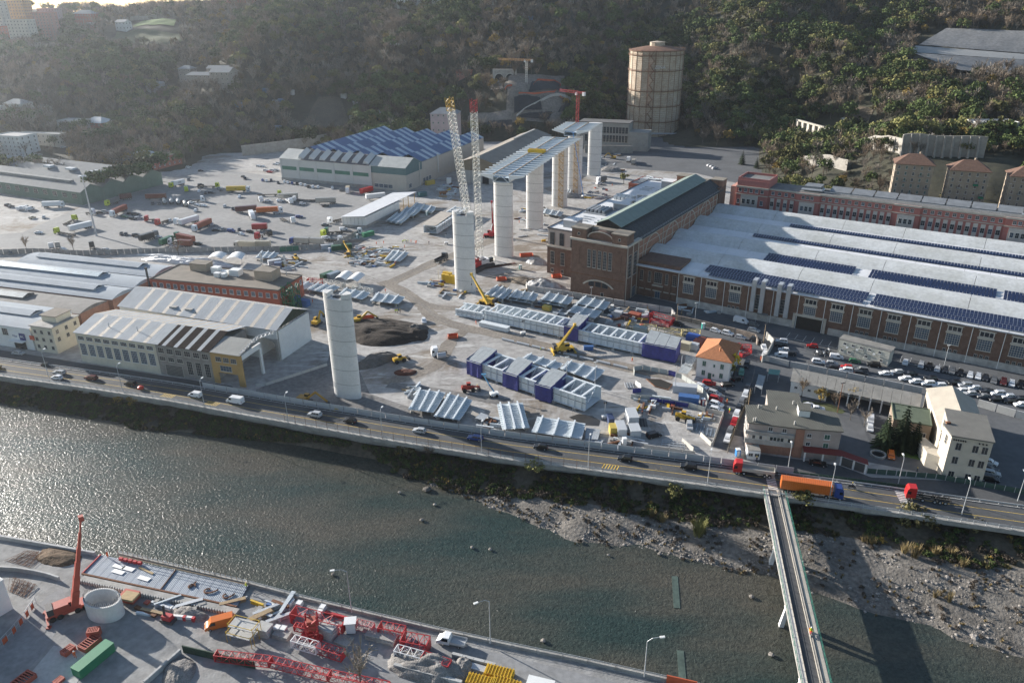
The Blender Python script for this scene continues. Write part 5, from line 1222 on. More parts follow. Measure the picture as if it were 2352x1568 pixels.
for(fn,x,y,c,kd,vx,vy,wh)in((T22,1590,780,'silver','estate car',.05,1,'alone on the site yard by the steel frames'),(T22,1270,868,'black','small van',1,-.25,'alone near the road fence'),(T23,360,598,'white','hatchback',1,-.2,'behind the flat roofed office'),(T23,440,626,'white','saloon car',1,.1,'behind the flat roofed office'),(T23,915,730,'white','small van',0,1,'beside the bare trees'),(T23,912,802,'white','hatchback',0,1,'beside the bare trees'),(T23,1100,1045,'orange','hatchback',.1,1,'beside the stone well ring'),(T23,445,1118,'black','saloon car',1,.15,'under the red canopy edge'),(T23,1982,1108,'white','hatchback',1,.3,'behind the cream tower house'),(T23,1975,1165,'dark','estate car',1,.3,'behind the cream tower house'),(T23,1995,1205,'silver','estate car',1,.2,'behind the cream tower house'),(T23,1980,1258,'black','suv',1,.2,'behind the cream tower house'),(T11,1505,1362,'white','hatchback',.3,1,'on the dirt track by the soil heap'),(T13,295,1395,'white','small van',.1,1,'in the open shed doorway'),(T20,170,128,'silver','saloon car',1,.1,'before the company sign'),(T20,430,238,'dark','hatchback',1,.1,'on the kerb before the cream works')):
 car(fn(x,y),phead(fn,x,y,vx,vy),kd,c,wh,'single parked cars',True)
lp='cars scattered over the lorry park'
for(x,y,c)in((1120,424,'green'),(1190,443,'black'),(1175,395,'dark'),(1213,403,'dark'),(1245,438,'silver'),(1523,460,'silver'),(1368,310,'black'),(1425,308,'dark'),(945,384,'silver'),(890,390,'black'),(1090,578,'black'),(1130,584,'dark'),(1220,593,'dark'),(1412,610,'silver'),(1937,545,'dark'),(1995,542,'grey'),(2145,545,'dark'),(2165,583,'white'),(2240,560,'dark'),(1767,322,'white'),(1822,328,'white'),(1715,300,'white'),(2015,333,'silver'),(2090,356,'black'),(1752,373,'white'),(1785,197,'white'),(1842,212,'black'),(1897,210,'dark'),(1968,172,'silver'),(1980,186,'dark'),(2147,248,'white'),(2222,200,'silver'),(1900,494,'silver'),(100,750,'grey'),(1558,698,'white'),(1780,670,'black'),(2182,68,'dark'),(2197,84,'dark'),(1690,93,'dark'),(1800,143,'black'),(395,432,'silver'),(570,720,'white'),(955,725,'silver'),(350,570,'white')):
 car(T10(x,y),phead(T10,x,y,1,-.2+.4*ri.random())if ri.random()<.7 else phead(T10,x,y,-.2,1),kinds(),c,'on the lorry park',lp)
car(T10(2075,555),phead(T10,2075,555,1,.1),'small van','blue','on the lorry park',lp)
for x,y,c in((60,98,'blue'),(93,103,'white'),(137,100,'dark'),(200,122,'black'),(255,113,'white'),(285,120,'white'),(325,128,'blue'),(368,131,'black'),(402,136,'white'),(441,143,'white'),(470,158,'dark'),(510,162,'white'),(556,161,'white'),(685,168,'white'),(760,187,'grey')):
 car(T11(x,y),phead(T11,x,y,.1,1),kinds(),c,'in the row below the blue roofed warehouse','cars along the blue roofed warehouse')
for x,y,c,kd in((105,283,'white','hatchback'),(217,286,'white','small van'),(418,310,'white','hatchback'),(622,328,'dark','saloon car'),(187,394,'silver','estate car'),(387,426,'blue','estate car'),(617,498,'grey','saloon car'),(785,540,'white','small van'),(628,620,'white','small van')):
 car(T11(x,y),phead(T11,x,y,1,-.1),kd,c,'near the lean-to end of the lorry park',lp)
def T00(x,y,z=0):return T(0,0,x,y,z)
def T01(x,y,z=0):return T(0,1,x,y,z)
for x,y,c in((25,1495,'white'),(60,1498,'white'),(90,1535,'white'),(150,1535,'white'),(175,1478,'white'),(205,1470,'white'),(125,1548,'red'),(185,1532,'silver')):car(T01(x,y),phead(T01,x,y,1,.05),kinds(),c,'in the car park behind the blue roofed warehouse','cars behind the blue roofed warehouse')
for x,y,c in((190,355,'white'),(230,350,'white'),(270,360,'white'),(100,335,'grey'),(70,320,'dark'),(290,435,'cream')):car(T10(x,y),phead(T10,x,y,1,-.3),'van' if c=='white' else 'hatchback',c,'in the small depot beside the green warehouse','vehicles in the small depot')
for x,y,c in((330,1400,'white'),(355,1398,'silver'),(565,1300,'silver'),(570,1328,'white'),(1690,1510,'white'),(1800,1540,'dark')):p=THl(0,0,x,y);car(p,.4,'hatchback',c,'on the street below the hillside houses','cars on the hillside street',z=p.z)
chas=M('chassis',(.05,.045,.04),.8,var=.2);cont_w=2.5
def cab_mesh():
 b=MB();hu(b,[(-1.1,.9),(1.1,.5),(1.15,1.6),(1.0,2.9),(.6,3.5),(-1.1,3.6)],2.45,2.3)
 b.k=1;qpl(b,[(1.16,1.05,1.75),(1.03,1.0,2.75),(1.03,-1.0,2.75),(1.16,-1.05,1.75)][::-1],.03)
 for s in(-1,1):q=[(.1,s*1.2,1.8),(.95,s*1.2,1.8),(.85,s*1.17,2.6),(.1,s*1.17,2.6)];qpl(b,q if s<0 else q[::-1],.03)
 return b.mesh('cab',[PA['white'],cgl])
CABM=cab_mesh()
def ribbed_box(L_,H_,W_=2.5,rib=.5):
 b=MB();b.box((0,0,H_/2),(L_,W_,H_));n=int(L_/rib)
 for k in range(n):
  x=-L_/2+(k+.5)*L_/n
  for s in(-1,1):b.box((x,s*(W_/2+.03),H_/2),(rib*.5,.07,H_-.3))
  b.box((x,0,H_+.02),(rib*.5,W_-.2,.05))
 return b
_BX={}
def boxm(L_,H_,ribs=True):
 k=(L_,H_,ribs)
 if k not in _BX:_BX[k]=(ribbed_box(L_,H_)if ribs else MB().box((0,0,H_/2),(L_,2.5,H_))).mesh('container',[PA['white']])
 return _BX[k]
def tank_mesh():
 b=MB();n=14;rings=[[(x,r*math.cos(6.2832*i/n),2.2+r*math.sin(6.2832*i/n))for i in range(n)]for x,r in((-3.6,.6),(-3.4,1.05),(3.3,1.05),(3.5,.6))];b.loft(rings);b.box((0,0,3.3),(6,.5,.1));return b.mesh('tank',[PA['silver']])
TANKM=tank_mesh();_CH={}
def chm(L_):
 if L_ not in _CH:b=MB();[b.box((0,s*.5,1.05),(L_,.22,.35))for s in(-1,1)];[b.box((x,0,1.05),(.25,2.2,.2))for x in np.linspace(-L_/2+.3,L_/2-.3,max(3,int(L_/2)))];_CH[L_]=b.mesh('chassis',[chas])
 return _CH[L_]
def chd(nm,me,th,loc,rz=0.,col=None):
 o=bpy.data.objects.new(nm,me);COL.objects.link(o);o.parent=th;o.location=loc;o.rotation_euler=(0,0,rz)
 if col:repaint(o,PA[col])
 return o
def lry(p,h,kind,cab,box,label,group,z=0.,L_=None,txt=None,tcol='white'):
 th=tg('lorry' if kind not in('trailer','tanktrailer')else 'trailer',label,'lorry' if kind not in('trailer','tanktrailer')else 'trailer',at(p,z),h,group)
 TL=L_ or{'semi':12.2,'chassis':12.2,'tractor':5.6,'trailer':12.2,'tanktrailer':8,'rigid':7.5,'flatbed':8.5}[kind]
 if kind in('semi','chassis'):
  chd('cab',CABM,th,(TL/2+1.6,0,0),col=cab);chd('chassis',chm(TL+2.2),th,(.9,0,0))
  wx=[TL/2+2.0,TL/2-1.2,-TL/2+1.2,-TL/2+2.4,-TL/2+3.6];x0=0.
 elif kind=='tractor':chd('cab',CABM,th,(1.7,0,0),col=cab);chd('chassis',chm(5.6),th,(0,0,0));wx=[2.0,-1.6]
 elif kind in('rigid','flatbed'):chd('cab',CABM,th,(TL/2+1.1,0,0),col=cab);chd('chassis',chm(TL+2.0),th,(0,0,0));wx=[TL/2+1.3,TL/2-.6,-TL/2+1.2,-TL/2+2.4]
 else:chd('chassis',chm(TL),th,(0,0,0));wx=[-TL/2+1,-TL/2+2.2,-TL/2+3.4]
 for x in wx:
  for s in(-1,1):chd('wheel',WHT,th,(x,s*1.05,.5))
 if kind in('trailer','tanktrailer'):
  b=MB();[b.box((TL/2-2,s*.8,.5),(.15,.15,1))for s in(-1,1)];chd('landing_leg',b.mesh('landing_leg',[chas]),th,(0,0,0))
 if kind in('semi','trailer','rigid')and box:
  c=chd('container',boxm(round(TL,1),2.6,kind!='rigid'),th,(0,0,1.25),col=box)
  if txt:
   for s,r in((-1,0),(1,math.pi)):
    q=text(txt,1.3,(0,0,0),R(90),0,PA[tcol],th);q.location=(0,s*1.36,2.1);q.rotation_euler=(R(90),0,r)
 if kind=='tanktrailer':chd('tank',TANKM,th,(0,0,0),col=box)
 if kind=='flatbed':
  b=MB();b.box((0,0,1.35),(TL,2.5,.15));[b.box((0,s*1.22,1.8),(TL,.08,.8))for s in(-1,1)];[b.box((s*TL/2,0,1.8),(.08,2.4,.8))for s in(-1,1)];chd('flatbed',b.mesh('flatbed',[PA['silver']]),th,(0,0,0),col=box)
 return th
LG='lorries and trailers on the lorry park'
def lor(fn,rear,front,kind,cab,box,lab,txt=None,tcol='white',L_=None,group=LG):
 a,c=fn(*rear),fn(*front);return lry((a+c)/2,ang(a,c),kind,cab,box,lab,group,L_=L_,txt=txt,tcol=tcol)
w='on the lorry park'
lor(T10,(1145,357),(1010,418),'semi','white','rust','lorry with white cab and rust red container '+w)
lor(T10,(1490,264),(1315,270),'trailer',None,'brown','brown container trailer without its cab '+w)
lor(T10,(1065,292),(975,320),'rigid','lime','grey','lime cabbed lorry with grey box beside umbrella pines')
lor(T10,(1165,262),(1095,272),'trailer',None,'darkred','short dark red trailer beside umbrella pines',L_=7.)
lor(T10,(1660,128),(1545,157),'semi','lime','white','lime cabbed lorry with white container lettered in black',txt='ONE',tcol='black',L_=9.)
lor(T10,(1668,172),(1675,208),'tractor','lime',None,'lime tractor unit without trailer '+w)
lor(T10,(1750,163),(1945,160),'chassis','lime',None,'lime cabbed lorry with bare chassis by the grey car rows')
lor(T10,(2015,200),(2225,195),'semi','white','yellow','lorry with white cab and mustard container '+w,txt='m',tcol='black')
for i,(x,y)in enumerate(((1478,312),(1540,308),(1602,314),(1665,334))):lor(T10,(x-8,y-24),(x+6,y+10),'tanktrailer',None,'silver' if i<3 else 'beige','silver tank trailer standing in the row of tankers' if i<3 else 'beige tank trailer at the end of tanker row')
lor(T10,(1620,293),(1785,285),'chassis','white',None,'white cabbed lorry with bare chassis behind the tankers')
lor(T10,(2130,384),(2290,372),'trailer',None,'darkred','long dark red container trailer beside an orange one')
lor(T10,(2240,400),(2278,456),'rigid','white','white','small white box lorry beside dark red trailer')
lor(T10,(1378,458),(1315,462),'tractor','red',None,'red tractor unit facing the tall lamp mast')
lor(T10,(1530,456),(1430,490),'chassis','red',None,'red lorry with dark empty chassis '+w,L_=7.5)
lor(T10,(1622,472),(1580,490),'tractor','white',None,'white tractor unit next to white refrigerated trailer')
lor(T10,(1752,468),(1645,500),'trailer',None,'white','tall white refrigerated trailer '+w)
lor(T10,(1885,492),(1768,542),'semi','white','rust','lorry with white cab and red brown container by silver car')
lor(T10,(1358,622),(1280,645),'trailer',None,'dark','dark grey box trailer beside a grey tractor unit',L_=8.)
lor(T10,(1370,585),(1408,602),'tractor','grey',None,'grey tractor unit behind dark trailer')
lor(T10,(1532,655),(1462,682),'trailer',None,'green','green box trailer behind the boundary fence',L_=8.)
lor(T10,(1545,612),(1590,615),'tractor','green',None,'green tractor unit behind green trailer')
lor(T10,(1750,662),(1590,628),'trailer',None,'rust','rust red container trailer slanting behind a shorter one')
lor(T10,(1715,694),(1620,688),'trailer',None,'brown','short brown container trailer near boundary fence',L_=7.)
lor(T10,(1585,660),(1530,668),'tractor','white',None,'white tractor unit between green and brown trailers')
lor(T10,(800,522),(655,556),'trailer',None,'white','white box trailer beside the tall lamp mast')
lor(T10,(690,600),(515,572),'chassis','lime',None,'lime cabbed lorry with long bare chassis beside lamp mast')
lor(T10,(560,510),(680,452),'chassis','lime',None,'lime lorry with green chassis beside white trailer',L_=9.)
lor(T10,(475,735),(462,700),'tractor','white',None,'white tractor unit by the bare tree and fence')
lor(T10,(530,728),(522,695),'tractor','beige',None,'cream tractor unit by the bare tree and fence')
lor(T10,(832,725),(828,690),'tractor','dark',None,'dark tractor unit alone by the boundary fence')
lor(T10,(2294,705),(2160,700),'semi','beige','cream','cream box lorry parked against the boundary fence',L_=9.)
lor(T11,(118,700),(10,698),'trailer',None,'cream','cream box trailer parked against the boundary fence',L_=8.)
lor(T11,(0,238),(210,232),'chassis','lime',None,'lime cabbed lorry with yellow empty chassis')
lor(T11,(372,258),(210,268),'trailer',None,'beige','beige container trailer lettered in dark capitals',txt='MAERSK',tcol='dark')
lor(T11,(20,268),(62,298),'tractor','white',None,'white tractor unit below the beige container trailer')
lor(T11,(262,275),(330,312),'flatbed','white','white','white tipper beside the beige container trailer',L_=5.)
lor(T11,(540,285),(370,285),'chassis','white',None,'white cabbed lorry with bare chassis near beige trailer')
lor(T11,(712,300),(545,305),'trailer',None,'beige','grey beige container trailer beside dark saloon car')
lor(T11,(5,395),(205,385),'semi','white','orange','lorry with orange container and white cab '+w)
lor(T11,(215,440),(290,480),'trailer',None,None,'bare red trailer chassis in the middle of the lorry park',L_=8.)
lor(T11,(310,455),(345,485),'tractor','white',None,'white tractor unit beside bare red trailer chassis')
lor(T11,(95,540),(-20,545),'trailer',None,'red','bright red container trailer beside red tractor units',L_=8.)
lor(T11,(50,600),(10,622),'tractor','red',None,'red tractor unit before the bright red trailer')
lor(T11,(70,578),(140,598),'tractor','dark',None,'dark tractor unit beside red ones')
lor(T11,(490,672),(345,665),'semi','blue','beige','dark cabbed lorry with beige tarpaulin box by the fence',L_=8.)
lor(T11,(605,676),(495,672),'trailer',None,'beige','beige tarpaulin trailer standing behind the dark cabbed lorry',L_=7.)
lor(T11,(665,575),(590,598),'tractor','lime',None,'lime tractor unit near the site fence')
lor(T11,(680,575),(640,575),'tractor','green',None,'dark green tractor unit near the site fence')
lor(T11,(720,570),(895,575),'chassis','white',None,'white cabbed low loader along the site fence')
lor(T11,(620,640),(735,648),'chassis','white',None,'white cabbed empty low loader beside small van',L_=7.)
lor(T11,(1052,195),(932,228),'trailer',None,'red','red open topped container beside blue roofed warehouse',L_=10.)
lor(T11,(828,185),(822,215),'rigid','white','cream','white box lorry parked before the blue roofed warehouse',L_=5.)
lor(T11,(1160,255),(985,275),'trailer',None,'white','white curtain trailer beside the lean-to shed')
lor(T11,(760,455),(690,472),'chassis','white',None,'white lorry parked behind the lean-to shed',L_=6.)
lor(T10,(370,340),(565,332),'rigid','white','white','long white and red coach body in the small depot',L_=10.)
lor(T10,(780,398),(845,400),'tractor','white',None,'white tractor unit beside the cream caravan')
def T02(x,y,z=0):return T(0,2,x,y,z)
def rl(fn,x,y,s,*a,**k):p=fn(x,y,.45);return lry(p,rh(p.x,s),*a,z=.455,**k)
rl(T23,330,1372,1,'semi','blue','orange','blue cabbed lorry carrying a long orange container on the road','lorries on the riverside road')
rl(T22,2200,1205,-1,'flatbed','red','beige','red cabbed flatbed lorry with pale drop sides on the road','lorries on the riverside road',L_=8.2)
rl(T23,1475,1440,-1,'chassis','red',None,'red cabbed lorry pulling an empty dark chassis on the road','lorries on the riverside road',L_=7.5)
def moto(p,h,col,label,group,rider=False,z=0.):
 th=tg('motorcycle',label,'motorcycle',at(p,z),h,group);b=MB()
 for x in(-.7,.7):w_=chd('wheel',WHL,th,(x,0,.32));w_.scale=(.95,.5,.95)
 b=MB();hu(b,[(-.9,.7),(-.2,.45),(.35,.5),(.7,.95),(.35,1.05),(-.1,.85),(-.9,.9)],.34,.3);chd('body',b.mesh('body',[PA[col]]),th,(0,0,0))
 b=MB();b.tube((.65,-.35,1.1),(.65,.35,1.1),.03,5);b.tube((.7,0,.3),(.6,0,1.1),.05,5);chd('fork',b.mesh('fork',[sgy]),th,(0,0,0));return th
for i,(x,y)in enumerate(((415,130),(440,120),(460,135),(478,118),(498,130),(515,110),(530,125),(545,100),(505,150))):moto(T23(x,y),phead(T23,x,y,.4,1)+ri.uniform(-.2,.2),['black','white','dark'][i%3],f"{['black', 'white', 'dark'][i % 3]} motorcycle in the cluster before the prefab offices",'motorcycles in the yard')
MOTO_P=T23(750,1328,.45);moto(MOTO_P,rh(MOTO_P.x,1),'black','black motorcycle ridden behind the orange container lorry',None,z=.455)
# ================================================================ gasholder, hillside houses, woods
gas_m=M('gasholder_sheet',(.36,.27,.19),.8,col2=(.52,.46,.37),scale=.14,fine=.2);gas_r2=M('gasholder_rib',(.30,.2,.13),.85,col2=(.46,.40,.32),scale=.2,fine=.2);gas_r=M('gasholder_rust',(.17,.085,.05),.9,var=.35,scale=.25,fine=.2)
gc=Vc((129.5,714,0));gr,gh_,NF=23.4,71.,24
th=tg('gasholder','huge pale ribbed gasholder with rusty ring walkways and stair','gasholder',gc)
def gp(i,z,r=gr):f=6.28318*i/NF+.07;return Vc((gc.x+r*math.cos(f),gc.y+r*math.sin(f),z))
tiers=[0,12.5,25.5,38.5,55,67.5,gh_]
for t in range(6):
 for i in range(NF):
  b=MB();z0,z1=tiers[t]+.05,tiers[t+1]-.05;q0,q1=gp(i+.015,0),gp(i+.985,0);d=(Vc((gc.x,gc.y,0))-(q0+q1)/2).normalized()*.6
  b.prism([q0,q1,q1+d,q0+d],z0,z1);n=int((z1-z0)/1.5);b.k=1
  for j in range(n):zz=z0+(j+.5)*(z1-z0)/n;e=-d*.42;b.hexa([at(q0,zz-.2),at(q1,zz-.2),at(q1+e,zz-.1),at(q0+e,zz-.1),at(q0,zz+.2),at(q1,zz+.2),at(q1+e,zz+.1),at(q0+e,zz+.1)])
  b.build('wall_panel',[gas_m,gas_r2],th)
for z in tiers[1:]:
 b=MB()
 for i in range(NF):
  b.hexa([gp(i,z-.35,gr),gp(i+1,z-.35,gr),gp(i+1,z-.35,gr+1.2),gp(i,z-.35,gr+1.2),gp(i,z,gr),gp(i+1,z,gr),gp(i+1,z,gr+1.2),gp(i,z,gr+1.2)])
  b.tube(gp(i,z,gr+1.15),gp(i,z+1.1,gr+1.15),.08,4);b.tube(gp(i,z+1.1,gr+1.15),gp(i+1,z+1.1,gr+1.15),.07,4)
 b.build('ring_walkway',gas_r,th)
for i in range(NF):MB().tube(gp(i,0,gr+.1),gp(i,gh_,gr+.1),.22,4).build('standard',gas_r,th)
MB().lathe((gc.x,gc.y,gh_),[(gr+.6,-.2),(gr+.6,.3),(12,2.6),(7,3.2),(.1,3.3)],NF).build('roof',gas_r,th)
MB().lathe((gc.x,gc.y,gh_+3),[(6.6,0),(6.6,3.2),(7,3.2),(.1,4.2)],12).build('roof_lantern',gas_m,th)
fs=math.atan2(-1,-.32);st=lambda z,o,r=gr+1.5:Vc((gc.x+r*math.cos(fs+o/r),gc.y+r*math.sin(fs+o/r),z))
for k in range(18):
 z=k*3.95;s=1 if k%2 else-1;b=MB();b.beam(st(z,-1.6*s),st(z+3.95,1.6*s),.9,.3);b.tube(st(z+1,-1.6*s),st(z+4.9,1.6*s),.08,4);b.box(st(z+3.9,1.8*s),(1.6,1.6,.2));b.build('stair_flight',gas_r,th)
b=MB();[b.tube(st(0,o),st(gh_,o),.16,4)for o in(-2.4,2.4)];b.build('stair_post',gas_r,th)
text('ZENA',3.6,gp(17.6,57,gr+.45),R(90),6.28318*17.6/NF+.07+math.pi/2,M('graffiti_grey',(.6,.6,.6),.8,var=0),th)
b=MB();b.tube(gp(18.5,3,gr+2),PY(1700,308,705),.7,8);b.tube(gp(16,3,gr+2),gp(18.5,3,gr+2),.7,8);b.build('gas_main',M('pipe_grey',(.4,.42,.44),.5,var=.1),th)
def hsrow(th,P,h,st,cols,gm='glass',w=1.1,hh=1.5):
 for A_,B_,c in((P[0],P[1],cols),(P[1],P[2],max(2,cols//2)),(P[3],P[0],max(2,cols//2))):
  for j in range(st):fcd(th,at(A_,0),at(B_,0),c,[h-2.3-(h/st)*j+P[0].z],w,hh,gm=gm,fm='frame_stone')
def hse(p,w,d,h,rz,label,wm,rm,roof='hip',st=3,cols=4,cat='house',gm='glass',name='hillside_house',group=None,sink=6.):
 p=V3(p);A=p+Vc((-w/2*math.cos(rz),-w/2*math.sin(rz),0));B=p+Vc((w/2*math.cos(rz),w/2*math.sin(rz),0));P=rect(A,B,d)
 th=tg(name,label,cat,p,group=group)
 if roof=='flat':wls(th,P,p.z-sink,p.z+h,wm);frf(th,P,p.z+h,rm,.6,wm)
 else:gbl(th,P,p.z+h,p.z+h+.3*min(w,d)*.8,wm,rm,0 if w>=d else 1,.5,hip=0 if roof=='gable' else min(w,d)*.42,z0=p.z-sink)
 hsrow(th,P,h,st,cols,gm)
 return th
def rnd(n,c,v=.1):return M(n,c,.9,var=v,scale=.3)
h_pale=rnd('house_pale',(.50,.46,.40));h_pink=rnd('house_pink',(.46,.24,.20));h_or=rnd('house_orange',(.48,.30,.17));h_red=rnd('house_red',(.36,.13,.10));h_wh=rnd('house_white',(.60,.60,.58));h_st=rnd('house_stone',(.33,.29,.25),.2);h_pur=rnd('house_mauve',(.40,.28,.30));h_gr=rnd('house_grey',(.33,.34,.35));h_ye=rnd('house_yellow',(.52,.42,.22))
r_gr=rnd('roof_slate_pale',(.30,.30,.30));r_dk=rnd('roof_dark',(.11,.11,.11));r_rd=rnd('roof_red',(.30,.10,.06))
Z00=lambda x,y:THl(0,0,x,y);Z01=lambda x,y:THl(0,1,x,y);Z02=lambda x,y:THl(0,2,x,y);Z03=lambda x,y:THl(0,3,x,y)
G1='tower flats on the far hill'
for x,y,w,d,h,wm,l,c in((200,415,24,14,26,h_pale,'pale tower block lowest of the far hilltop group',6),(170,330,30,14,38,h_or,'orange beige slab block rising over the other towers',8),(410,360,20,16,28,h_pink,'pink tower block with pale balconies on the far hill',5),(450,280,22,14,24,h_pur,'mauve slab block behind the pink tower',6),(50,420,16,14,20,h_red,'reddish low block beside the pale tower',4),(20,380,14,14,42,h_pale,'tall pale block at the left end of the hilltop flats',4),(290,330,12,12,16,h_red,'small red block squeezed between the towers',3)):
 hse(Z00(x,y),w,d,h,R(-8),l,wm,r_dk,'flat',int(h/3.1),c,'flats',name='tower_block',group=G1)
for x,y,w,h,l in((165,75,40,9,'long grey roofed block on the far ridge'),(335,72,34,9,'pale block on the far ridge between two larger ones'),(500,75,46,13,'largest hip roofed block on the far ridge'),(700,70,30,6,'low roofed block on the far ridge')):hse(Z00(x,y),w,16,h,R(-5),l,h_pale,r_gr,'hip',3,8,'flats',name='ridge_block')
hse(Z00(760,240),24,16,14,R(-6),'large red villa with pale hipped roof high on the hill',h_red,r_gr,'hip',3,7);hse(Z00(815,300),10,9,9,R(-6),'little pink house below the large red villa',h_pink,r_gr,'gable',3,3)
hse(Z00(1090,285),15,10,10,R(-20),'white farmhouse on the hill meadow',h_wh,r_gr,'gable',2,3);hse(Z00(950,50),12,10,12,0,'white house alone on the skyline',h_wh,r_gr,'gable',3,3)
for x,w,h,wm,l in((1415,34,22,h_pale,'pale hilltop slab at the head of the meadow'),(1570,18,20,h_or,'narrow ochre hilltop slab'),(1690,24,21,h_ye,'yellow hilltop slab with many windows'),(1830,28,20,h_ye,'yellow hilltop slab ending the row'),(1985,24,17,h_pink,'pink hilltop flats'),(2120,20,17,h_red,'red hilltop flats'),(2240,16,14,h_red,'small red flats beyond the hilltop row')):hse(Z00(x,80),w,13,h,R(-4),l,wm,r_dk,'flat',int(h/3.2),int(w/3),'flats',name='hilltop_slab',group='slabs along the hilltop')
hse(Z00(1670,745),14,11,13,R(-12),'stone tower house of the hill convent',h_st,r_gr,'hip',3,3);hse(Z00(1790,770),26,10,9,R(-12),'long convent wing with sunlit pale roof',h_st,r_gr,'hip',2,6);hse(Z00(1990,830),20,16,17,R(-12),'tall gabled stone convent building',h_st,r_gr,'gable',4,4);hse(Z00(1960,720),22,9,10,R(-12),'rear convent wing under a grey roof',h_st,r_gr,'gable',2,4)
p=Z00(1400,810);th=tg('water_tank','round concrete water tank among the hillside trees','tank',p);MB().lathe(p,[(9,-4),(9,7),(8.6,7.3),(0.05,9)],24).build('drum',h_gr,th)
hse(Z00(140,1065),18,13,12,R(-14),'white gabled house with flat chimney above the street',h_wh,r_gr,'hip',3,3);hse(Z00(35,1055),12,10,8,R(-14),'beige house next to the white gabled one',h_pale,r_gr,'flat',2,3);hse(Z00(370,1020),9,8,5,R(-30),'small white hut on the lit ridge',h_wh,r_gr,'gable',1,2)
hse(Z00(640,1235),22,14,13,R(-15),'grey flat roofed block beside the red villa',h_gr,r_gr,'flat',4,6,'flats');hse(Z00(850,1225),20,15,11,R(-20),'red villa with bright white hipped roof by umbrella pines',h_red,rnd('roof_white',(.52,.53,.54)),'hip',3,4)
hse(Z00(370,1310),38,8,9,R(-12),'long low beige terrace along the street',h_pale,r_gr,'flat',2,9);hse(Z00(100,1400),26,16,15,R(-18),'white five storey block at the street corner',h_wh,r_gr,'flat',5,6,'flats');hse(Z00(120,1500),34,14,5,R(-18),'low white shop row with dark sign below the white block',h_wh,r_gr,'flat',1,6)
for x,y,w,h,wm,rf,l in((180,65,22,15,h_pink,'flat','pink flats high above the terraced slope'),(360,60,18,15,h_ye,'flat','yellow flats high above the terraced slope'),(560,65,30,6,h_wh,'flat','long white pavilion above the olive terraces'),(710,20,20,7,h_gr,'flat','grey low house by the pavilion'),(40,160,12,8,h_pink,'hip','small pink house with white roof on the slope'),(750,125,18,4,h_gr,'flat','low grey shed in the hill scrub'),(1390,60,34,12,h_wh,'flat','long white hilltop complex with many windows'),(1615,62,10,17,h_wh,'flat','slim white hilltop tower house'),(1500,40,20,10,h_gr,'flat','blue grey hilltop house in the complex'),(1830,45,26,8,h_pink,'flat','pink hilltop house beyond the cypress'),(2090,55,16,11,h_wh,'flat','white hilltop house with flat roof'),(2225,50,12,11,h_ye,'flat','yellow hilltop house beside the white one')):hse(Z01(x,y),w,10,h,R(-3),l,wm,r_gr if wm is not h_pink else r_rd,rf,max(1,int(h/3.2)),max(3,int(w/3)))
hse(Z01(1865,705),15,10,5,R(-4),'pink house with red roof near the tunnel portal',h_pink,r_rd,'gable',1,4)
p=PY(*UV(0,1,1685,1165),640);p.z=0
h4=hse((p.x,p.y,0),22,16,HT(p,UV(0,1,1600,1020)[1]),R(-8),'tall pale pink house with grey hipped roof behind the warehouse',rnd('house_rose',(.46,.36,.35)),r_gr,'hip',5,5,gm='shutter_green')
hse(Z02(2130,1085),14,11,9,R(-15),'ruined roofless stone house in the trees',h_st,r_dk,'flat',2,3)
hse(Z02(525,40),7,6,9,0,'small white chapel high in the wood',h_wh,r_gr,'gable',2,2)
p0,p1=PY(*UV(0,2,640,1330),640),PY(*UV(0,2,1040,1345),628);p0.z=p1.z=0;CB=Frame(p0,p1-p0);Lc=(p1-p0).length
th=tg('colonnade_building','long grey building with two rows of dark openings below the gasholder','building',CB(Lc/2,5));gcol=rnd('grey_render',(.33,.31,.28),.15)
CB.part(th,'wall',gcol,-4,Lc,0,16,0,21);CB.part(th,'roof',r_dk,-4.4,Lc+.4,-.4,16.4,21,21.5);CB.part(th,'side_wing',gcol,Lc,Lc+16,-2,14,0,15);CB.part(th,'plinth',gcol,-4,Lc+2,-1.5,0,0,5)
n=14
for k in range(n):
 for z,h in((6,5.5),(13,5)):ist('opening',wmh(2.2,h,2,3,'frame_stone','glass',False),th,CB(2+(Lc-4)*k/(n-1),0,z),CB.rz)
OB=Frame((71,457),(.83,-.56));th=tg('red_brick_office','red brick office crowded with white roof plant','building',OB(18,10));OB.part(th,'wall',M('red_brick',(.27,.085,.055),.9,var=.15),0,36,0,22,0,12);frf(th,[OB(0,0),OB(36,0),OB(36,22),OB(0,22)],12,r_gr,.6,h_red)
fcd(th,OB(0,0),OB(36,0),8,[8.3,4.4],2.6,1.8,nx=3)
for k in range(14):OB.part(th,'air_unit',wht,4+(k%5)*5.5,7.5+(k%5)*5.5+ri.random(),7+(k//5)*4.2,9+(k//5)*4.2,12.1,13.4+ri.random())
pp=GH(1158,187);TP=Frame((pp.x,pp.y),(1,-.12));zb=pp.z-.5
th=tg('tunnel_portal','concrete portal wall with twin road tunnel arches','tunnel',TP(0,0,zb))
TP.part(th,'portal_wall',cn2,-11,11,3,5,zb-3,zb+10)
for c in(-5,5.2):
 b=MB();pts=[TP(c+4*math.cos(f),2.95,zb+4.6*math.sin(f)+1.5)for f in np.linspace(0,math.pi,16)]+[TP(c-4,2.95,zb),TP(c+4,2.95,zb)];b.poly(pts);b.build('tunnel_mouth',M('tunnel_dark',(.01,.01,.01),1,var=0),th)
 b=MB();[b.beam(TP(c+4.3*math.cos(f0),2.7,zb+1.5+4.9*math.sin(f0)),TP(c+4.3*math.cos(f1),2.7,zb+1.5+4.9*math.sin(f1)),.8,.6)for f0,f1 in zip(np.linspace(0,math.pi,13)[:-1],np.linspace(0,math.pi,13)[1:])];b.build('arch_ring',cnc,th)
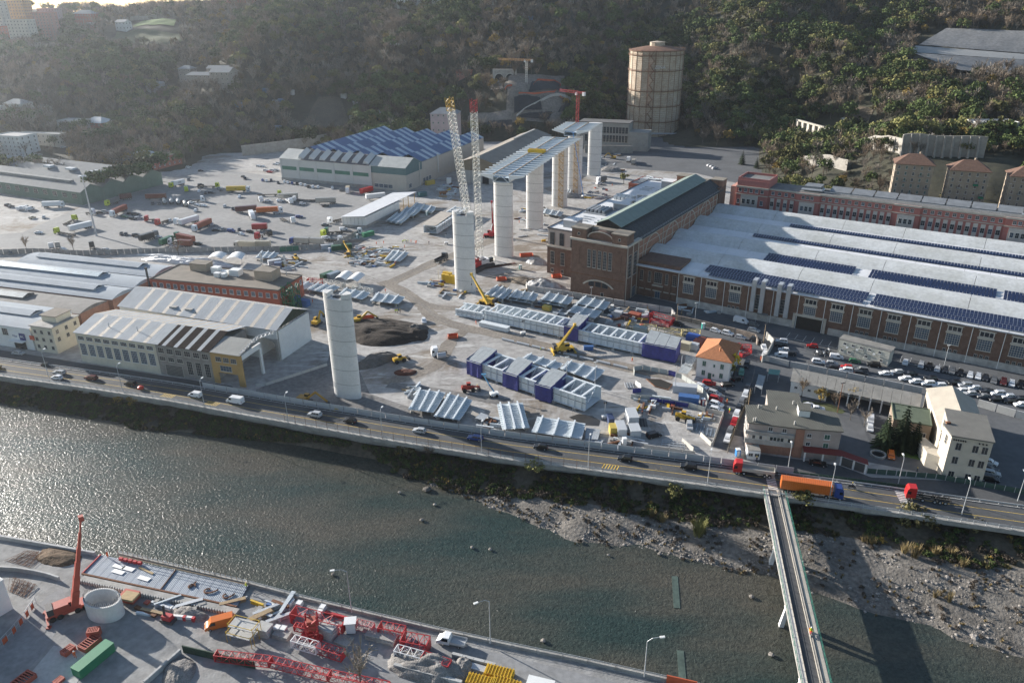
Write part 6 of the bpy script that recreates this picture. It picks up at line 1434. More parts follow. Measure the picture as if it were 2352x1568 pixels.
bare=M('bare_soil',(.14,.12,.10),.95,col2=(.24,.215,.19),scale=.06,fine=.25,bump=.4,bscale=.6)
def drp(name,q,m,lift=.7,nx=24,ny=12,rough=0.,flat=False):
 A,B,C,D=q;X=np.zeros((ny+1,nx+1));Y=X.copy();Z=X.copy()
 P=[GH(*p)for p in q]
 for j in range(ny+1):
  for i in range(nx+1):
   p=lq(lq(P[0],P[1],i/nx),lq(P[3],P[2],i/nx),j/ny);X[j,i],Y[j,i]=p.x,p.y;Z[j,i]=(p.z if flat else TZ(p.x,p.y))+lift+rough*(ri.random()-.5)
 return stc(gob(name,X,Y,Z,m))
def U(r,c,*pts):return[UV(r,c,x,y)for x,y in pts]
drp('works_ground',U(0,1,(2100,820),(2294,830),(2294,755),(2120,765)),bare,1.0)
drp('works_ground',U(0,2,(-60,1130),(480,1130),(470,700),(-30,700)),bare,1.0)
drp('works_ground',U(0,1,(1900,1130),(2294,1140),(2294,1000),(1900,1060)),bare,1.0)
geo_d=M('black_geotextile',(.018,.02,.024),.6,var=.3,scale=.2,bump=.6,bscale=.5);onet=M('orange_netting',(.50,.10,.04),.8,var=.2)
drp('geotextile_slope',U(0,2,(20,1050),(270,1010),(250,890),(20,890)),geo_d,1.9,16,8,.8);drp('geotextile_slope',U(0,2,(150,850),(430,830),(430,760),(180,750)),geo_d,1.9,16,8,.8)
drp('geotextile_slope',U(0,2,(40,1100),(330,1110),(360,1030),(60,1070)),geo_d,1.9,16,8,.6);drp('geotextile_slope',U(0,2,(410,1040),(620,1040),(590,950),(440,990)),geo_d,1.9,12,6,.6);drp('geotextile_slope',U(0,1,(2060,1165),(2294,1165),(2294,1110),(2080,1120)),geo_d,1.9,12,6,.6)
def net_fence(pts,label,h=1.6):
 th=tg('orange_safety_net',label,'fence',GH(*pts[0]))
 for a,c in zip(pts[:-1],pts[1:]):
  A,B=GH(*a),GH(*c);MB().hexa([up(A,.9),up(B,.9),up(B+Vc((.1,.2,0)),.9),up(A+Vc((.1,.2,0)),.9),up(A,1+h),up(B,1+h),up(B+Vc((.1,.2,0)),1+h),up(A+Vc((.1,.2,0)),1+h)]).build('net_panel',onet,th)
net_fence(U(0,2,(190,790),(230,735),(380,745),(440,785),(380,850),(200,865),(60,860)),'ring of orange safety net on the hillside works');net_fence(U(0,1,(2230,830),(2250,790),(2294,785)),'short orange safety net near the tunnel portal')
for q,l in((((280,925),(500,905)),'pale concrete retaining wall stepping up the works'),(((40,1075),(620,940)),'long slanting haul road edge wall on the works')):
 a,c=[GH(*UV(0,2,*p))for p in q];th=tg('retaining_wall',l,'wall',a)
 for k in range(8):b=MB();p,r_=lq(a,c,k/8),lq(a,c,(k+.97)/8);p.z=TZ(p.x,p.y);r_.z=TZ(r_.x,r_.y);b.hexa([up(p,-2),up(r_,-2),up(r_,-2)+Vc((0,.8,0)),up(p,-2)+Vc((0,.8,0)),up(p,3),up(r_,3),up(r_,3)+Vc((0,.8,0)),up(p,3)+Vc((0,.8,0))]);b.build('wall_panel',cnc,th)
lf=M('landfill_gravel',(.15,.155,.16),.95,col2=(.23,.23,.23),scale=.05,fine=.2,bump=.4,bscale=.6);lf2=M('landfill_road',(.34,.34,.33),.95,var=.1)
drp('landfill_slope',U(0,3,(1340,455),(2700,570),(2700,360),(1590,305)),lf,5,40,14,.3,True);drp('landfill_road',U(0,3,(1230,520),(2700,620),(2700,575),(1150,447)),lf2,4.6,40,6,.1,True);drp('landfill_slope',U(0,3,(1700,690),(2700,770),(2700,625),(1290,530)),lf,4.7,40,10,.3,True)
grass=M('hill_grass',(.055,.07,.025),.95,col2=(.10,.11,.045),scale=.1,fine=.25,bump=.3,bscale=1);grass2=M('bright_grass',(.09,.15,.03),.95,var=.2,scale=.2,fine=.25)  # second grass is a brighter green of its own
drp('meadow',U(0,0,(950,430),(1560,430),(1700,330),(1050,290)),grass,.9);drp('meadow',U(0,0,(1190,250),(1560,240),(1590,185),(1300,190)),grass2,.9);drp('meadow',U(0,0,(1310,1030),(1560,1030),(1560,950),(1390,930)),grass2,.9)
drp('bare_slope',U(0,1,(330,1200),(880,1200),(760,890),(560,880)),M('brown_slope',(.10,.08,.055),.95,var=.25,scale=.08,fine=.3,bump=.4,bscale=.8),.5);drp('bare_slope',U(0,3,(600,1130),(880,1140),(960,960),(760,960)),M('brown_slope'),.5);drp('terrace_ground',U(0,3,(640,1220),(1720,1260),(1700,1150),(600,1130)),bare,.6)
hill_wall=rnd('hill_wall',(.30,.28,.25),.2)
for(r_,c_,a,e,h,l)in((0,0,(1100,195),(1560,150),5,'pale stone wall above the hill meadow'),(0,1,(470,250),(800,225),6,'long grey retaining wall on the olive terraces'),(0,1,(400,300),(590,290),4,'short grey retaining wall below the terraces'),(0,1,(1180,60),(1740,85),5,'white garden wall along the hilltop complex'),(0,1,(-120,1400),(860,1240),8,'long concrete wall along the road behind the warehouse'),(0,3,(640,1330),(1180,1390),9,'grey buttressed wall under the goods terrace'),(0,3,(1180,1400),(1930,1420),12,'taller buttressed wall behind the ochre flats'),(0,2,(650,1370),(1080,1380),6,'ramp wall below the colonnade building'),(0,3,(310,1500),(700,1540),7,'sunlit stone terrace wall behind the pink factory')):
 A,B=GH(*UV(r_,c_,*a)),GH(*UV(r_,c_,*e));n=10;th=tg('terrace_wall',l,'wall',A)
 for k in range(n):
  p,q=lq(A,B,k/n),lq(A,B,(k+.985)/n);p.z=TZ(p.x,p.y);q.z=TZ(q.x,q.y);t=Vc((0,.9,0));b=MB()
  b.hexa([up(p,-3),up(q,-3),up(q+t,-3),up(p+t,-3),up(p,h),up(q,h),up(q+t,h),up(p+t,h)]);b.build('wall_panel',hill_wall,th)
  if 'buttress' in l:MB().hexa([up(p+Vc((-.5,-2.4,0)),-3),up(p+Vc((.5,-2.4,0)),-3),up(p+Vc((.5,0,0)),-3),up(p+Vc((-.5,0,0)),-3),up(p+Vc((-.5,-.5,0)),h-.4),up(p+Vc((.5,-.5,0)),h-.4),up(p+Vc((.5,0,0)),h-.4),up(p+Vc((-.5,0,0)),h-.4)]).build('buttress',hill_wall,th)
A,B=GH(*UV(0,3,255,1265)),GH(*UV(0,3,620,1310));th=tg('buttressed_terrace','sunlit concrete terrace carried on tall slanting buttresses','structure',A);zt=max(A.z,B.z)+11
MB().hexa([at(A,zt),at(B,zt-1.5),at(B,zt-1.5)+Vc((0,8,0)),at(A,zt)+Vc((0,8,0)),at(A,zt+1.2),at(B,zt-.3),at(B,zt-.3)+Vc((0,8,0)),at(A,zt+1.2)+Vc((0,8,0))]).build('slab',stn,th)
MB().hexa([at(A,A.z-3)+Vc((0,5,0)),at(B,B.z-3)+Vc((0,5,0)),at(B,B.z-3)+Vc((0,7,0)),at(A,A.z-3)+Vc((0,7,0)),at(A,zt)+Vc((0,5,0)),at(B,zt-1.5)+Vc((0,5,0)),at(B,zt-1.5)+Vc((0,7,0)),at(A,zt)+Vc((0,7,0))]).build('back_wall',stn,th)
for k in range(8):
 p=lq(A,B,k/7);x=Vc((.6,0,0));MB().hexa([at(p-x,p.z-3)+Vc((0,-1.5,0)),at(p+x,p.z-3)+Vc((0,-1.5,0)),at(p+x,p.z-3)+Vc((0,5,0)),at(p-x,p.z-3)+Vc((0,5,0)),at(p-x,zt-.1)+Vc((0,1,0)),at(p+x,zt-.1)+Vc((0,1,0)),at(p+x,zt-.1)+Vc((0,5,0)),at(p-x,zt-.1)+Vc((0,5,0))]).build('buttress',stn,th)
hse(Z03(2030,1245),26,14,9,R(-3),'half ruined white building over the buttressed wall',h_wh,r_gr,'flat',2,5)
for i,(r_,c_,x,y)in enumerate(((0,1,290,845),(0,1,150,935),(0,1,200,930),(0,1,760,885),(0,1,870,945),(0,1,155,1175),(0,1,1235,430),(0,1,1160,405),(0,1,1325,250),(0,1,1060,1030),(0,1,840,1080),(0,0,2105,955),(0,0,1525,840),(0,0,1610,860),(0,1,60,835),(0,3,660,1115),(0,3,1210,1185),(0,3,1320,1170),(0,3,1400,1170),(0,2,70,155),(0,2,150,180))):
 p=GH(*UV(r_,c_,x,y));w,h=ri.uniform(4,7),ri.uniform(2,3);th=tg('garden_shed',['white plastic covered garden shed on the slope','grey sheet metal garden shed on the slope','blue covered garden shed on the slope'][i%3],'shed',p,group='huts and plastic covers on the hillside plots')
 P=rect(p,p+Vc((w,ri.uniform(-1.5,1),0)),4);wmm=[h_wh,h_gr,rnd('hut_blue',(.15,.22,.34))][i%3];gbl(th,P,p.z+h,p.z+h+1,wmm,wmm,0,.3,z0=p.z-1.5)
# ================================================================ trees
def lfm(nm,c,c2,tr=.0):
 m=M(nm,c,.9,col2=c2,scale=.9,spec=.15);t=m.node_tree;N=t.nodes;L=t.links;bs=N['Principled BSDF'];src=bs.inputs['Base Color'].links[0].from_socket
 oi=N.new('ShaderNodeObjectInfo');mr=N.new('ShaderNodeMapRange');mr.inputs[3].default_value=.5;mr.inputs[4].default_value=1.6;L.new(oi.outputs['Random'],mr.inputs[0])
 vm=N.new('ShaderNodeVectorMath');vm.operation='SCALE';L.new(src,vm.inputs[0]);L.new(mr.outputs[0],vm.inputs['Scale']);L.new(vm.outputs[0],bs.inputs['Base Color']);return m
bark=M('bark',(.075,.058,.043),.95,var=.3,scale=2);bark_g=M('bark_grey',(.15,.13,.11),.95,var=.25,scale=2)
LM=dict(oak=lfm('leaf_evergreen',(.045,.068,.024),(.10,.125,.042)),olive=lfm('leaf_olive',(.115,.115,.042),(.20,.19,.075)),ochre=lfm('leaf_ochre',(.17,.115,.03),(.28,.20,.06)),bare=lfm('twigs_brown',(.13,.098,.070),(.22,.175,.13)),grey=lfm('twigs_grey',(.17,.145,.118),(.27,.235,.195)),scrub=lfm('leaf_scrub',(.085,.078,.034),(.15,.13,.065)),yellow=lfm('leaf_yellow',(.28,.20,.02),(.45,.33,.04)),pine=lfm('leaf_pine',(.02,.045,.012),(.045,.08,.022)),fir=lfm('leaf_fir',(.012,.022,.012),(.03,.042,.02)),reed=lfm('reed_straw',(.17,.13,.06),(.27,.21,.11)))
def crl(seed,rx,rz_,zc,nclump=26,per=15,size=.75,flat=1.):
 r=np.random.default_rng(seed);b=MB()
 for _ in range(nclump):
  d=r.normal(size=3);d/=np.linalg.norm(d);d[2]=abs(d[2])*1.2-.35;k=r.uniform(.55,1.0);c=np.array([d[0]*rx*k,d[1]*rx*k,zc+d[2]*rz_*k]);cr=rx*r.uniform(.24,.40)
  for _ in range(per):
   o=r.normal(size=3);o/=np.linalg.norm(o);q=c+o*cr*np.array([1,1,.75])*r.uniform(.75,1.05);n=o+r.normal(size=3)*.45;n/=np.linalg.norm(n);a=np.cross(n,[0.3,.2,1]);a/=np.linalg.norm(a);bb=np.cross(n,a);s=size*r.uniform(.55,1.1)
   b.add([q-a*s*.5-bb*s*.35,q+a*s*.5-bb*s*.35,q+a*s*.35+bb*s*.5,q-a*s*.35+bb*s*.5],[(0,1,2,3)])
 return b
def crown_bare(seed,rx,h,n=190):
 r=np.random.default_rng(seed);b=MB()
 limbs=[]
 for i in range(9):
  a=6.283*i/9+r.uniform(-.3,.3);t=r.uniform(.3,.95);z0=h*r.uniform(.22,.5);p0=Vc((0,0,z0));p1=Vc((math.cos(a)*rx*t,math.sin(a)*rx*t,h*r.uniform(.65,1.0)));limbs.append((p0,p1));b.tube(p0,p1,.14,3,.05,cap=False)
 for i in range(n):
  p0,p1=limbs[i%9];q=lq(p0,p1,r.uniform(.35,1));d=(p1-p0).normalized()+Vc(r.normal(size=3)*.55);d.z=abs(d.z)*.8+.15;e=q+d.normalized()*r.uniform(1.0,2.4);sd=Vc(r.normal(size=3)).normalized()*r.uniform(.09,.2)
  b.add([q-sd*.7,q+sd*.7,e+sd*.5,e-sd*.3],[(0,1,2,3)])
  if i%2:m_=lq(q,e,.5);e2=m_+Vc(r.normal(size=3)).normalized()*.9;b.add([m_-sd*.6,m_+sd*.6,e2],[(0,1,2)])
 return b
def trunk_mesh(h,r,m,limbs=4,seed=1):
 rr=np.random.default_rng(seed);b=MB();b.tube((0,0,-.6),(0,0,h*.55),r,6,r*.65);b.tube((0,0,h*.55),(.1,.1,h*.85),r*.65,5,r*.25)
 for k in range(limbs):a=6.283*k/limbs+rr.uniform(0,1);b.tube((0,0,h*rr.uniform(.3,.6)),(math.cos(a)*h*.28,math.sin(a)*h*.28,h*rr.uniform(.6,.85)),r*.4,4,r*.12)
 return b.mesh('trunk',[m])
def crown_fir(seed,rx,h):
 r=np.random.default_rng(seed);b=MB();lev=15
 for l in range(lev):
  z=h*(.1+.88*l/lev);rr=rx*(1-l/lev)**.85+.15;nb=9 if l<10 else 6
  for k in range(nb):
   a=6.283*k/nb+l*.7+r.uniform(-.2,.2);L_=rr*r.uniform(.75,1.1);d=Vc((math.cos(a),math.sin(a),-.28));s=Vc((-math.sin(a),math.cos(a),0));base=Vc((0,0,z))
   for t in(.25,.5,.75,.95):
    c=base+d*L_*t;w=(1.15-t*.7)*.55*L_*.6+.12;b.add([c-s*w-d*.1,c+s*w-d*.1,c+s*w*.35+d*L_*.28+Vc((0,0,-.1)),c-s*w*.35+d*L_*.28+Vc((0,0,.06))],[(0,1,2,3)])
 return b
TR={} # kind -> list of (crown mesh, trunk mesh)
for kd,mk in(('oak',[lambda s:crl(s,4.3,3.6,5.4,30,15,.85)]),('olive',[lambda s:crl(s,3.8,3.4,5.0,26,14,.8)]),('ochre',[lambda s:crl(s,3.4,3.8,5.2,24,13,.75)]),('scrub',[lambda s:crl(s,2.9,1.7,1.5,18,12,.7)]),('pine',[lambda s:crl(s,5.2,1.8,8.0,34,15,.8)]),('yellow',[lambda s:crl(s,2.0,3.6,5.0,22,15,.55)])):
 TR[kd]=[(mk[0](100+i).mesh(kd+'_crown',[LM[kd]]),trunk_mesh(6 if kd!='scrub' else 2,.22,bark,seed=i))for i in range(3 if kd in('oak','olive')else 2)]
for kd,s0 in(('bare',31),('grey',51)):TR[kd]=[(crown_bare(s0+i,3.9,10.5).mesh(kd+'_crown',[LM[kd]]),trunk_mesh(9,.2,bark if kd=='bare' else bark_g,5,i))for i in range(3)]
TR['fir']=[(crown_fir(5+i,3.0,13).mesh('fir_crown',[LM['fir']]),trunk_mesh(12,.22,bark,0,i))for i in range(2)]
def tree(p,kd,s=1.,label=None,group=None,name='tree',sz=None):
 cm,tm=TR[kd][ri.randrange(len(TR[kd]))];th=tg(name,label,'tree',p,ri.uniform(0,6.28),group);th.scale=(s,s,sz or s*ri.uniform(.9,1.15))
 for nm,me in(('trunk',tm),('crown',cm)):o=bpy.data.objects.new(nm,me);COL.objects.link(o);o.parent=th
 return th
ys=np.arange(400,1200,6.3);pts=[]
for y in ys:
 w=6.3*(1 if y<950 else 1.3);xs=np.arange(-.80*y,.84*y,w);pts.append(np.stack([xs,np.full_like(xs,y)],-1))
pts=np.concatenate(pts);pts=pts+rng.uniform(-3.1,3.1,pts.shape);zt=ter(pts[:,0],pts[:,1])
q=np.stack([pts[:,0],pts[:,1],zt-CH],-1);dep=q@_fw;pu=1176+CF*(q@_ra)/dep;pv=784-CF*(q@_rb)/dep
ok=(zt>.7)&(pu>-160)&(pu<2520)&(pv>-60)
CLR=[(0,0,940,250,1640,430),(0,0,1190,180,1600,250),(0,0,1310,925,1560,1030),(0,1,330,890,860,1200),(0,2,-40,700,480,1140),(0,1,1900,1000,2294,1170),(0,3,1300,300,3200,520),(0,3,1240,520,3200,690),(0,3,640,1130,1740,1230),(0,3,740,960,950,1130),(0,1,2110,640,2294,780),(0,0,0,60,540,420),(0,0,1590,620,2100,850),(0,0,30,930,220,1070),(0,0,510,1080,1000,1230),(0,0,0,1210,640,1560),(0,0,660,140,860,300),(0,0,1030,205,1160,290),(0,0,1300,0,2294,80),(0,1,90,0,430,70),(0,1,1300,0,1760,80),(0,1,1550,980,1820,1200),(0,1,1790,650,1940,710),(0,2,600,1150,1160,1500),(0,2,1160,1180,1640,1568),(0,3,250,1120,640,1320),(0,3,1820,1140,2250,1250),(1,3,1100,0,2294,240),(0,3,1120,1400,2294,1568)]
for(r_,c_,x0,y0,x1,y1)in CLR:
 (a0,b0),(a1,b1)=UV(r_,c_,x0,y0),UV(r_,c_,x1,y1);ins=(pu>a0)&(pu<a1)&(pv>b0)&(pv<b1);keep=rng.random(len(pu))<.10 if(r_,c_,x0)in((0,0,0),(0,0,1300),(0,1,90),(0,1,1300))else np.zeros(len(pu),bool);ok&=~(ins&~keep)
ok&=~((np.hypot(pts[:,0]-gc.x,pts[:,1]-gc.y)<29))
dens=fbm(pts[:,0]/60,pts[:,1]/60,3,77);ok&=(rng.random(len(pu))<np.clip(.85+(dens-.42)*2.2,.5,1))
idx=np.nonzero(ok)[0];pts,zt,pu,pv=pts[idx],zt[idx],pu[idx],pv[idx]
spn=fbm(pts[:,0]/75+9,pts[:,1]/75,3,41);rr_=rng.random(len(idx))
KN=['oak','olive','bare','grey','ochre','scrub']
rightside=np.clip((pu-1250)/600,0,1)
green=np.clip(.22+(spn-.44)*3.0+.2*rightside*(pu<1900),.05,.85)
kind=np.where(rr_<green*.62,0,np.where(rr_<green,1,np.where(rr_<green+(1-green)*.52,2,np.where(rr_<green+(1-green)*.80,3,np.where(rr_<green+(1-green)*.86,4,5)))))
scl=rng.uniform(.75,1.5,len(idx))*np.where(kind==5,1.1,np.where(kind<2,1.3,1.))
order=np.argsort(pts[:,1]**2+pts[:,0]**2+(CH-zt)**2);near_i=order[:300];far_i=order[300:]
NL=dict(oak='dark evergreen oak',olive='olive green broadleaf tree',bare='bare brown winter tree',grey='pale grey leafless tree',ochre='ochre leaved autumn tree',scrub='low bushy scrub tree')
for i in near_i:
 kd=KN[kind[i]];x=pu[i];wh='at the foot of the hill left of the warehouse' if x<1100 else('on the lower slope round the gasholder' if x<1650 else 'on the terraces behind the pink factory')
 tree((pts[i,0],pts[i,1],zt[i]-.1),kd,float(scl[i])*(.62 if x>1650 else.9),f"{NL[kd]} {wh}",'trees along the foot of the hills','hillside_tree')
lib=bpy.data.collections.new('woodland_library');k=0;start={}
for kd in KN:
 start[kd]=[]
 for cm,tm in TR[kd]:
  b=bpy.data.meshes.new(kd)
  vs=[v.co[:]for v in cm.vertices];n0=len(vs);vs+=[v.co[:]for v in tm.vertices];fs=[list(p.vertices)for p in cm.polygons];f0=len(fs);fs+=[[n0+i for i in p.vertices]for p in tm.polygons]
  b.from_pydata(vs,[],fs);b.materials.append(cm.materials[0]);b.materials.append(tm.materials[0]);b.polygons.foreach_set('material_index',[0]*f0+[1]*(len(fs)-f0))
  o=bpy.data.objects.new('%02d_%s'%(k,kd),b);lib.objects.link(o);start[kd].append(k);k+=1
me=bpy.data.meshes.new('woodland');me.from_pydata([(float(pts[i,0]),float(pts[i,1]),float(zt[i])-.15)for i in far_i],[],[])
def fattr(nm,ty,vals):a=me.attributes.new(nm,ty,'POINT');a.data.foreach_set('value',vals)
fattr('kind','INT',[start[KN[kind[i]]][int(rng.integers(len(start[KN[kind[i]]])))]for i in far_i]);fattr('rot','FLOAT',rng.uniform(0,6.28,len(far_i)).astype(np.float32));fattr('scl','FLOAT',scl[far_i].astype(np.float32))
wo=bpy.data.objects.new('woodland',me);COL.objects.link(wo);tq(wo,'dense mixed winter woodland covering the far hillside',kind='stuff')
def scn(nm,coll):
 ng=bpy.data.node_groups.new(nm,'GeometryNodeTree');ng.interface.new_socket('Geometry',in_out='INPUT',socket_type='NodeSocketGeometry');ng.interface.new_socket('Geometry',in_out='OUTPUT',socket_type='NodeSocketGeometry')
 N=ng.nodes;L=ng.links;gi=N.new('NodeGroupInput');go=N.new('NodeGroupOutput');m2p=N.new('GeometryNodeMeshToPoints');iop=N.new('GeometryNodeInstanceOnPoints');ci=N.new('GeometryNodeCollectionInfo')
 ci.inputs['Collection'].default_value=coll;ci.inputs['Separate Children'].default_value=True;ci.inputs['Reset Children'].default_value=True
 def na(n,t):a=N.new('GeometryNodeInputNamedAttribute');a.data_type=t;a.inputs['Name'].default_value=n;return a.outputs['Attribute']
 L.new(gi.outputs[0],m2p.inputs[0]);L.new(m2p.outputs[0],iop.inputs['Points']);L.new(ci.outputs[0],iop.inputs['Instance']);iop.inputs['Pick Instance'].default_value=True
 L.new(na('kind','INT'),iop.inputs['Instance Index']);cx=N.new('ShaderNodeCombineXYZ');L.new(na('rot','FLOAT'),cx.inputs[2]);L.new(cx.outputs[0],iop.inputs['Rotation']);L.new(na('scl','FLOAT'),iop.inputs['Scale']);L.new(iop.outputs[0],go.inputs[0]);return ng
md=wo.modifiers.new('scatter','NODES');md.node_group=scn('wood_scatter',lib)
for x,y,s in((870,250,1.0),(940,235,1.05),(1010,220,1.1),(1080,205,1.15),(1150,195,1.15),(1220,180,1.1),(1290,165,1.0),(1370,120,1.2),(1440,100,1.25)):tree(T10(x,y),'pine',s*1.5,'umbrella pine in the row beside the green warehouse','umbrella pines beside the green warehouse','umbrella_pine')
for x,y,s in((760,1250,1.6),(860,1345,1.7),(950,1340,1.8)):p=Z00(x,y);tree(p,'pine',s,'large dark umbrella pine below the red villa','umbrella pines below the red villa','umbrella_pine')
for x,y,kd,s,l in((300,510,'bare',.62,'leafless brown tree by the open shed end'),(468,555,'ochre',.6,'golden leaved young tree before the open shed'),(590,615,'bare',.55,'slim leafless tree before the open shed'),(745,560,'ochre',.55,'brown leaved tree close to the open shed'),(735,715,'grey',.62,'pollarded pale tree on the planted strip'),(860,770,'grey',.6,'pollarded pale tree next to parked white cars')):tree(T23(x,y),kd,s,l,None,'yard_tree')
for x,y,s,l in((1035,960,.92,'dark conifer nearest the stone well ring'),(1180,975,1.08,'tallest dark conifer before the green roofed annex'),(1300,1000,.82,'smaller dark conifer beside the porch')):tree(T23(x,y),'fir',s,l,None,'conifer')
tree(T22(1985,330),'yellow',1.0,'yellow leaved tree against the white villa',None,'yellow_tree');tree(T22(1960,345),'olive',.55,'green bush under the yellow leaved tree',None,'garden_bush')
for x,y in((240,720),(660,720),(1600,760)):tree(T10(x,y),'bare',.7,'leafless tree at the lorry park fence','bare trees at the lorry park fence','fence_tree')
for x,y,s in((2060,1480,.9),(2190,1510,.7)):p=Z02(x,y);tree(p,'fir',s,'dark cedar beside the works road','cedars beside the works road','cedar_tree')
p=T12(1000,125);tree(p,'olive',.9,'round green tree behind the white roofed wing',None,'yard_tree')
for x,y in((70,395),(460,445),(950,520),(1330,565)):p=T13(x,y);pp_=hl((p-HO).dot(HE),126);tree(pp_,'olive',.7,'bush between sheds and pink factory','bushes before the pink factory','street_bush')
# ================================================================ near bank yard and footbridge
def T30(x,y,z=0):return T(3,0,x,y,z)
def T31(x,y,z=0):return T(3,1,x,y,z)
def T32(x,y,z=0):return T(3,2,x,y,z)
def T33(x,y,z=0):return T(3,3,x,y,z)
tarmac_n=M('near_asphalt',(.24,.242,.245),.9,var=.2,scale=.1,fine=.15,bump=.05);plc=M('pale_concrete',(.42,.42,.41),.9,var=.12,scale=.15,fine=.1);wod=M('timber',(.34,.25,.15),.9,var=.2,scale=1);ply=M('plywood',(.42,.31,.17),.85,var=.15,scale=1)
sht('near_road',[T31(-10,770),T31(900,1020),T31(1650,1180),T32(0,1330),T32(1500,1700),T32(300,1900),T31(1200,1560),T31(560,1330),T31(0,1190),T30(1900,1180)],.02,tarmac_n)
sht('near_road',[T30(560,720),T30(620,900),T30(420,1250),T30(150,1568),T30(-200,1800),T30(-500,1568),T30(0,1240),T30(330,900),T30(430,780)],.016,tarmac_n)
sht('concrete_slab',[T30(200,1568),T30(480,1232),T30(860,1310),T30(650,1620)],.03,plc)
th=tg('river_parapet','low concrete parapet with grey rails along the near quay','parapet',T31(1130,990));pl=[T30(1060,420),T30(2230,690),T31(420,820),T31(1130,990),T31(1650,1110),T31(2294,1250),T32(680,1390),T32(1440,1560),T32(2200,1730)]
for a,c in zip(pl[:-1],pl[1:]):
 n=max(1,int((c-a).length/4))
 for k in range(n):
  p,q=lq(a,c,k/n),lq(a,c,(k+.985)/n);d=(q-p).normalized();o=Vc((-d.y,d.x,0))*.18
  MB().hexa([p-o,q-o,q+o,p+o,up(p-o,.75),up(q-o,.75),up(q+o,.75),up(p+o,.75)]).build('parapet_block',cn2,th)
  MB().box(up(p,1.05),(.08,.08,.6),ang(p,q)).build('post',sgy,th)
  b=MB();b.tube(up(p,1.32),up(q,1.32),.04,4);b.tube(up(p,1.02),up(q,1.02),.035,4);b.build('rail',sgy,th)
th=tg('river_parapet','curving concrete upstand beside the unfinished road','parapet',T30(300,570));pl=[T30(-200,560),T30(0,555),T30(160,565),T30(320,590),T30(430,615),T30(535,650)]
for a,c in zip(pl[:-1],pl[1:]):b=MB();d=(c-a).normalized();o=Vc((-d.y,d.x,0))*.2;b.hexa([a-o,c-o,c+o,a+o,up(a-o,1.1),up(c-o,1.1),up(c+o,1.1),up(a+o,1.1)]);b.build('parapet_block',plc,th)
th=tg('river_parapet','pale quay edge beam beside the rebar fields','parapet',T30(300,320))
for k in range(12):a,c=lq(T30(-100,255),T30(860,425),k/12),lq(T30(-100,255),T30(860,425),(k+.97)/12);MB().beam(up(a,.5),up(c,.5),.5,1.0).build('parapet_block',plc,th)
q=[T30(735,590,.5),T30(2120,885,.5),T30(2230,690,.5),T30(905,418,.5)];th=tg('formwork_deck','long formwork deck of pale planks laid along the quay edge','deck',at((q[0]+q[2])/2,0));n=96
plank_m=[M('plank_pale',(.38,.42,.47),.7,var=.1),M('plank_blue',(.28,.32,.38),.7,var=.1),M('plank_gap',(.15,.17,.2),.8,var=.1)]
for k in range(n):
 t0,t1=k/n,(k+.72)/n;MB().slab([lq(q[0],q[1],t0),lq(q[0],q[1],t1),lq(q[3],q[2],t1),lq(q[3],q[2],t0)],.12).build('plank',plank_m[0 if(k*7)%5 else 1],th)
MB().slab([up(p,-.15)for p in q],.3).build('base_sheet',plank_m[2],th)
for a,c,m,w in((q[0],q[1],rust,.35),(q[3],q[0],cr_red,.25),(lq(q[0],q[1],.52),lq(q[3],q[2],.52),rust,.12)):MB().beam(up(a,.1),up(c,.1),w,.3).build('edge_beam',m,th)
o=Vc((.7,-1.5,0));A,B=q[0]+o,q[1]+o;MB().beam(at(A,.3),at(B,.3),1.6,.9).build('side_beam',cn2,th)
for k in range(60):p=lq(A,B,k/60)+Vc((-.2,-.75,0));MB().box(at(p,.45),(.18,.5,.8),.3).build('stirrup',cnc,th)
for k in range(5):b=MB();p=T30(1085+k*42,455+k*9,1.0);b.box(p,(.9,.6,.7),-.3);b.build('red_clamp',cr_red,th)
for i,(x,y)in enumerate(((1065,522),(1150,542),(1060,570),(1290,628))):tq(MB().box(T30(x,y,.62),(3,1.1,.1),-.35).build('white_board',wht),'white board lying on the formwork deck','board','white boards on the formwork deck')
tq(MB().box(T30(1310,558,.64),(4.5,.5,.14),-.5).build('timber_plank',ply),'yellowish timber plank lying on the formwork deck','plank')
for i,(x,y)in enumerate(((1720,700),(1860,740),(2030,785))):
 c=T30(x,y,.7);b=MB();pr=None
 for k in range(15):f=k*.42+i;p=c+Vc((math.cos(f)*.7+max(0,k-9)*.3*(1 if i else-.2),math.sin(f)*.7+max(0,k-9)*.35*(0 if i else 1),0));(b.tube(pr,p,.16,5)if pr else None);pr=p
 tq(b.build('rusty_hose',rust),'coiled rusty hose lying on the formwork deck','hose','rusty hoses on the formwork deck')
th=tg('scaffold_rail','timber handrail along the outer edge of the formwork deck','railing',T30(1600,560))
for z in(.9,1.4,1.8):MB().tube(T30(1065,425,z),T30(2225,690,z),.06,4).build('rail',wod,th)
for k in range(26):p=lq(T30(1065,425),T30(2225,690),k/25);MB().tube(p,up(p,1.9),.05,4).build('post',wod,th)
for qd,l in((((60,470),(280,530),(400,400),(230,385)),'field of rusty rebar beside the quay edge beam'),(((80,740),(230,800),(330,690),(110,620)),'field of rusty rebar below the curving upstand')):
 P=[T30(x,y,.15)for x,y in qd];th=tg('rebar_mat',l,'rebar',at(P[0],0))
 for k in range(26):MB().tube(lq(P[0],P[1],k/25)+Vc((ri.uniform(-.6,.6),0,0)),lq(P[3],P[2],k/25)+Vc((ri.uniform(-.6,.6),0,.3)),.035,4).build('bar',rust,th)
 for k in range(5):MB().tube(lq(P[0],P[3],k/4),lq(P[1],P[2],k/4),.035,4).build('bar',rust,th)
th=tg('pier_stub','hollow oval concrete pier stub with rebar standing round its rim','pier',br(1));hs=4.0
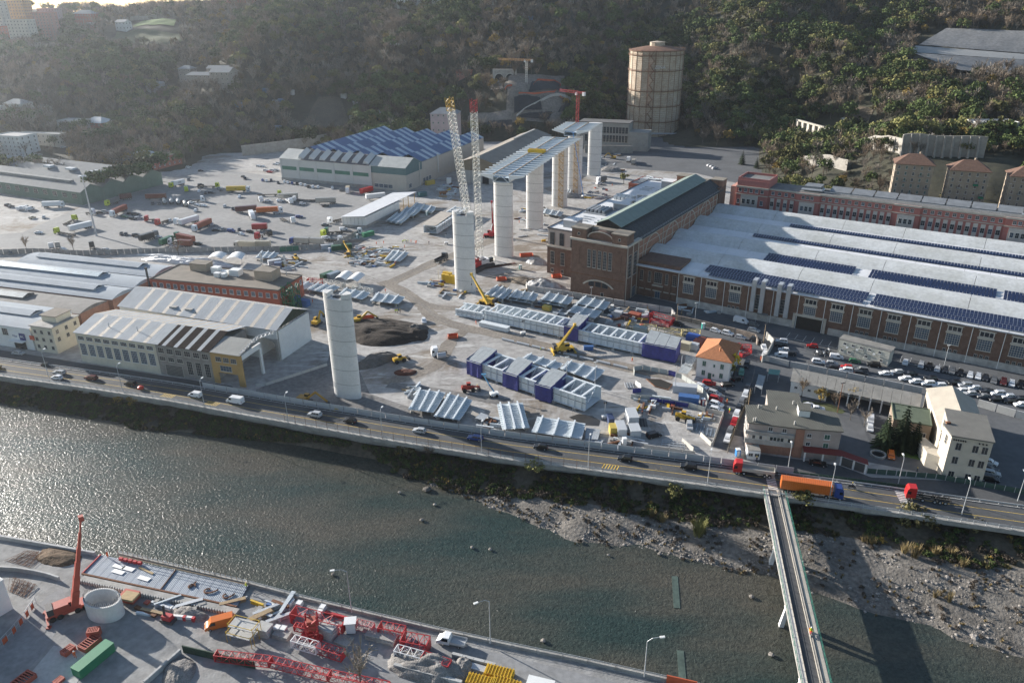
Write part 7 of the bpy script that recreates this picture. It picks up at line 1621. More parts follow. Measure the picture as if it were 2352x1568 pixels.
def el2(k,z,n=40):return[br(1,0,z)+BN*(4.15*k*math.cos(6.28318*i/n))+BD*(2.8*k*math.sin(6.28318*i/n))for i in range(n)]
b=MB();b.loft([el2(1,0),el2(1,hs),el2(.88,hs),el2(.84,.8)],False);b.poly(el2(.84,.8));b.build('shell',pier_m,th)
for i,p in enumerate(el2(.94,hs,56)):MB().tube(p,up(p,ri.uniform(.5,1.3)),.03,4).build('rebar',dks,th)
def mcr(base,rz,boom0,tip,m,label,body_m=None,secs=4,r=.55,size=1.,hook=True):
 th=tg('mobile_crane',label,'crane',base);q=Matrix.Rotation(rz,3,'Z');f=lambda x,y,z:base+q@Vc((x*size,y*size,z*size))
 MB().box(f(0,0,1.1),(8*size,2.6*size,.8*size),rz).build('carrier',body_m or m,th)
 for x in(-3,-1.6,1.6,3):
  for s in(-1,1):MB().tube(f(x,s*1.0,.6),f(x,s*1.45,.6),.6*size,12).build('wheel',brb,th)
 MB().box(f(-1.2,0,2.2),(4.2*size,2.4*size,1.4*size),rz).build('upper_body',m,th);b=MB();b.box(f(1.2,-.8,2.5),(1.8*size,1.1*size,1.7*size),rz);c=b.build('cab',m,th);MB().box(f(1.35,-.82,2.8),(1.7*size,1.2*size,.9*size),rz).build('window',cgl,c)
 MB().box(f(-3.1,0,2.3),(1.2*size,2.5*size,1.5*size),rz).build('counterweight',dks,th)
 boom0,tip=V3(boom0),V3(tip)
 for k in range(secs):w=r*2*(1-.16*k);MB().beam(lq(boom0,tip,max(0,k/secs-.02)),lq(boom0,tip,(k+1)/secs),w,w*1.1).build('boom_section',m,th)
 MB().box(tip,(.9,.9,1.1),rz).build('boom_head',m,th);MB().tube(f(.6,0,2),lq(boom0,tip,.28),.22,6).build('ram',sgy,th)
 if hook:b=MB();b.tube(tip,up(tip,-4),.04,4);b.box(up(tip,-4.3),(.35,.35,.7));b.build('hook',dks,th)
 for sx in(-4,4):
  b=MB();b.beam(f(sx,-2.6,.5),f(sx,2.6,.5),.4,.3);[b.box(f(sx,s*2.6,.15),(.8,.8,.3))for s in(-1,1)];b.build('outrigger',m,th)
 return th
red2=M('red_machine',(.38,.07,.045),.5,var=.15);bs_=T30(620,930);tip=PY(*UV(3,0,726,90),bs_.y+3)
mcr(bs_,R(35),T30(668,860,2.5),tip,red2,'red mobile crane with tall boom beside the hollow pier stub',secs=6,r=.62,hook=False)
def crt(fn,x,y,d,rz,m,label,name='container',cat='container',z=0.,group=None,ribs=True,h0=0.):
 p=fn(x,y,z);th=tg(name,label,cat,p,group=group);b=MB()
 if ribs:
  L_,W_,H_=d;n=max(3,int(L_/.6));b.box(up(p,H_/2+h0),d,rz);r_=Matrix.Rotation(rz,3,'Z')
  for k in range(n):
   xx=-L_/2+(k+.5)*L_/n
   for s in(-1,1):b.box(up(p,H_/2+h0)+r_@Vc((xx,s*W_/2,0)),(L_/n*.5,.08,H_-.25),rz)
 else:b.box(up(p,d[2]/2+h0),d,rz)
 b.build('body',m,th);MB().box(up(p,d[2]+h0+.04),(d[0]+.12,d[1]+.12,.08),rz).build('lid',m,th);return th
grn=M('container_green',(.03,.20,.10),.6,var=.1);rzf=phead(T30,760,1440,170,-140)
crt(T30,850,1385,(7.6,2.3,2.0),rzf,grn,'bright green ribbed container on the concrete slab edge')
redf=M('formwork_red',(.40,.09,.06),.7,var=.15)
def frame_stack(p,L_,W_,H_,rz,m,label,name='steel_grating',group='red formwork frames on the near yard',bars=7):
 th=tg(name,label,'formwork',p,group=group);r_=Matrix.Rotation(rz,3,'Z')
 for s in(-1,1):MB().box(up(p,H_/2)+r_@Vc((0,s*W_/2,0)),(L_,.15,H_),rz).build('side',m,th);MB().box(up(p,H_/2)+r_@Vc((s*L_/2,0,0)),(.15,W_,H_),rz).build('end',m,th)
 for k in range(bars):MB().box(up(p,H_-.1)+r_@Vc((-L_/2+(k+.5)*L_/bars,0,0)),(.16,W_,.16),rz).build('bar',m,th)
for x,y,L_,W_,H_,l in((810,1225,3.6,2.2,1.0,'red steel formwork frame near the green container'),(615,1288,2.2,1.5,.9,'small red formwork frame on the slab edge'),(215,1560,3.6,2.4,1,'red formwork frame at the slab foot'),(530,1555,1.6,1.2,.6,'little red grate lying on the slab')):frame_stack(T30(x,y),L_,W_,H_,rzf,redf,l)
frame_stack(T30(850,1140),2.2,1.4,1.6,.2,redf,'red and white tool cage below the pier stub')
th=tg('formwork_crate','orange red crate with plywood lid behind the pier stub','crate',T30(1160,790));MB().box(T30(1160,790,.7),(3.6,2.6,1.4),-.25).build('body',redf,th);MB().box(T30(1160,790,1.7),(3.2,2.4,.5),-.25).build('lid',ply,th)
th=tg('drill_rig','small red drilling rig with dark mast beside rubble','drill rig',T30(1510,1010));p=T30(1510,1015);MB().box(up(p,.4),(3,1.6,.6),-.3).build('track',dks,th);MB().box(up(p,1.2),(2,1.3,1),-.3).build('body',cr_red,th);MB().beam(up(p+Vc((-.6,0,0)),.8),PY(*UV(3,0,1462,875),p.y),.3,.4).build('mast',dks,th)
th=tg('barrier_beam','white barrier beam with red ends on the yard','barrier',T30(1620,985));A,B=T30(1500,965,.5),T30(1735,990,.5);MB().beam(A,B,.5,.9).build('beam',wht,th);[MB().box(T30(x,y,.5),(.6,.7,1),-.2).build('end_cap',cr_red,th)for x,y in((1655,985),(1735,995))]
car(T30(1972,1055),phead(T30,1970,1045,-1,.25),'van','orange','parked on the near bank yard',None,True,name='orange_van')
yfr=M('yellow_frame',(.55,.36,.03),.6,var=.1);th=tg('platform_scaffold','yellow framed work platform on scaffold legs near the quay','scaffold',T30(2180,1020))
for(x,y,z)in((2185,985,3.6),(2170,1060,2.0)):
 p=T30(x,y+60,z);MB().box(p,(5.6,2.6,.15),-.3).build('platform',plc,th);b=MB();r_=Matrix.Rotation(-.3,3,'Z')
 cs=[p+r_@Vc((a,c,.1))for a,c in((-2.8,-1.3),(2.8,-1.3),(2.8,1.3),(-2.8,1.3))]
 for k in range(4):b.tube(up(cs[k],.5),up(cs[(k+1)%4],.5),.07,4);b.tube(at(cs[k],0),up(cs[k],.9),.06,4)
 b.build('frame',yfr,th)
th=tg('white_corner_building','white building corner above the dark embankment','building',T30(60,900));A=T30(120,900);d=Vc((-.55,-.84,0));n_=Vc((-.84,.55,0));P=[A,A+n_*18,A+n_*18+d*22,A+d*22];wls(th,[P[0],P[1],P[2],P[3]],0,7.5,whr);frf(th,P,7.5,M('salmon_roof',(.45,.28,.2),.9,var=.1),.3,whr);ist('window',wmh(1.2,.6,1,1,'frame_dark','glass',False),th,at(lq(P[0],P[3],.3),4),ang(P[3],P[0]))
th=tg('site_fence','mesh fence hung with red netting along the yard road','fence',T30(200,1100));pl=[T30(330,860),T30(240,990),T30(120,1140),T30(-60,1330)]
for a,c in zip(pl[:-1],pl[1:]):
 for k in range(4):
  p,q=lq(a,c,k/4),lq(a,c,(k+1)/4);b=MB();b.tube(p,up(p,2),.05,4);b.tube(up(p,2),up(q,2),.04,4);b.tube(up(p,1),up(q,1),.03,4);b.build('frame',sgy,th)
  if k%2:MB().beam(up(lq(p,q,.05),.8),up(lq(p,q,.95),.8),.06,1.3).build('netting',onet,th)
th=tg('dwarf_wall','pale slanting concrete wall beside the brush heap','wall',T30(1460,1430));
for k in range(8):a,c=lq(T30(1300,1590),T30(1625,1300),k/8),lq(T30(1300,1590),T30(1625,1300),(k+.97)/8);MB().beam(up(a,.6),up(c,.6),.45,1.2).build('block',plc,th)
th=tg('dwarf_wall','dark green boarded wall behind the long red boom','wall',T30(1800,1310));
for k in range(6):a,c=lq(T30(1645,1290),T30(2294,1440),k/6),lq(T30(1645,1290),T30(2294,1440),(k+.96)/6);MB().beam(up(a,.9),up(c,.9),.2,1.8).build('board',M('dark_green_board',(.03,.06,.04),.8,var=.2),th)
def mnd(name,label,c,rx,ry,h,m,rz=0.,kind=None,cat='heap',seed=3,n=28,rough=.35):
 X=np.zeros((n+1,n+1));Y=X.copy();Z=X.copy();r_=Matrix.Rotation(rz,3,'Z')
 u=np.linspace(-1,1,n+1);UU,VV=np.meshgrid(u,u);rr=np.sqrt(UU**2+VV**2);sh=np.clip(1-rr**2,0,1)**.8
 nz=fbm(UU*3+seed*7,VV*3+seed,4,seed)
 Z=c[2]-.3+h*sh*(1-rough+rough*2*nz)*(rr<1.0)+.3*(rr<.97)*sh**.3
 px_,py_=UU*rx,VV*ry;X=c[0]+px_*math.cos(rz)-py_*math.sin(rz);Y=c[1]+px_*math.sin(rz)+py_*math.cos(rz)
 X=X+(fbm(UU*2,VV*2,3,seed+5)-.45)*rx*.35;Y=Y+(fbm(UU*2,VV*2,3,seed+9)-.45)*ry*.35
 o=gob(name,X,Y,Z,m);return tq(o,label,cat)if kind is None else tq(o,kind=kind)
spoil=M('rubble',(.16,.15,.14),.95,col2=(.3,.285,.27),scale=.7,fine=.35,bump=.8,bscale=3);brush=M('brush',(.10,.075,.045),.95,var=.3,scale=1.5,bump=.8,bscale=4)
mnd('rubble_heap','grey rubble heap beside the small drilling rig',T30(1700,950),4.5,2,1.3,spoil,-.3,seed=2);mnd('rubble_heap','grey rubble filling the walled bay',T30(1600,1480),3.2,4,1.2,spoil,.3,seed=4)
mnd('gravel_heap','big grey gravel heap held by concrete blocks',T31(1560,1440),9,3.8,2.4,spoil,-.28,seed=6,n=40);mnd('gravel_heap','small gravel heap with dark tarpaulin edge',T31(1850,1440),2.2,3,1.6,spoil,-.28,seed=8)
mnd('debris_heap','brown heap of planks and debris near the rebar field',T30(520,440),6,3,1.0,M('debris_brown',(.13,.085,.05),.95,var=.4,scale=1.2,bump=.8,bscale=3),-.3,seed=11)
def ltc(a,c,w,m,label,n=None,name='lattice_section',group='lattice crane sections lying about',r=.09):
 a,c=V3(a),V3(c);th=tg(name,label,'lattice section',at((a+c)/2,0),group=group);b=MB();trs(b,a,c,w,w,n or max(4,int((c-a).length/w)),r,r*.6);b.build('truss',m,th)
 d=(c-a).normalized();s_=d.cross(Vc((0,0,1))).normalized()
 for p in(a,c):MB().beam(p-s_*w/2,p+s_*w/2,.2,w).build('end_frame',m,th)
 return th
bo=[T30(1935,1320,1.7),T31(130,1375,1.7),T31(660,1500,1.7),T31(1200,1610,1.7)]
for k,l in enumerate(('red lattice boom section nearest the brush heap','red lattice boom section in the middle of the long boom','red lattice boom section behind the bare tree')):ltc(bo[k],lq(bo[k],bo[k+1],.985),1.5,cr_red,l)
for a,c,w,m,l in(((335,950),(790,1060),2.4,cr_red,'large red lattice section lying by the white tanks'),((335,1190),(555,1255),1.7,crw,'white lattice section joined to a red one'),((560,1245),(780,1320),1.7,cr_red,'red lattice section joined to a white one by concrete slabs'),((1110,1075),(1330,1120),2.0,cr_red,'red lattice section close to the quay parapet'),((1315,1190),(1545,1235),2.6,cr_red,'bulky red lattice section beside the white pickup'),((1255,1280),(1490,1345),1.8,crw,'white lattice section lying on the gravel heap'),((1495,1340),(1735,1420),1.8,cr_red,'red lattice section lying on the gravel heap'),((350,1060),(480,1085),1.2,cr_red,'short red lattice piece under the mast foot')):ltc(T31(*a,1.4),T31(*c,1.4),w,m,l)
th=tg('mast_foot','dark red crane mast foot standing upright','crane part',T31(510,1150));p=T31(515,1150);b=MB();trs(b,p,up(p,5.2),2.2,2.2,3,.2,.14,Vc((1,.2,0)));b.build('tower',cr_red,th);MB().box(up(p,.4),(4.4,3,.8),-.3).build('base',cr_red,th);MB().box(up(p,3.4),(1.7,1.7,2.4),.2).build('slewing_ring',redf,th)
th=tg('crane_cab','white crane cab module standing on the yard','cab',T31(855,1100));p=T31(855,1105);MB().box(up(p,1.5),(1.8,1.6,2.6),.1).build('cabin',crw,th);MB().box(up(p,2.9),(2.4,2.1,.12),.1).build('roof',crw,th)
ltc(T31(900,1040,1.2),T31(1050,1075,1.2),1.5,M('crane_red_white',(.5,.2,.2),.6,var=.2),'pale red machinery frame beside the crane cab')
th=tg('steel_profile','long red steel profile along the parapet','steel beam',T31(700,950));MB().beam(T31(620,930,.4),T31(860,1000,.4),.5,.6).build('beam',cr_red,th)
for x,y in((392,880),(600,915),(572,960),(195,1100),(250,1108)):
 p=T31(x,y);th=tg('water_tank_cube','white caged plastic tank standing on the near yard','tank',p,group='white plastic tanks');MB().box(up(p,.65),(1.15,1.15,1.1),-.3).build('bladder',wht,th);b=MB()
 r_=Matrix.Rotation(-.3,3,'Z')
 for z in(.15,.5,.85,1.22):
  cs=[up(p,z)+r_@Vc((a*.62,c*.62,0))for a,c in((-1,-1),(1,-1),(1,1),(-1,1))];[b.tube(cs[k],cs[(k+1)%4],.025,4)for k in range(4)]
 b.build('cage',sgy,th)
def slabs(fn,x,y,n,d,rz,label,m=plc,t=.3):
 p=fn(x,y);th=tg('slab_stack',label,'slabs',p)
 for k in range(n):MB().box(up(p,t*(k+.5)+.02*k)+Vc((ri.uniform(-.1,.1),ri.uniform(-.1,.1),0)),(d[0]*ri.uniform(.95,1),d[1],t),rz+ri.uniform(-.06,.06)).build('slab',m,th)
slabs(T31,655,1130,7,(3.4,2.6),-.5,'tall stack of triangular concrete ballast slabs');slabs(T31,80,1120,6,(3.0,2.4),-.3,'stack of grey concrete ballast slabs by the pallets');slabs(T31,1130,1175,4,(6.5,2.2),-.35,'long concrete ballast block with tools on top',cn2);slabs(T31,790,1190,1,(3.2,2.6),-.4,'single square concrete foundation pad',cn2,.5);slabs(T31,235,1150,3,(3.6,2),-.3,'low concrete stack carrying two white tanks',cn2)
slabs(T31,50,985,5,(4.5,1.2),.6,'stack of timber beams near the platform scaffold',wod,.22);slabs(T31,75,960,3,(4.0,1.0),.6,'second stack of pale timber boards',ply,.2);slabs(T31,1990,1450,3,(3.2,1.4),-.3,'bundle of grey scaffold boards by the yellow panels',sgy,.2)
for x,y,l in((2180,1500,'stack of yellow formwork panels nearest the quay road'),(2015,1580,'stack of yellow formwork panels behind the first'),(2240,1610,'stack of yellow formwork panels half out of the yard')):
 p=T31(x,y);th=tg('shuttering_stack',l,'formwork',p,group='yellow formwork panel stacks');r_=Matrix.Rotation(-.3,3,'Z')
 for k in range(7):MB().box(up(p,.16*k+.1),(5.4,2.4,.1),-.3).build('panel',yel,th)
 for k in range(9):MB().box(up(p,1.25)+r_@Vc((-2.5+k*.62,0,0)),(.14,2.5,.14),-.3).build('rib',yel,th)
 for k in range(3):MB().box(up(p,.7)+r_@Vc((-1.8+k*1.8,-1.22,0)),(.12,.1,1.3),-.3).build('strap',redf,th)
th=tg('retaining_blocks','line of pale concrete blocks holding the gravel heap','wall',T31(1500,1500))
for k in range(5):a,c=lq(T31(1240,1440),T31(1850,1600),k/5),lq(T31(1240,1440),T31(1850,1600),(k+.97)/5);MB().beam(up(a,.7),up(c,.7),.6,1.4).build('block',plc,th)
for k in range(4):a,c=lq(T31(1760,1330),T31(2150,1430),k/4),lq(T31(1760,1330),T31(2150,1430),(k+.97)/4);MB().beam(up(a,.5),up(c,.5),.6,1.0).build('block',plc,th)
tree(T31(940,1590),'grey',.85,'leafless tree in front of the long red boom',None,'yard_tree')
p=T31(1755,1215);rz=phead(T31,1755,1190,-1,-.22);th=tg('pickup_truck','white double cab pickup parked on the quay road','truck',p,rz)
b=MB();hu(b,[(.2,.5),(2.9,.4),(2.95,.9),(2.6,1.15),(2.2,1.3),(1.55,2.1),(.3,2.15),(.2,1.2)],2.0,1.8);chd('cab',b.mesh('cab',[PA['white']]),th,(0,0,0))
b=MB();qpl(b,[(2.2,.85,1.35),(1.6,.78,2.02),(1.6,-.78,2.02),(2.2,-.85,1.35)][::-1],.04);[qpl(b,([(.5,s*1.0,1.25),(1.9,s*1.0,1.25),(1.5,s*.93,1.95),(.5,s*.93,1.95)]if s<0 else[(.5,s*1.0,1.25),(1.9,s*1.0,1.25),(1.5,s*.93,1.95),(.5,s*.93,1.95)][::-1]),.03)for s in(-1,1)];chd('window',b.mesh('window',[cgl]),th,(0,0,0))
b=MB();b.box((-1.4,0,.85),(3.1,2.0,.12));[b.box((-1.4,s*1.0,1.15),(3.1,.06,.5))for s in(-1,1)];b.box((-2.95,0,1.15),(.06,2,.5));chd('flatbed',b.mesh('flatbed',[PA['silver']]),th,(0,0,0))
for x in(2.1,-1.7):
 for s in(-1,1):chd('wheel',WHL,th,(x,s*.85,.36))
tq(MB().box(T32(1520,1560,1.0),(5.5,.2,2.0),-.3).build('orange_hoarding',onet),'orange hoarding board at the end of quay road','hoarding')
tq(MB().box(T32(255,1590,.9),(5,2.2,1.8),-.3).build('white_cargo_box',wht),'white cargo box at the foot of the quay road','box')
fd=Vc((9.3,49.8,0)).normalized();fs_=Vc((fd.y,-fd.x,0));f0=Vc((64.9,153.2,0))
def fb(t,o,z=.5):p=f0+fd*t+fs_*o;p.z=z;return p
th=tg('footbridge','narrow concrete footbridge with green railings crossing the river','bridge',fb(-30,0,-6));t0,t1=-112,8.5
MB().hexa([fb(t0,-2.7,-.1),fb(t0,2.7,-.1),fb(t1,2.7,-.1),fb(t1,-2.7,-.1),fb(t0,-2.7,.5),fb(t0,2.7,.5),fb(t1,2.7,.5),fb(t1,-2.7,.5)]).build('deck',cn2,th)
MB().hexa([fb(t0,-1.2,-1.2),fb(t0,1.2,-1.2),fb(t1,1.2,-1.2),fb(t1,-1.2,-1.2),fb(t0,-1.2,-.1),fb(t0,1.2,-.1),fb(t1,1.2,-.1),fb(t1,-1.2,-.1)]).build('girder',cn2,th)
for o0,o1,z0,z1,m,nm in((-1.55,.7,.5,.52,asq,'carriageway'),(-2.5,-1.6,.5,.66,cnc,'footway'),(-1.62,-1.5,.5,.78,stn,'kerb'),(.72,.86,.5,.82,stn,'kerb'),(1.0,1.25,.5,.8,stn,'pipe_cover'),(1.5,2.5,.5,.62,M('bleached_boards'),'boardwalk')):
 n=12
 for k in range(n):s0,s1=t0+(t1-t0)*k/n,t0+(t1-t0)*(k+1)/n-.05;MB().hexa([fb(s0,o0,z0),fb(s0,o1,z0),fb(s1,o1,z0),fb(s1,o0,z0),fb(s0,o0,z1),fb(s0,o1,z1),fb(s1,o1,z1),fb(s1,o0,z1)][::1]).build(nm,m,th)
rail_g=M('railing_green',(.03,.16,.12),.6,var=.1)
for o in(-2.62,2.62):
 n=60
 for k in range(n):
  s0,s1=t0+(t1-t0)*k/n,t0+(t1-t0)*(k+1)/n;b=MB();b.tube(fb(s0,o,.5),fb(s0,o,1.65),.05,4);[b.tube(fb(s0,o,z),fb(s1,o,z),.03,4)for z in(.85,1.2,1.6)];b.build('railing_panel',rail_g,th)
for t in(-13,-32,-51,-72,-93):
 b=MB()
 for o in(-1,1):b.hexa([fb(t-.6,o*2.9-.5,-8),fb(t-.6,o*2.9+.5,-8),fb(t+.6,o*2.9+.5,-8),fb(t+.6,o*2.9-.5,-8),fb(t-.35,o*1.9-.4,-.1),fb(t-.35,o*1.9+.4,-.1),fb(t+.35,o*1.9+.4,-.1),fb(t+.35,o*1.9-.4,-.1)])
 b.beam(fb(t,-2.6,-.5),fb(t,2.6,-.5),.7,.9);b.build('trestle',whr,th)
for(x0,y0,x1,y1),l in(((1458,610,1478,895),'pale slab strip lying just under the river surface'),((1508,1275,1530,1560),'second pale slab strip under the river nearer the quay')):
 a,c=T32(x0,y0,-5.97),T32(x1,y1,-5.97);b=MB();b.beam(a,c,1.4,.12);tq(b.build('sunken_slab',M('wet_concrete',(.085,.115,.095),.35,var=.3,scale=.6)),l,'slab')
# ================================================================ site: surfaces, machines, huts, fences, lamps, people
dirt=M('dirt_track',(.17,.145,.12),.95,col2=(.26,.23,.195),scale=.12,fine=.25,bump=.3,bscale=2);lotm=M('lorry_park_asphalt',(.235,.233,.23),.92,var=.16,scale=.04,fine=.12,bump=.05,bscale=6);ydm=M('yard_asphalt',(.10,.105,.112),.92,var=.18,scale=.06,fine=.12,bump=.05,bscale=6);dkgr=M('damp_ground',(.13,.125,.12),.9,col2=(.22,.21,.2),scale=.08,fine=.25,bump=.3,bscale=1.5)
sht('lorry_park',[T10(-400,830),T10(0,690),T10(700,735),T10(1700,745),T11(300,720),T11(760,640),T11(1000,545),T11(740,480),T11(1200,150),T11(200,60),T10(2000,0),T10(1500,70),T10(900,260),T10(500,430),T10(200,560),T10(-500,620)],.02,lotm)
sht('yard',[hl(-20,-6),hl(-5,-14),hl(20,-17),hl(45,-22),hl(60,-34),hl(66,-58),hl(70,-78),hl(120,-70),hl(185,-70),hl(185,10.6),hl(19,10.6),hl(0,12)],.02,ydm)
sht('yard',[hl(-10,119),hl(185,119),hl(185,132),hl(3,132),hl(-8,150),hl(-22,150)],.02,ydm)
sht('side_lane',[T22(2200,-40),T22(2290,160),T22(2140,420),T22(2000,800),T22(1920,985),T22(1800,960),T22(1880,700),T22(1920,430),T22(2040,160)],.028,ydm)
sht('back_road',[PY(1290,350,600),PY(1420,372,560),PY(1600,382,540),PY(1720,395,500),PY(1790,360,600),PY(1700,322,690),PY(1330,330,690)],.02,ydm)
sht('frontage_road',[(x,float(road_y(x,True))+.3)for x in np.linspace(-200,-88,12)]+[(-92,222.5),(-120,231.2),(-152,241.4),(-200,257)],.03,asq)
sht('frontage_road',[(x,float(road_y(x,True))+.4)for x in np.linspace(66,140,12)]+[(140,160),(120.5,162.8),(112,165.8),(94,167.5),(88,173),(76,176.8),(66,179.6)],.03,asq)
def bnd(pts,w,m,z,fn=None):
 P=[V3(p)for p in pts];b=MB();Lr=[];Rr=[]
 for i,p in enumerate(P):
  d=(P[min(i+1,len(P)-1)]-P[max(i-1,0)]).normalized();n_=Vc((-d.y,d.x,0));ww=w*ri.uniform(.85,1.15);Lr.append(at(p+n_*ww/2,z));Rr.append(at(p-n_*ww/2,z))
 n=len(P);b.add(Rr+Lr,[(i,i+1,n+i+1,n+i)for i in range(n-1)]);return stc(b.build('dirt_track',m))
def smo(pts,n=6):
 out=[]
 for i in range(len(pts)-1):
  p0,p1,p2,p3=pts[max(0,i-1)],pts[i],pts[i+1],pts[min(len(pts)-1,i+2)]
  for k in range(n):t=k/n;out.append(.5*((2*p1)+(p2-p0)*t+(2*p0-5*p1+4*p2-p3)*t*t+(3*p1-p0-3*p2+p3)*t**3))
 return out+[pts[-1]]
bnd(smo([T11(x,y)for x,y in((2294,560),(1960,690),(1600,830),(1230,1000),(1150,1040))]),7,dirt,.024)
bnd(smo([T11(x,y)for x,y in((1120,1000),(1300,1080),(1480,1200),(1600,1320),(1900,1420),(2294,1500))]+[T22(x,y)for x,y in((300,60),(700,170),(1100,260),(1450,330))]),6,dirt,.034)
bnd(smo([T11(x,y)for x,y in((1480,1200),(1700,1240),(1950,1220),(2100,1150),(2250,1000))]),5,dirt,.03)
bnd(smo([T11(x,y)for x,y in((1900,1420),(1750,1530))]+[T21(x,y)for x,y in((1600,230),(1250,360),(1180,400))]),5,dirt,.028)
bnd(smo([T21(x,y)for x,y in((1180,400),(1500,440),(2000,520),(2294,560))]),4,dkgr,.036)
sht('damp_ground',[T21(0,440),T21(640,190),T21(700,20),T21(920,260),T21(1020,480),T21(1500,640),T21(2000,820),T21(1200,690),T21(500,590),T21(0,510)],.018,dkgr)  # ground sheet in a darker tone before the works and pier
sht('puddle',[T22(x,y)for x,y in((510,690),(600,660),(720,680),(790,720),(780,770),(650,760),(560,720))],.04,M('wet_mud',(.05,.045,.04),.25,var=.2))
for pts,off in(((((1230,990)),(1600,820),(2000,670)),0),(((1300,1075),(1500,1215),(1640,1330),(1900,1425)),0),(((1480,1195),(1750,1240),(2000,1200)),0),(((1150,860),(1500,900),(1700,940)),0),(((700,880),(1000,960),(1150,1030)),0)):
 for o in(-1.1,1.1):
  P=smo([T11(x,y)for x,y in pts]);P=[p+Vc((0,o,0))for p in P];bnd(P,.35,dkgr,.045)
mnd('soil_heap','large heap of dark brown soil behind the road-side pier',T11(1130,1450),19,12,2.6,M('dark_soil',(.03,.021,.015),.95,var=.4,scale=.6,fine=.4,bump=1,bscale=2),-.3,seed=13,n=50,rough=.6)
mnd('soil_heap','grey soil bank running past the yellow wheel loader',T21(1080,190),9,4.5,2.4,M('grey_soil',(.12,.11,.1),.95,var=.3,scale=.6,fine=.3,bump=.8,bscale=2),.75,seed=17,n=40,rough=.5);mnd('soil_heap','grey gravel mound at the edge of dark soil heap',T11(1440,1430),5,3.5,2.2,_M['grey_soil'],.3,seed=19)
mnd('rebar_heap','flat rust brown heap of cut rebar',T21(1340,290),4.2,2.6,.9,M('rebar_rust',(.11,.035,.02),.95,var=.3,scale=3,bump=1,bscale=8),.1,seed=23)
mnd('covered_heap','rubble heap half wrapped in white sheeting below the brick hall',T12(280,1040),8,5.5,3.2,M('white_sheeting',(.5,.5,.5),.5,col2=(.16,.15,.14),scale=.35,bump=.8,bscale=1.2),-.3,seed=29,n=40,rough=.5);mnd('covered_heap','white sheeted heap beside the scaffold of brick wing',T12(220,830),6,3.5,2.6,_M['white_sheeting'],-.6,seed=31);mnd('covered_heap','long heap under crinkled white plastic behind the red works',T10(1700,830),26,4,2.8,M('white_plastic',(.62,.62,.62),.35,var=.15,scale=.6,bump=1,bscale=2.5),-.25,seed=37,n=60,rough=.6);mnd('covered_heap','narrow strip of white plastic along the lorry park fence',T10(1450,772),14,1.6,1.0,_M['white_plastic'],-.22,seed=39,n=40)
mnd('rubble_heap','brown rubble heap between the far piers',T12(520,240),8,4,2.6,spoil,-.3,seed=41);mnd('rubble_heap','rubble and scrap strewn behind the far deck',T(0,2,760,1440),20,9,1.6,spoil,-.3,seed=43,n=40);mnd('rubble_heap','pale gravel heap beside the ramp road',T(0,2,880,1530),8,5,3,spoil,-.3,seed=47)
mnd('rubble_heap','brown earth bank before the brick wing',T12(120,1000),10,5,1.6,M('brown_earth',(.15,.12,.09),.95,var=.3,scale=.5,bump=.8,bscale=2),-.5,seed=53)
cat_y=M('machine_yellow',(.55,.33,.03),.55,var=.15)
def exc(p,rz,m,label,reach=6.,sw=0.):
 th=tg('excavator',label,'excavator',p);q=Matrix.Rotation(rz,3,'Z');f=lambda x,y,z:p+q@Vc((x,y,z))
 for s in(-1,1):b=MB();hu(b,[(-1.9,.15),(1.9,.15),(2.2,.5),(1.9,.85),(-1.9,.85),(-2.2,.5)],.6);o=b.build('track',dks,th);o.location=q@Vc((0,s*1.1,0));o.data.transform(Matrix.Translation(worg(th)));o.rotation_euler=(0,0,rz)
 MB().box(f(-.6,0,1.6),(3.2,2.5,1.1),rz).build('house',m,th);b=MB();b.box(f(.5,.75,2.2),(1.5,1.0,1.5),rz);c=b.build('cab',m,th);MB().box(f(.6,.75,2.35),(1.45,1.08,.9),rz).build('window',cgl,c)
 k0,k1,k2=f(.9,-.2,1.7),f(.9+reach*.45,-.2,4.6),f(.9+reach*.95,-.2,2.0)
 MB().beam(k0,k1,.5,.7).build('boom',m,th);MB().beam(k1,k2,.4,.5).build('stick',m,th);MB().box(k2+Vc((0,0,-.5)),(.9,1.0,1.0),rz).build('bucket',dks,th);return th
exc(T11(548,1385),R(75),cat_y,'yellow excavator with raised arm beside the white end wall',5);exc(T11(915,1370),R(10),cat_y,'yellow excavator digging at the dark soil heap',7);exc(T21(440,560),R(-20),M('machine_ochre',(.36,.2,.03),.6,var=.2),'ochre excavator stretched out along the road fence',8)
exc(T(0,2,905,1425),R(170),cat_y,'yellow excavator on the rubble below the colonnade building');p=GH(*UV(0,2,465,920));exc(p,R(170),M('machine_orange',(.5,.13,.04),.6,var=.1),'orange excavator on the hillside works')
th=tg('excavator_bucket','loose yellow digging bucket by the road fence','bucket',T21(728,632));b=MB();hu(b,[(-.9,0),(.8,0),(1.0,.9),(-.4,1.1),(-1.0,.7)],1.6);o=b.build('shell',cat_y,th);o.data.transform(Matrix.Translation(worg(th)))
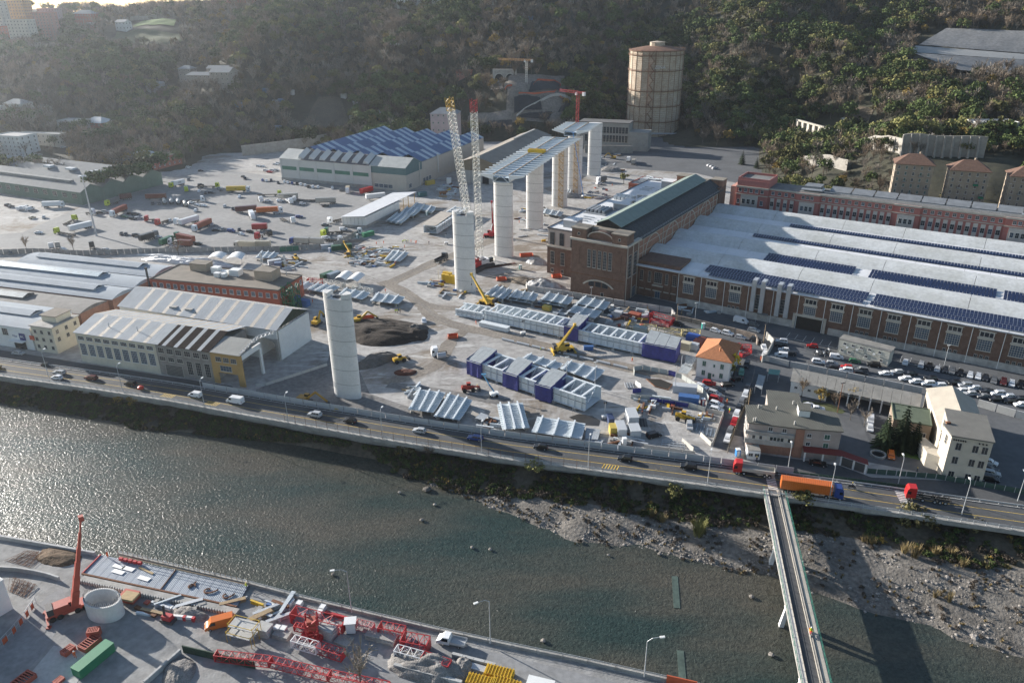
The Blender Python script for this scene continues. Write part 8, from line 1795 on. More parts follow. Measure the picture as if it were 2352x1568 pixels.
def loader(p,rz,m,label,tele=False):
 th=tg('telehandler' if tele else 'wheel_loader',label,'loader',p);q=Matrix.Rotation(rz,3,'Z');f=lambda x,y,z:p+q@Vc((x,y,z))
 for x in(-1.4,1.4):
  for s in(-1,1):MB().tube(f(x,s*.85,.7),f(x,s*1.25,.7),.7,12).build('wheel',brb,th)
 b=MB();b.box(f(-1.2,0,1.4),(2.2,1.5,1.1),rz);b.box(f(.8,0,1.0),(2,1.1,.6),rz);b.build('body',m,th);b=MB();b.box(f(.1,.35 if tele else 0,2.1),(1.3,1.2,1.5),rz);c=b.build('cab',m,th);MB().box(f(.1,.35 if tele else 0,2.25),(1.34,1.24,.9),rz).build('window',cgl,c)
 b=MB()
 if tele:b.beam(f(-2.0,-.4,2.3),f(3.4,-.4,1.4),.4,.45);b.beam(f(3.4,-.4,1.5),f(3.5,-.4,.5),.9,.2)
 else:b.beam(f(.8,.5,1.5),f(2.8,.5,.9),.2,.3);b.beam(f(.8,-.5,1.5),f(2.8,-.5,.9),.2,.3)
 b.build('lift_arm',m,th);MB().box(f(3.4,0,.6),(.8,2.3,.9),rz).build('bucket' if not tele else 'fork_carriage',dks,th);return th
loader(T21(1285,195),R(35),cat_y,'yellow wheel loader working below the grey soil bank');loader(T22(1530,715),R(-20),cat_y,'yellow telehandler parked near the steel frames',True);loader(T21(1905,455),R(10),M('machine_red',(.42,.06,.04),.5,var=.1),'red telehandler near the first blue shed',True);loader(T11(358,805),R(120),cat_y,'yellow backhoe loader by the prefab huts')
bs_=K5(640,415);mcr(bs_,R(15),K5(612,402,2.2),PY((1750+703/1.28)*.57422,(1080+280/1.28)*.57422,bs_.y+9),M('crane_mid_yellow',(.58,.37,.05),.5,var=.1),'yellow mobile crane reaching over the single blue shed',secs=4,r=.5)
bs_=K5(262,176);mcr(bs_,R(150),K5(258,172,2.2),PY((1750+173/1.28)*.57422,(1080+22/1.28)*.57422,bs_.y+4),_M['crane_mid_yellow'],'yellow mobile crane leaning beside the second tall pier',secs=4,r=.5)
bs_=T11(832,765);mcr(bs_,R(100),T11(845,735,2),PY(*UV(1,1,786,645),bs_.y+6),cat_y,'small yellow crane at the edge of the scrap heap',secs=3,r=.4,size=.75)
bs_=T11(2110,600);mcr(bs_,R(170),T11(2125,545,2.2),PY(*UV(1,1,2112,285),bs_.y+2),cr_red,'red mobile crane with upright boom behind second pier',secs=5,r=.45)
def boom_lift(base,elbow,tip,m,label,body=wht):
 th=tg('boom_lift',label,'boom lift',base);MB().box(up(base,.9),(2.6,1.8,.9),.3).build('chassis',body,th)
 for x in(-.9,.9):
  for s in(-1,1):b=MB();c=base+Vc((x,s*.9,.45));b.tube(c-Vc((0,.2,0)),c+Vc((0,.2,0)),.45,10);b.build('wheel',brb,th)
 MB().beam(up(base,1.6),elbow,.3,.35).build('lower_boom',m,th);MB().beam(elbow,tip,.24,.28).build('upper_boom',m,th);b=MB();b.box(up(tip,.3),(1.6,.9,.12));[b.tube(tip+Vc((x,y,.3)),tip+Vc((x,y,1.4)),.04,4)for x in(-.75,.75)for y in(-.4,.4)];b.build('basket',m,th);return th
lb=M('lift_blue',(.08,.25,.42),.5,var=.1);bs_=T21(2135,500);boom_lift(bs_,PY(*UV(2,1,2090,400),bs_.y+1),PY(*UV(2,1,2040,312),bs_.y+3),lb,'white and blue boom lift reaching to the blue tarpaulin sheds')
bs_=T12(645,245);boom_lift(bs_,PY(*UV(1,2,640,225),bs_.y),PY(*UV(0,2,548,1195),bs_.y-6),M('lift_bright_blue',(.03,.17,.45),.5,var=.1),'tall bright blue boom lift reaching to the far deck')
def lorry2(fn,r,f,*a,**k):A,B=fn(*r),fn(*f);return lry((A+B)/2,ang(A,B),*a,**k)
lorry2(T21,(1705,130),(1580,145),'tractor','white',None,'small white tanker lorry beside a concrete post',None);o=lorry2(T11,(1600,850),(1700,800),'flatbed','dark','dark','dark tipper lorry left of the second tall pier',None,L_=6.)
th=tg('tank_body','silver tank mounted on the small white tanker lorry','tank',T21(1655,132));MB().tube(T21(1625,138,2),T21(1700,130,2),1.0,12).build('drum',PA['silver'],th)
lorry2(T12,(845,100),(780,110),'rigid','white','grey','white concrete mixer lorry on the ramp beyond the wing',None,L_=5.);lorry2(T(0,2,0,0)and T02,(1035,1465),(1050,1440),'rigid','white','white','white box lorry on the ramp road',None,L_=5.);lorry2(T02,(1070,1495),(1105,1455),'rigid','white','beige','second white lorry queuing on the ramp road',None,L_=5.);lorry2(T02,(1215,1335),(1100,1330),'rigid','white','white','white bus passing below the gasholder',None,L_=10.)
for x,y in((780,130),(1765,1490),(1790,1500),(1810,1515)):car(T12(x,y)if y<400 else T02(x,y),.5,'suv' if y<400 else 'hatchback','white','near the ramp road beyond the brick wing','cars by the ramp road')
blu=M('container_blue',(.05,.13,.32),.6,var=.1);dgr=M('container_dark_green',(.02,.09,.05),.6,var=.12);gry=M('cabin_grey',(.46,.48,.5),.6,var=.06);redc2=M('container_red',(.30,.08,.05),.7,var=.12);yelc=M('cabin_yellow',(.5,.38,.08),.6,var=.1);tea=M('portaloo_teal',(.02,.25,.22),.5,var=.05);blp=M('portaloo_blue',(.04,.2,.5),.5,var=.05);rdp=M('portaloo_red',(.5,.05,.04),.5,var=.05)
hr=HA
for fn,x,y,d,rz,m,l in((T22,1580,565,(6.2,2.4,2.6),phead(T22,1500,560,1,.13),blu,'blue container with rusty corrugated roof by the pit'),(T22,1545,465,(7.5,2.6,2.5),phead(T22,1500,560,1,.1),gry,'grey hut with white ribbed roof by the pit'),(T22,1072,720,(3.0,6.0,2.7),0.05,gry,'tall white cabin in the road-side compound'),(T22,972,830,(2.6,5.4,2.6),.05,gry,'white cabin with two windows in the compound'),(T22,1095,850,(3.0,4.4,2.6),.05,gry,'grey roofed cabin beside the two white ones'),(T22,905,830,(2.2,3,2.4),.05,yelc,'small yellow cabin in the compound'),(T22,880,740,(1.6,3.4,2.2),.1,M('crate_navy',(.03,.05,.12),.6,var=.1),'navy steel cupboard behind the yellow cabin'),(T22,685,85,(3.4,1.4,1.4),.0,blu,'blue tool chest under the long box girder'),(T11,640,965,(6.5,2.5,2.4),phead(T11,600,950,1,-.35),dgr,'dark green skip beside white canopies'),(T11,700,965,(6.2,2.5,2.5),phead(T11,600,950,1,-.35),M('container_slate',(.2,.26,.32),.6,var=.1),'slate blue container beside white canopies'),(T11,1005,590,(6.5,2.5,2.2),phead(T11,960,580,1,-.25),grn,'green skip with orange rim by the lean-to'),(T11,735,715,(6,2.4,2.4),phead(T11,700,710,1,-.1),dgr,'dark green container against the lorry park fence'),(T11,815,705,(5,2.4,2.4),phead(T11,700,710,1,-.1),dgr,'second dark green container behind the small crane'),(T11,640,705,(6,2.6,2.3),phead(T11,700,710,1,-.1),gry,'pale open hut along the lorry park fence'),(T11,1490,235,(5.5,3,2.6),.6,M('container_teal',(.03,.12,.14),.6,var=.1),'dark teal container by the warehouse corner'),(T11,1560,130,(7,2.5,2.6),.8,yelc,'yellow container under blue ones at the warehouse side'),(T11,1730,120,(3,3,3.6),.0,wht,'white silo bin beside the warehouse side'),(T11,410,1210,(7,2.6,2.6),phead(T11,340,1200,1,.15),blu,'blue and white site cabin behind the road-side pier'),(T11,360,1180,(3.5,2.6,2.6),phead(T11,340,1200,1,.15),blu,'short blue site cabin beside the green tower'),(T11,170,850,(6,2.6,2.6),phead(T11,100,850,1,-.15),gry,'pale prefab hut behind the red works'),(T11,200,870,(3,2.4,2.4),.1,M('crate_slate',(.1,.15,.25),.6,var=.1),'slate blue box beside prefab hut'),(T11,1680,215,(5,2,1.6),.5,M('rust_box',(.25,.12,.05),.8,var=.2),'rusty steel tray pile behind the lean-to')):
 crt(fn,x,y,d,rz,m,l)
KA=CRP(2550,1000,2.904)
for x,y,d,rz,m,l in((555,1150,(3.6,2.6,2.7),hr,M('cabin_cream',(.55,.5,.36),.7,var=.05),'cream cabin beside the largest blue shed'),(655,1150,(3,2.4,2.2),hr,gry,'grey ribbed bin beside the cream cabin'),(640,1060,(4.4,3,2.6),hr,M('tarp_bright',(.04,.1,.35),.6,var=.15),'bright blue tarpaulin cover behind the cream cabin'),(715,1105,(3,5,2.4),hr,redc2,'rust red container behind the white villa'),(30,960,(5,2.6,2.4),hr,M('crate_greygreen',(.25,.3,.3),.7,var=.1),'grey green cover behind the largest blue shed')):crt(KA,x,y,d,rz,m,l)
for x,y,d,m,l in((925,240,(3.2,2.4,2.4),gry,'grey cabin with blue sacks on top behind girder'),(1010,240,(4.4,3.0,1.6),redc2,'red brown steel tray behind the long girder'),(960,250,(3,2.6,1.5),M('tray_dark',(.1,.05,.05),.8,var=.2),'dark red tray behind the long girder'),(560,205,(3.4,2,1.8),yelc,'yellow and blue generator between wing panels')):crt(K5,x,y,d,hr,m,l)
for fn,x,y,m,l in((T22,1708,580,rdp,'red portable toilet by the pit fence'),(T22,2020,1035,blp,'blue portable toilet beside the flat roofed office'),(T12,1712,1420,tea,'teal portable toilet by the lane wall'),(T11,908,612,tea,'teal portable toilet behind the lorry fence'),(T11,1530,405,tea,'teal portable toilet by the wing panels'),(T12,75,890,tea,'teal portable toilet by the sheeted heap'),(T11,660,738,blp,'blue portable toilet along the lorry park fence'),(T22,1005,935,wht,'white portable toilet in the road-side compound')):p=fn(x,y);th=tg('portable_toilet',l,'toilet',p);MB().box(up(p,1.1),(1.15,1.15,2.1),.1).build('cabin',m,th);MB().box(up(p,2.2),(1.2,1.2,.12),.1).build('roof',wht,th);MB().box(up(p,1.0)+Vc((0,-.59,0)),(.7,.04,1.8),.1).build('door',wht,th)
p=T22(2160,1065);th=tg('gate_hut','white gate hut with dark ribbed roof beside the road','hut',p);P=rect(p+Vc((-1.7,0,0)),p+Vc((1.6,-.5,0)),3.4);wls(th,P,0,2.7,wht);MB().prism(P,2.7,2.9).build('roof',grb,th);fcd(th,P[0],P[1],2,[1.0],1.3,1.1)
for fn,q,l in((T11,((700,975),(800,985),(872,925),(775,915)),'white curved canopy beside the slate container'),(T11,((800,990),(905,1000),(980,940),(880,927)),'white curved canopy next to its twin'),(T10,((1858,790),(1985,795),(2035,748),(1905,745)),'white curved canopy behind the red works'),(T10,((2025,795),(2165,800),(2200,750),(2080,746)),'white curved canopy next to the shed roofs')):
 P=[fn(x,y,3.0)for x,y in q];th=tg('canopy',l,'canopy',at((P[0]+P[2])/2,0));n=8
 for k in range(n):t0,t1=k/n,(k+1)/n;f=lambda t:lq(P[0],P[1],t)+Vc((0,0,1.1*math.sin(math.pi*t)));g=lambda t:lq(P[3],P[2],t)+Vc((0,0,1.1*math.sin(math.pi*t)));MB().slab([f(t0),f(t1),g(t1),g(t0)],.06).build('roof_panel',wht,th)
 for p in P:MB().tube(at(p,0),p,.07,5).build('post',sgy,th)
for fn,q,z,m,l in((T23,((0,300),(98,312),(112,268),(10,256)),2.8,M('teal_roof',(.10,.25,.22),.6,var=.1,wave=1),'teal carport roof in the yard behind the lane wall'),(T22,((2180,410),(2240,440),(2270,320),(2210,305)),2.6,shr,'blue grey carport roof along the lane'),(T22,((1545,215),(1610,235),(1655,160),(1560,130)),2.0,shr,'corrugated lean-to roof beside the white villa'),(T22,((1490,285),(1570,305),(1625,235),(1530,210)),1.6,shr,'lower corrugated roof beside the white villa'),(T22,((655,880),(770,890),(795,800),(665,780)),.8,sheet_w,'corrugated sheet laid on the compound ground'),(T22,((625,915),(800,945),(820,895),(660,885)),.5,sheet_w,'second corrugated sheet by the road fence'),(T12,((2190,1290),(2294,1310),(2294,1270),(2215,1248)),3.4,grb,'grey canopy roof against the brick sheds'),(T13,((640,1510),(900,1560),(930,1520),(680,1490)),3.0,M('dark_canopy',(.03,.03,.035),.8,var=.1),'dark canopy roof behind the prefab offices'),(K6,((395,250),(455,275),(475,262),(430,240)),1.4,sheet_t,'small tan sheet roof beside the steel panels'),(K6,((448,285),(500,300),(530,270),(485,252)),1.4,sheet_w,'small white sheet roof beside the steel panels')):
 P=[fn(x,y,z)for x,y in q];th=tg('sheet_roof',l,'roof',at((P[0]+P[2])/2,0));n=6
 for k in range(n):t0,t1=k/n,(k+.97)/n;MB().slab([lq(P[0],P[1],t0),lq(P[0],P[1],t1),lq(P[3],P[2],t1),lq(P[3],P[2],t0)],.06).build('roof_sheet',m,th)
 for p in P:MB().tube(at(p,0),p,.06,5).build('post',sgy,th)
th_p=None
for i,(x,y)in enumerate(((1690,1000),(1725,1008),(1755,1012),(1782,1018),(1700,980),(1735,988))):
 p=T11(x,y);th=tg('crane_weights','stack of yellow crane counterweights beside the pier','weights',p,group='yellow counterweight stacks')
 for k in range(6):MB().box(up(p,.3+.62*k),(2.3,1.7,.55),-.2).build('weight',yel,th)
def rack(p,L_,W_,n,rz,label,m=sgy,group='steel frames stacked on the site'):
 th=tg('ladder_rack',label,'frame',p,group=group);r_=Matrix.Rotation(rz,3,'Z')
 for k in range(n):
  c=up(p,.3)+r_@Vc((0,(k-n/2)*W_,0));b=MB()
  for s in(-1,1):b.beam(c+r_@Vc((-L_/2,s*W_*.4,0)),c+r_@Vc((L_/2,s*W_*.4,0)),.14,.2)
  for t in np.linspace(-.48,.48,7):b.beam(c+r_@Vc((L_*t,-W_*.4,0)),c+r_@Vc((L_*t,W_*.4,0)),.1,.12)
  b.build('ladder_frame',m,th)
rack(T22(1445,930),6.5,1.2,3,phead(T22,1400,930,1,.12),'three galvanised ladder frames by the road barriers');rack(T22(1765,830),4.5,1.1,4,phead(T22,1765,830,-.2,1),'blue grey ladder frames in the corner yard',M('frame_bluegrey',(.22,.27,.33),.5,var=.1));rack(T22(1690,790),4.5,1.1,3,phead(T22,1690,790,-.2,1),'taller blue grey frames in the corner yard',_M['frame_bluegrey']);rack(T22(1620,690),5.5,1.2,2,phead(T22,1600,690,1,.25),'galvanised frames behind the yellow telehandler');rack(T22(1180,745),4.5,.9,3,phead(T22,1180,745,.2,1),'dark angled frames beside the white cabins',dks);rack(T22(1060,410),3.6,.9,3,phead(T22,1060,410,.35,1),'grey frames beside the curled blue sheet')
for a,c,w,m,l in(((345,970),(505,985),1.8,crm,'cream lattice section lying beyond the wing panels'),((465,990),(600,1000),2.0,cr_red,'red lattice section between cream ones'),((600,1000),(780,1030),2.0,crm,'cream lattice section behind the wing panel row'),((790,1030),(930,1040),2.0,crm,'cream lattice section near the white canopies'),((870,1055),(1040,1085),1.8,crm,'cream lattice section ending the row'),((1985,820),(2130,790),1.8,crm,'cream lattice section beside the crawler crane')):ltc(T11(*a,1.2),T11(*c,1.2),w,m,l)
for a,c,w,m,l in(((970,285),(1120,300),2.2,M('crane_pale_yellow',(.5,.42,.2),.6,var=.1),'yellow lattice section behind the long box girder'),((1130,310),(1260,320),2.0,_M['crane_pale_yellow'],'yellow lattice section before the lane wall'),((1250,318),(1345,322),2.0,_M['crane_pale_yellow'],'yellow lattice section next to the villa lane'),((1095,230),(1205,265),2.4,cr_red,'bright red lattice section against the white wall'),((1090,260),(1190,280),1.6,cr_red,'second red lattice section lying lower')):ltc(K5(*a,1.3),K5(*c,1.3),w,m,l)
for x0,y0,x1,y1 in((1190,1120,1320,1120),(1200,1220,1310,1170),(1160,1100,1200,1130)):ltc(KA(x0,y0,1),KA(x1,y1,1),1.4,cr_red,'red lattice jib piece behind the white villa',group='red jib pieces behind the villa')
rs=random.Random(3)
scrapm=[st_pale,sgy,st_blue,cn2,rust,yel,blu,redf,wht,wod];SN=['pale steel beam','galvanised beam','blue grey beam','concrete block','rusty beam','yellow spreader','blue crate','red crate','white crate','timber bundle']
def scp(fn,x0,y0,x1,y1,n,where,group):
 for i in range(n):
  k=rs.choices(range(10),[5,5,4,2,2,1,1,1,2,2])[0];p=fn(rs.uniform(x0,x1),rs.uniform(y0,y1));L_=rs.uniform(2,6.5)if k in(0,1,2,4,5,9)else rs.uniform(.9,1.8);W_=rs.uniform(.3,.9)if L_>2 else rs.uniform(.8,1.4);H_=rs.uniform(.3,1.0);rz=rs.choice([-.3,-.35,1.25,.4])+rs.uniform(-.15,.15)
  th=tg(['steel_beam','steel_beam','steel_beam','concrete_block','steel_beam','spreader_beam','crate','crate','crate','timber_bundle'][k],f'{SN[k]} {where}',SN[k].split()[-1],p,group=group);r_=Matrix.Rotation(rz,3,'Z')
  if L_>2:MB().box(up(p,H_/2),(L_,W_*.25,H_),rz).build('web',scrapm[k],th);b=MB();b.box(up(p,H_+.04),(L_,W_,.08),rz);b.box(up(p,.04),(L_,W_,.08),rz);b.build('flange',scrapm[k],th)
  else:MB().box(up(p,H_/2+.1),(L_,W_,H_),rz).build('body',scrapm[k],th);MB().box(up(p,.05),(L_+.1,W_+.1,.1),rz).build('pallet',wod,th)
scp(T11,860,690,1280,870,120,'in the big scrap heap by the white canopies','scrap heap pieces');scp(K5,870,190,1080,290,40,'among the trays behind the long girder','pieces behind the long girder');scp(T11,200,800,440,900,22,'beside the prefab hut and backhoe','pieces by the prefab hut');scp(T11,1640,130,1800,290,34,'in the store beside the big warehouse','pieces by the big warehouse');scp(T12,20,330,330,640,34,'between the second and far piers','pieces between the piers');scp(T12,560,120,860,260,18,'on the ground beyond the white roofed wing','pieces beyond the wing');scp(T22,1100,530,1480,640,22,'in front of the blue sheeted fence','pieces by the pit');scp(T22,880,840,1180,950,18,'in the road-side compound','pieces in the compound');scp(T11,1480,990,1680,1050,12,'on the open ground before the second pier','pieces before the second pier');scp(T31,0,860,320,1010,18,'near the quay parapet pallets','pieces on the near yard');scp(T30,1250,830,2100,960,18,'beside the formwork deck','pieces beside the formwork deck');scp(T11,1650,1080,1900,1140,10,'by the foot of the second pier','pieces at the pier foot');scp(T12,1500,1220,2200,1320,30,'stored against the brick sheds','pieces against the brick sheds');scp(K6,30,100,110,160,8,'beside the silvery wing panels','pieces by the wing panels');scp(K6,505,290,600,350,14,'between the silvery wing panels','pieces by the wing panels');scp(T22,1690,670,1870,720,10,'against the corner yard wall','pieces in the corner yard');scp(K5,280,90,900,260,26,'between the stacked wing panels','pieces between wing panels');scp(T(0,0,0,0)and T02,650,1350,1000,1540,26,'on the rubble below the colonnade','pieces below the colonnade')
for k in range(8):p0,p1=lq(K5(330,358),K5(990,512),k/8),lq(K5(330,358),K5(990,512),(k+.8)/8);th=tg('tube_bundle','bundle of galvanised tubes laid along the dirt track','tubes',at((p0+p1)/2,0),group='tube bundles along the track');[MB().beam(up(p0,.25+.3*j)+Vc((0,.5*i,0)),up(p1,.25+.3*j)+Vc((0,.5*i,0)),.4,.26).build('tube_layer',sgy,th)for i in range(2)for j in range(2)]
for fn,x,y,L_,l in((T11,1000,1335,5,'orange safety net box at the edge of dark soil'),(T11,1765,1500,3.5,'crumpled orange net on the rubble'),(T11,2200,985,4,'orange net near the second pier'),(T12,130,770,6,'orange net along the sheeted heap'),(T12,400,960,4,'orange net by the brick wing foot')):p=fn(x,y);th=tg('orange_net',l,'net',p);[MB().box(up(p+Vc((dx,dy,0)),.6),(L_ if not r_ else.1,.1 if not r_ else 2.4,1.2),.2).build('net_panel',onet,th)for dx,dy,r_ in((0,-1.2,0),(0,1.2,0),(-L_/2,0,1),(L_/2,0,1))]
def pfc(pts,h,m,label,w=2.5,name='site_fence',z0=0.,t=.08,post=None,cat='fence',gap=.03,foot=None):
 th=tg(name,label,cat,at(pts[0],z0))
 for a,c in zip(pts[:-1],pts[1:]):
  n=max(1,int((c-a).length/w))
  for k in range(n):
   p,q=lq(a,c,k/n+gap/n),lq(a,c,(k+1)/n-gap/n);MB().beam(at(p,z0+h/2),at(q,z0+h/2),t,h).build('panel',m,th)
   if post:MB().box(at(p,z0+h/2+.06),(.12,.12,h+.12)).build('post',post,th)
   if foot:MB().beam(at(p,z0+.4),at(q,z0+.4),.55,.8).build('barrier_block',foot,th)
 return th
sheetf=M('fence_sheet',(.44,.45,.46),.6,var=.08)
pf=[Vc((x,float(road_y(x,True))+.1,0))for x in np.linspace(-101,74,40)]
pfc(pf,1.9,sheetf,'long grey sheet fence between road and construction site',2.4,z0=.45,post=sgy)
th=tg('crash_barrier','steel crash barrier along the far side of the road','barrier',(0,float(road_y(0,True))-.7,.45))
for x in np.arange(-200,150,4):
 p,q=Vc((x,float(road_y(x,True))-.75,.45)),Vc((x+4,float(road_y(x+4,True))-.75,.45));MB().beam(up(p,.55),up(q,.55),.08,.32).build('rail',sgy,th);MB().box(up(p,.3),(.1,.12,.6)).build('post',sgy,th)
th=tg('road_railing','grey railing with posts along the river edge of the road','railing',(0,float(road_y(0,False)),.6))
for x in np.arange(-200,150,2.6):
 p,q=Vc((x,float(road_y(x,False))-.1,.62)),Vc((x+2.6,float(road_y(x+2.6,False))-.1,.62));MB().box(up(p,.5),(.1,.14,1.0)).build('post',sgy,th);b=MB();b.beam(up(p,.95),up(q,.95),.06,.1);b.beam(up(p,.55),up(q,.55),.06,.28);b.build('rail',sgy,th)
th=tg('mesh_screen','tall rusty mesh screen posts on the river edge of the road','fence',(-30,float(road_y(-30,False)),.6))
for x in np.arange(-68,30,3.4):
 p,q=Vc((x,float(road_y(x,False))-.25,.6)),Vc((x+3.4,float(road_y(x+3.4,False))-.25,.6));MB().box(up(p,1.4),(.08,.08,2.8)).build('post',rust,th);MB().tube(up(p,2.75),up(q,2.75),.03,4).build('rail',rust,th)
jsy=M('jersey_concrete',(.46,.44,.40),.9,var=.12)
def jrs(pts,label,group=None,h=.9,L_=3.2):
 th_=[]
 for a,c in zip(pts[:-1],pts[1:]):
  n=max(1,int((c-a).length/L_))
  for k in range(n):
   p,q=lq(a,c,k/n),lq(a,c,(k+.96)/n);d=(q-p).normalized();s_=Vc((-d.y,d.x,0));b=MB();rg=[]
   for e in(p,q):rg.append([e-s_*.32,e+s_*.32,up(e+s_*.2,.35),up(e+s_*.1,h),up(e-s_*.1,h),up(e-s_*.2,.35)])
   b.loft(rg);tq(b.build('concrete_barrier',jsy),label,'barrier',group)
jrs([T21(0,415),T21(90,405),T21(640,225)],'grey concrete barrier in the line across the works yard','barriers across the works yard');jrs([T22(1180,955),T22(1645,1020)],'concrete barrier along the compound edge by the road','barriers along the compound');jrs([T22(1525,910),T22(1630,1000)],'concrete barrier standing on the slanted compound side','barriers along the compound',1.3);jrs([T22(1690,855),T22(1790,950),T22(1890,670),T22(1740,640)],'concrete barrier round the corner yard','barriers round the corner yard',1.2)
pfc([T22(x,y)for x,y in((1095,320),(1090,275),(1170,265),(1390,305),(1520,345),(1700,460),(1760,545),(1730,645),(1580,600),(1240,540),(1060,525))],1.7,M('grey_green_sheet',(.42,.44,.42),.7,var=.1),'fence of pale sheets round the excavation pit');pfc([T22(1230,548),T22(1580,605)],1.4,tarp,'blue sheeting hung on the pit fence',4);pfc([T22(1400,312),T22(1470,332)],1.9,tarp,'short blue sheet on the pit fence back side',3)
th=tg('curled_sheet','curled white and blue sheet standing beside the pit','sheet',T22(1120,460));pts_=[T22(x,y)for x,y in((1105,400),(1150,430),(1155,465),(1080,475))];[MB().beam(up(a,.8),up(c,.8),.06,1.6).build('sheet_panel',m_,th)for a,c,m_ in zip(pts_[:-1],pts_[1:],(wht,wht,tarp))]
b=MB();c=T22(1330,390);pit=[T22(x,y)for x,y in((1200,350),(1330,355),(1440,400),(1400,450),(1280,420))];th=tg('excavation_pit','dark sheet piled excavation pit behind the pale fence','pit',c);b.prism(pit,.02,.3);b.build('rim',rust,th);MB().poly([at(lq(p,c,.06),.31)for p in pit]).build('pit_shade',M('pit_dark',(.015,.013,.011),.95,var=.3),th)  # flat black sheet over the rim stands in for the pit's shaded depth
pfc([T10(-100,760),T10(300,745),T10(750,765),T10(1300,745),T10(1800,735),T10(2294,730),T11(220,725),T11(690,700),T11(960,560)],2.6,cn2,'long concrete panel fence round the lorry park',3.2)
pfc([T11(215,735),T11(385,720)],2.4,M('green_mesh',(.05,.17,.11),.7,var=.1),'green mesh panels in the lorry park fence',3)
wallp=M('white_old_wall',(.42,.40,.38),.9,var=.25,scale=.4);pfc([K5(455,85),K5(460,105),K5(640,130),K5(900,175),K5(1195,220),K5(1215,250)],2.4,wallp,'old white plastered wall below the brick hall',4,'yard_wall',t=.4,cat='wall');pfc([T12(1430,1330),T12(1700,1390),T12(2000,1460),T12(2180,1510),T22(2200,50)],1.9,M('rubble_wall',(.27,.22,.18),.95,var=.3,scale=.8,bump=.6,bscale=3),'brick and rubble wall along the lane',4,'yard_wall',t=.45,cat='wall')
pfc([KA(1490,1020),KA(1575,1110),KA(1480,1290),KA(1440,1300)],2.6,M('pale_yard_wall',(.45,.43,.39),.9,var=.12),'pale wall at the lane corner by parked cars',4,'yard_wall',t=.35,cat='wall');pfc([T23(-30,185),T23(190,240),T23(700,340),T23(1380,480)],2.2,plc,'pale wall behind the open shed',5,'yard_wall',t=.35,cat='wall');pfc([T23(1870,590),T23(2210,690),T23(2330,720)],2.4,plc,'pale wall right of the cream wing',4,'yard_wall',t=.35,cat='wall')
pfc([T23(880,1190),T23(1500,1240),T23(2294,1380)],1.5,M('hedge_mesh',(.05,.09,.07),.8,var=.2),'dark mesh fence before the cream tower house',2.2,post=cnc);pfc([T23(30,1180),T23(620,1250),T23(1240,1325)],1.0,M('dark_green_rail',(.05,.1,.07),.7,var=.1),'dark green railing between the two roads',2.2);pfc([T22(2150,480),T22(2020,760),T22(1935,1000)],2.0,M('brown_fence',(.14,.12,.08),.9,var=.2),'brown fence beside the lane of parked cars',2.6)
pfc([T22(1650,300),T22(1740,335),T22(1980,360)],1.3,M('white_fence',(.6,.6,.6),.6,var=.1),'white low fence round the villa front',2.2)
for k in range(20):a=66+k*2.95;b=MB();[b.poly([hl(a+sx,2.2+sy,.032)for sx,sy in((-.07,-2.6),(.07,-2.6),(.07,2.6),(-.07,2.6))])];stc(b.build('bay_marking',white_line))
b=MB();b.poly([hl(66,-.65,.033),hl(130,-.65,.033),hl(130,-.5,.033),hl(66,-.5,.033)]);stc(b.build('bay_marking',white_line))
for x,y in((960,318),(1110,352),(1330,330),(1500,372),(1580,388),(1700,430),(1900,480),(2000,520),(2120,540)):p=T23(x,y);d=Vc((math.cos(hx),math.sin(hx),0));n_=Vc((-d.y,d.x,0));b=MB();b.poly([at(p+d*s*3+n_*t,.033)for s,t in((-1,-.07),(1,-.07),(1,.07),(-1,.07))]);stc(b.build('bay_marking',white_line))
lm=M('faint_marking',(.32,.32,.31),.9,var=.1)
for(x0,y0,x1,y1,n)in((900,520,1400,600,26),(1100,620,1500,660,16),(1900,470,2280,520,18),(1700,200,2200,235,18),(1850,290,2150,330,12)):
 for k in range(n):p=T10(x0+(x1-x0)*k/n,y0+(y1-y0)*k/n);b=MB();d=Vc((.25,.97,0));n_=Vc((.97,-.25,0));b.poly([at(p+d*s*2.6+n_*t,.03)for s,t in((-1,-.07),(-1,.07),(1,.07),(1,-.07))]);stc(b.build('bay_marking',lm))
def road_rect(x,off,L_,w,m,rot=0.):
 y=float(road_y(x,False))+off;h=rh(x)+rot;d=Vc((math.cos(h),math.sin(h),0));n_=Vc((-d.y,d.x,0));p=Vc((x,y,.462));b=MB();b.poly([p-d*L_/2-n_*w/2,p+d*L_/2-n_*w/2,p+d*L_/2+n_*w/2,p-d*L_/2+n_*w/2]);stc(b.build('road_marking',m))
for X0 in(24.2,-96,-112):
 for k in range(6):road_rect(X0+k*.75,2.6,2.3,.28,yellow_line,R(80))
for X0 in(67,97.5):
 for k in range(12):road_rect(X0+(k-6)*.12,1.2+k*.78,2.4,.42,white_line)
def lamp(base,h,d,label,arm=1.6,name='street_lamp',group='street lamps along the road'):
 th=tg(name,label,'lamp',base,group=group);d=Vc((d[0],d[1],0)).normalized()
 MB().tube(base,up(base,h-.8),.12,6,.07).build('pole',sgy,th);b=MB();b.tube(up(base,h-.8),up(base+d*arm*.4,h-.1),.06,5);b.tube(up(base+d*arm*.4,h-.1),up(base+d*arm,h),.05,5);b.build('arm',sgy,th);c=up(base+d*(arm+.35),h);MB().box(c,(.9,.4,.2),math.atan2(d.y,d.x)).build('lamp_head',wht,th);return th
rd=Vc((.28,.96,0))
for fn,x,y,yt in((T20,435,325,120),(T20,1100,462,225),(T20,1835,602,342),(T21,290,740,462),(T21,1135,880,595),(T21,2022,1012,722),(T22,683,1142,842),(T22,1752,1285,982),(T23,548,1425,1142),(T23,1735,1562,1297)):p=fn(x,y,.6);lamp(p,9.6,rd,'grey lamp post rising from the river railing',1.0)
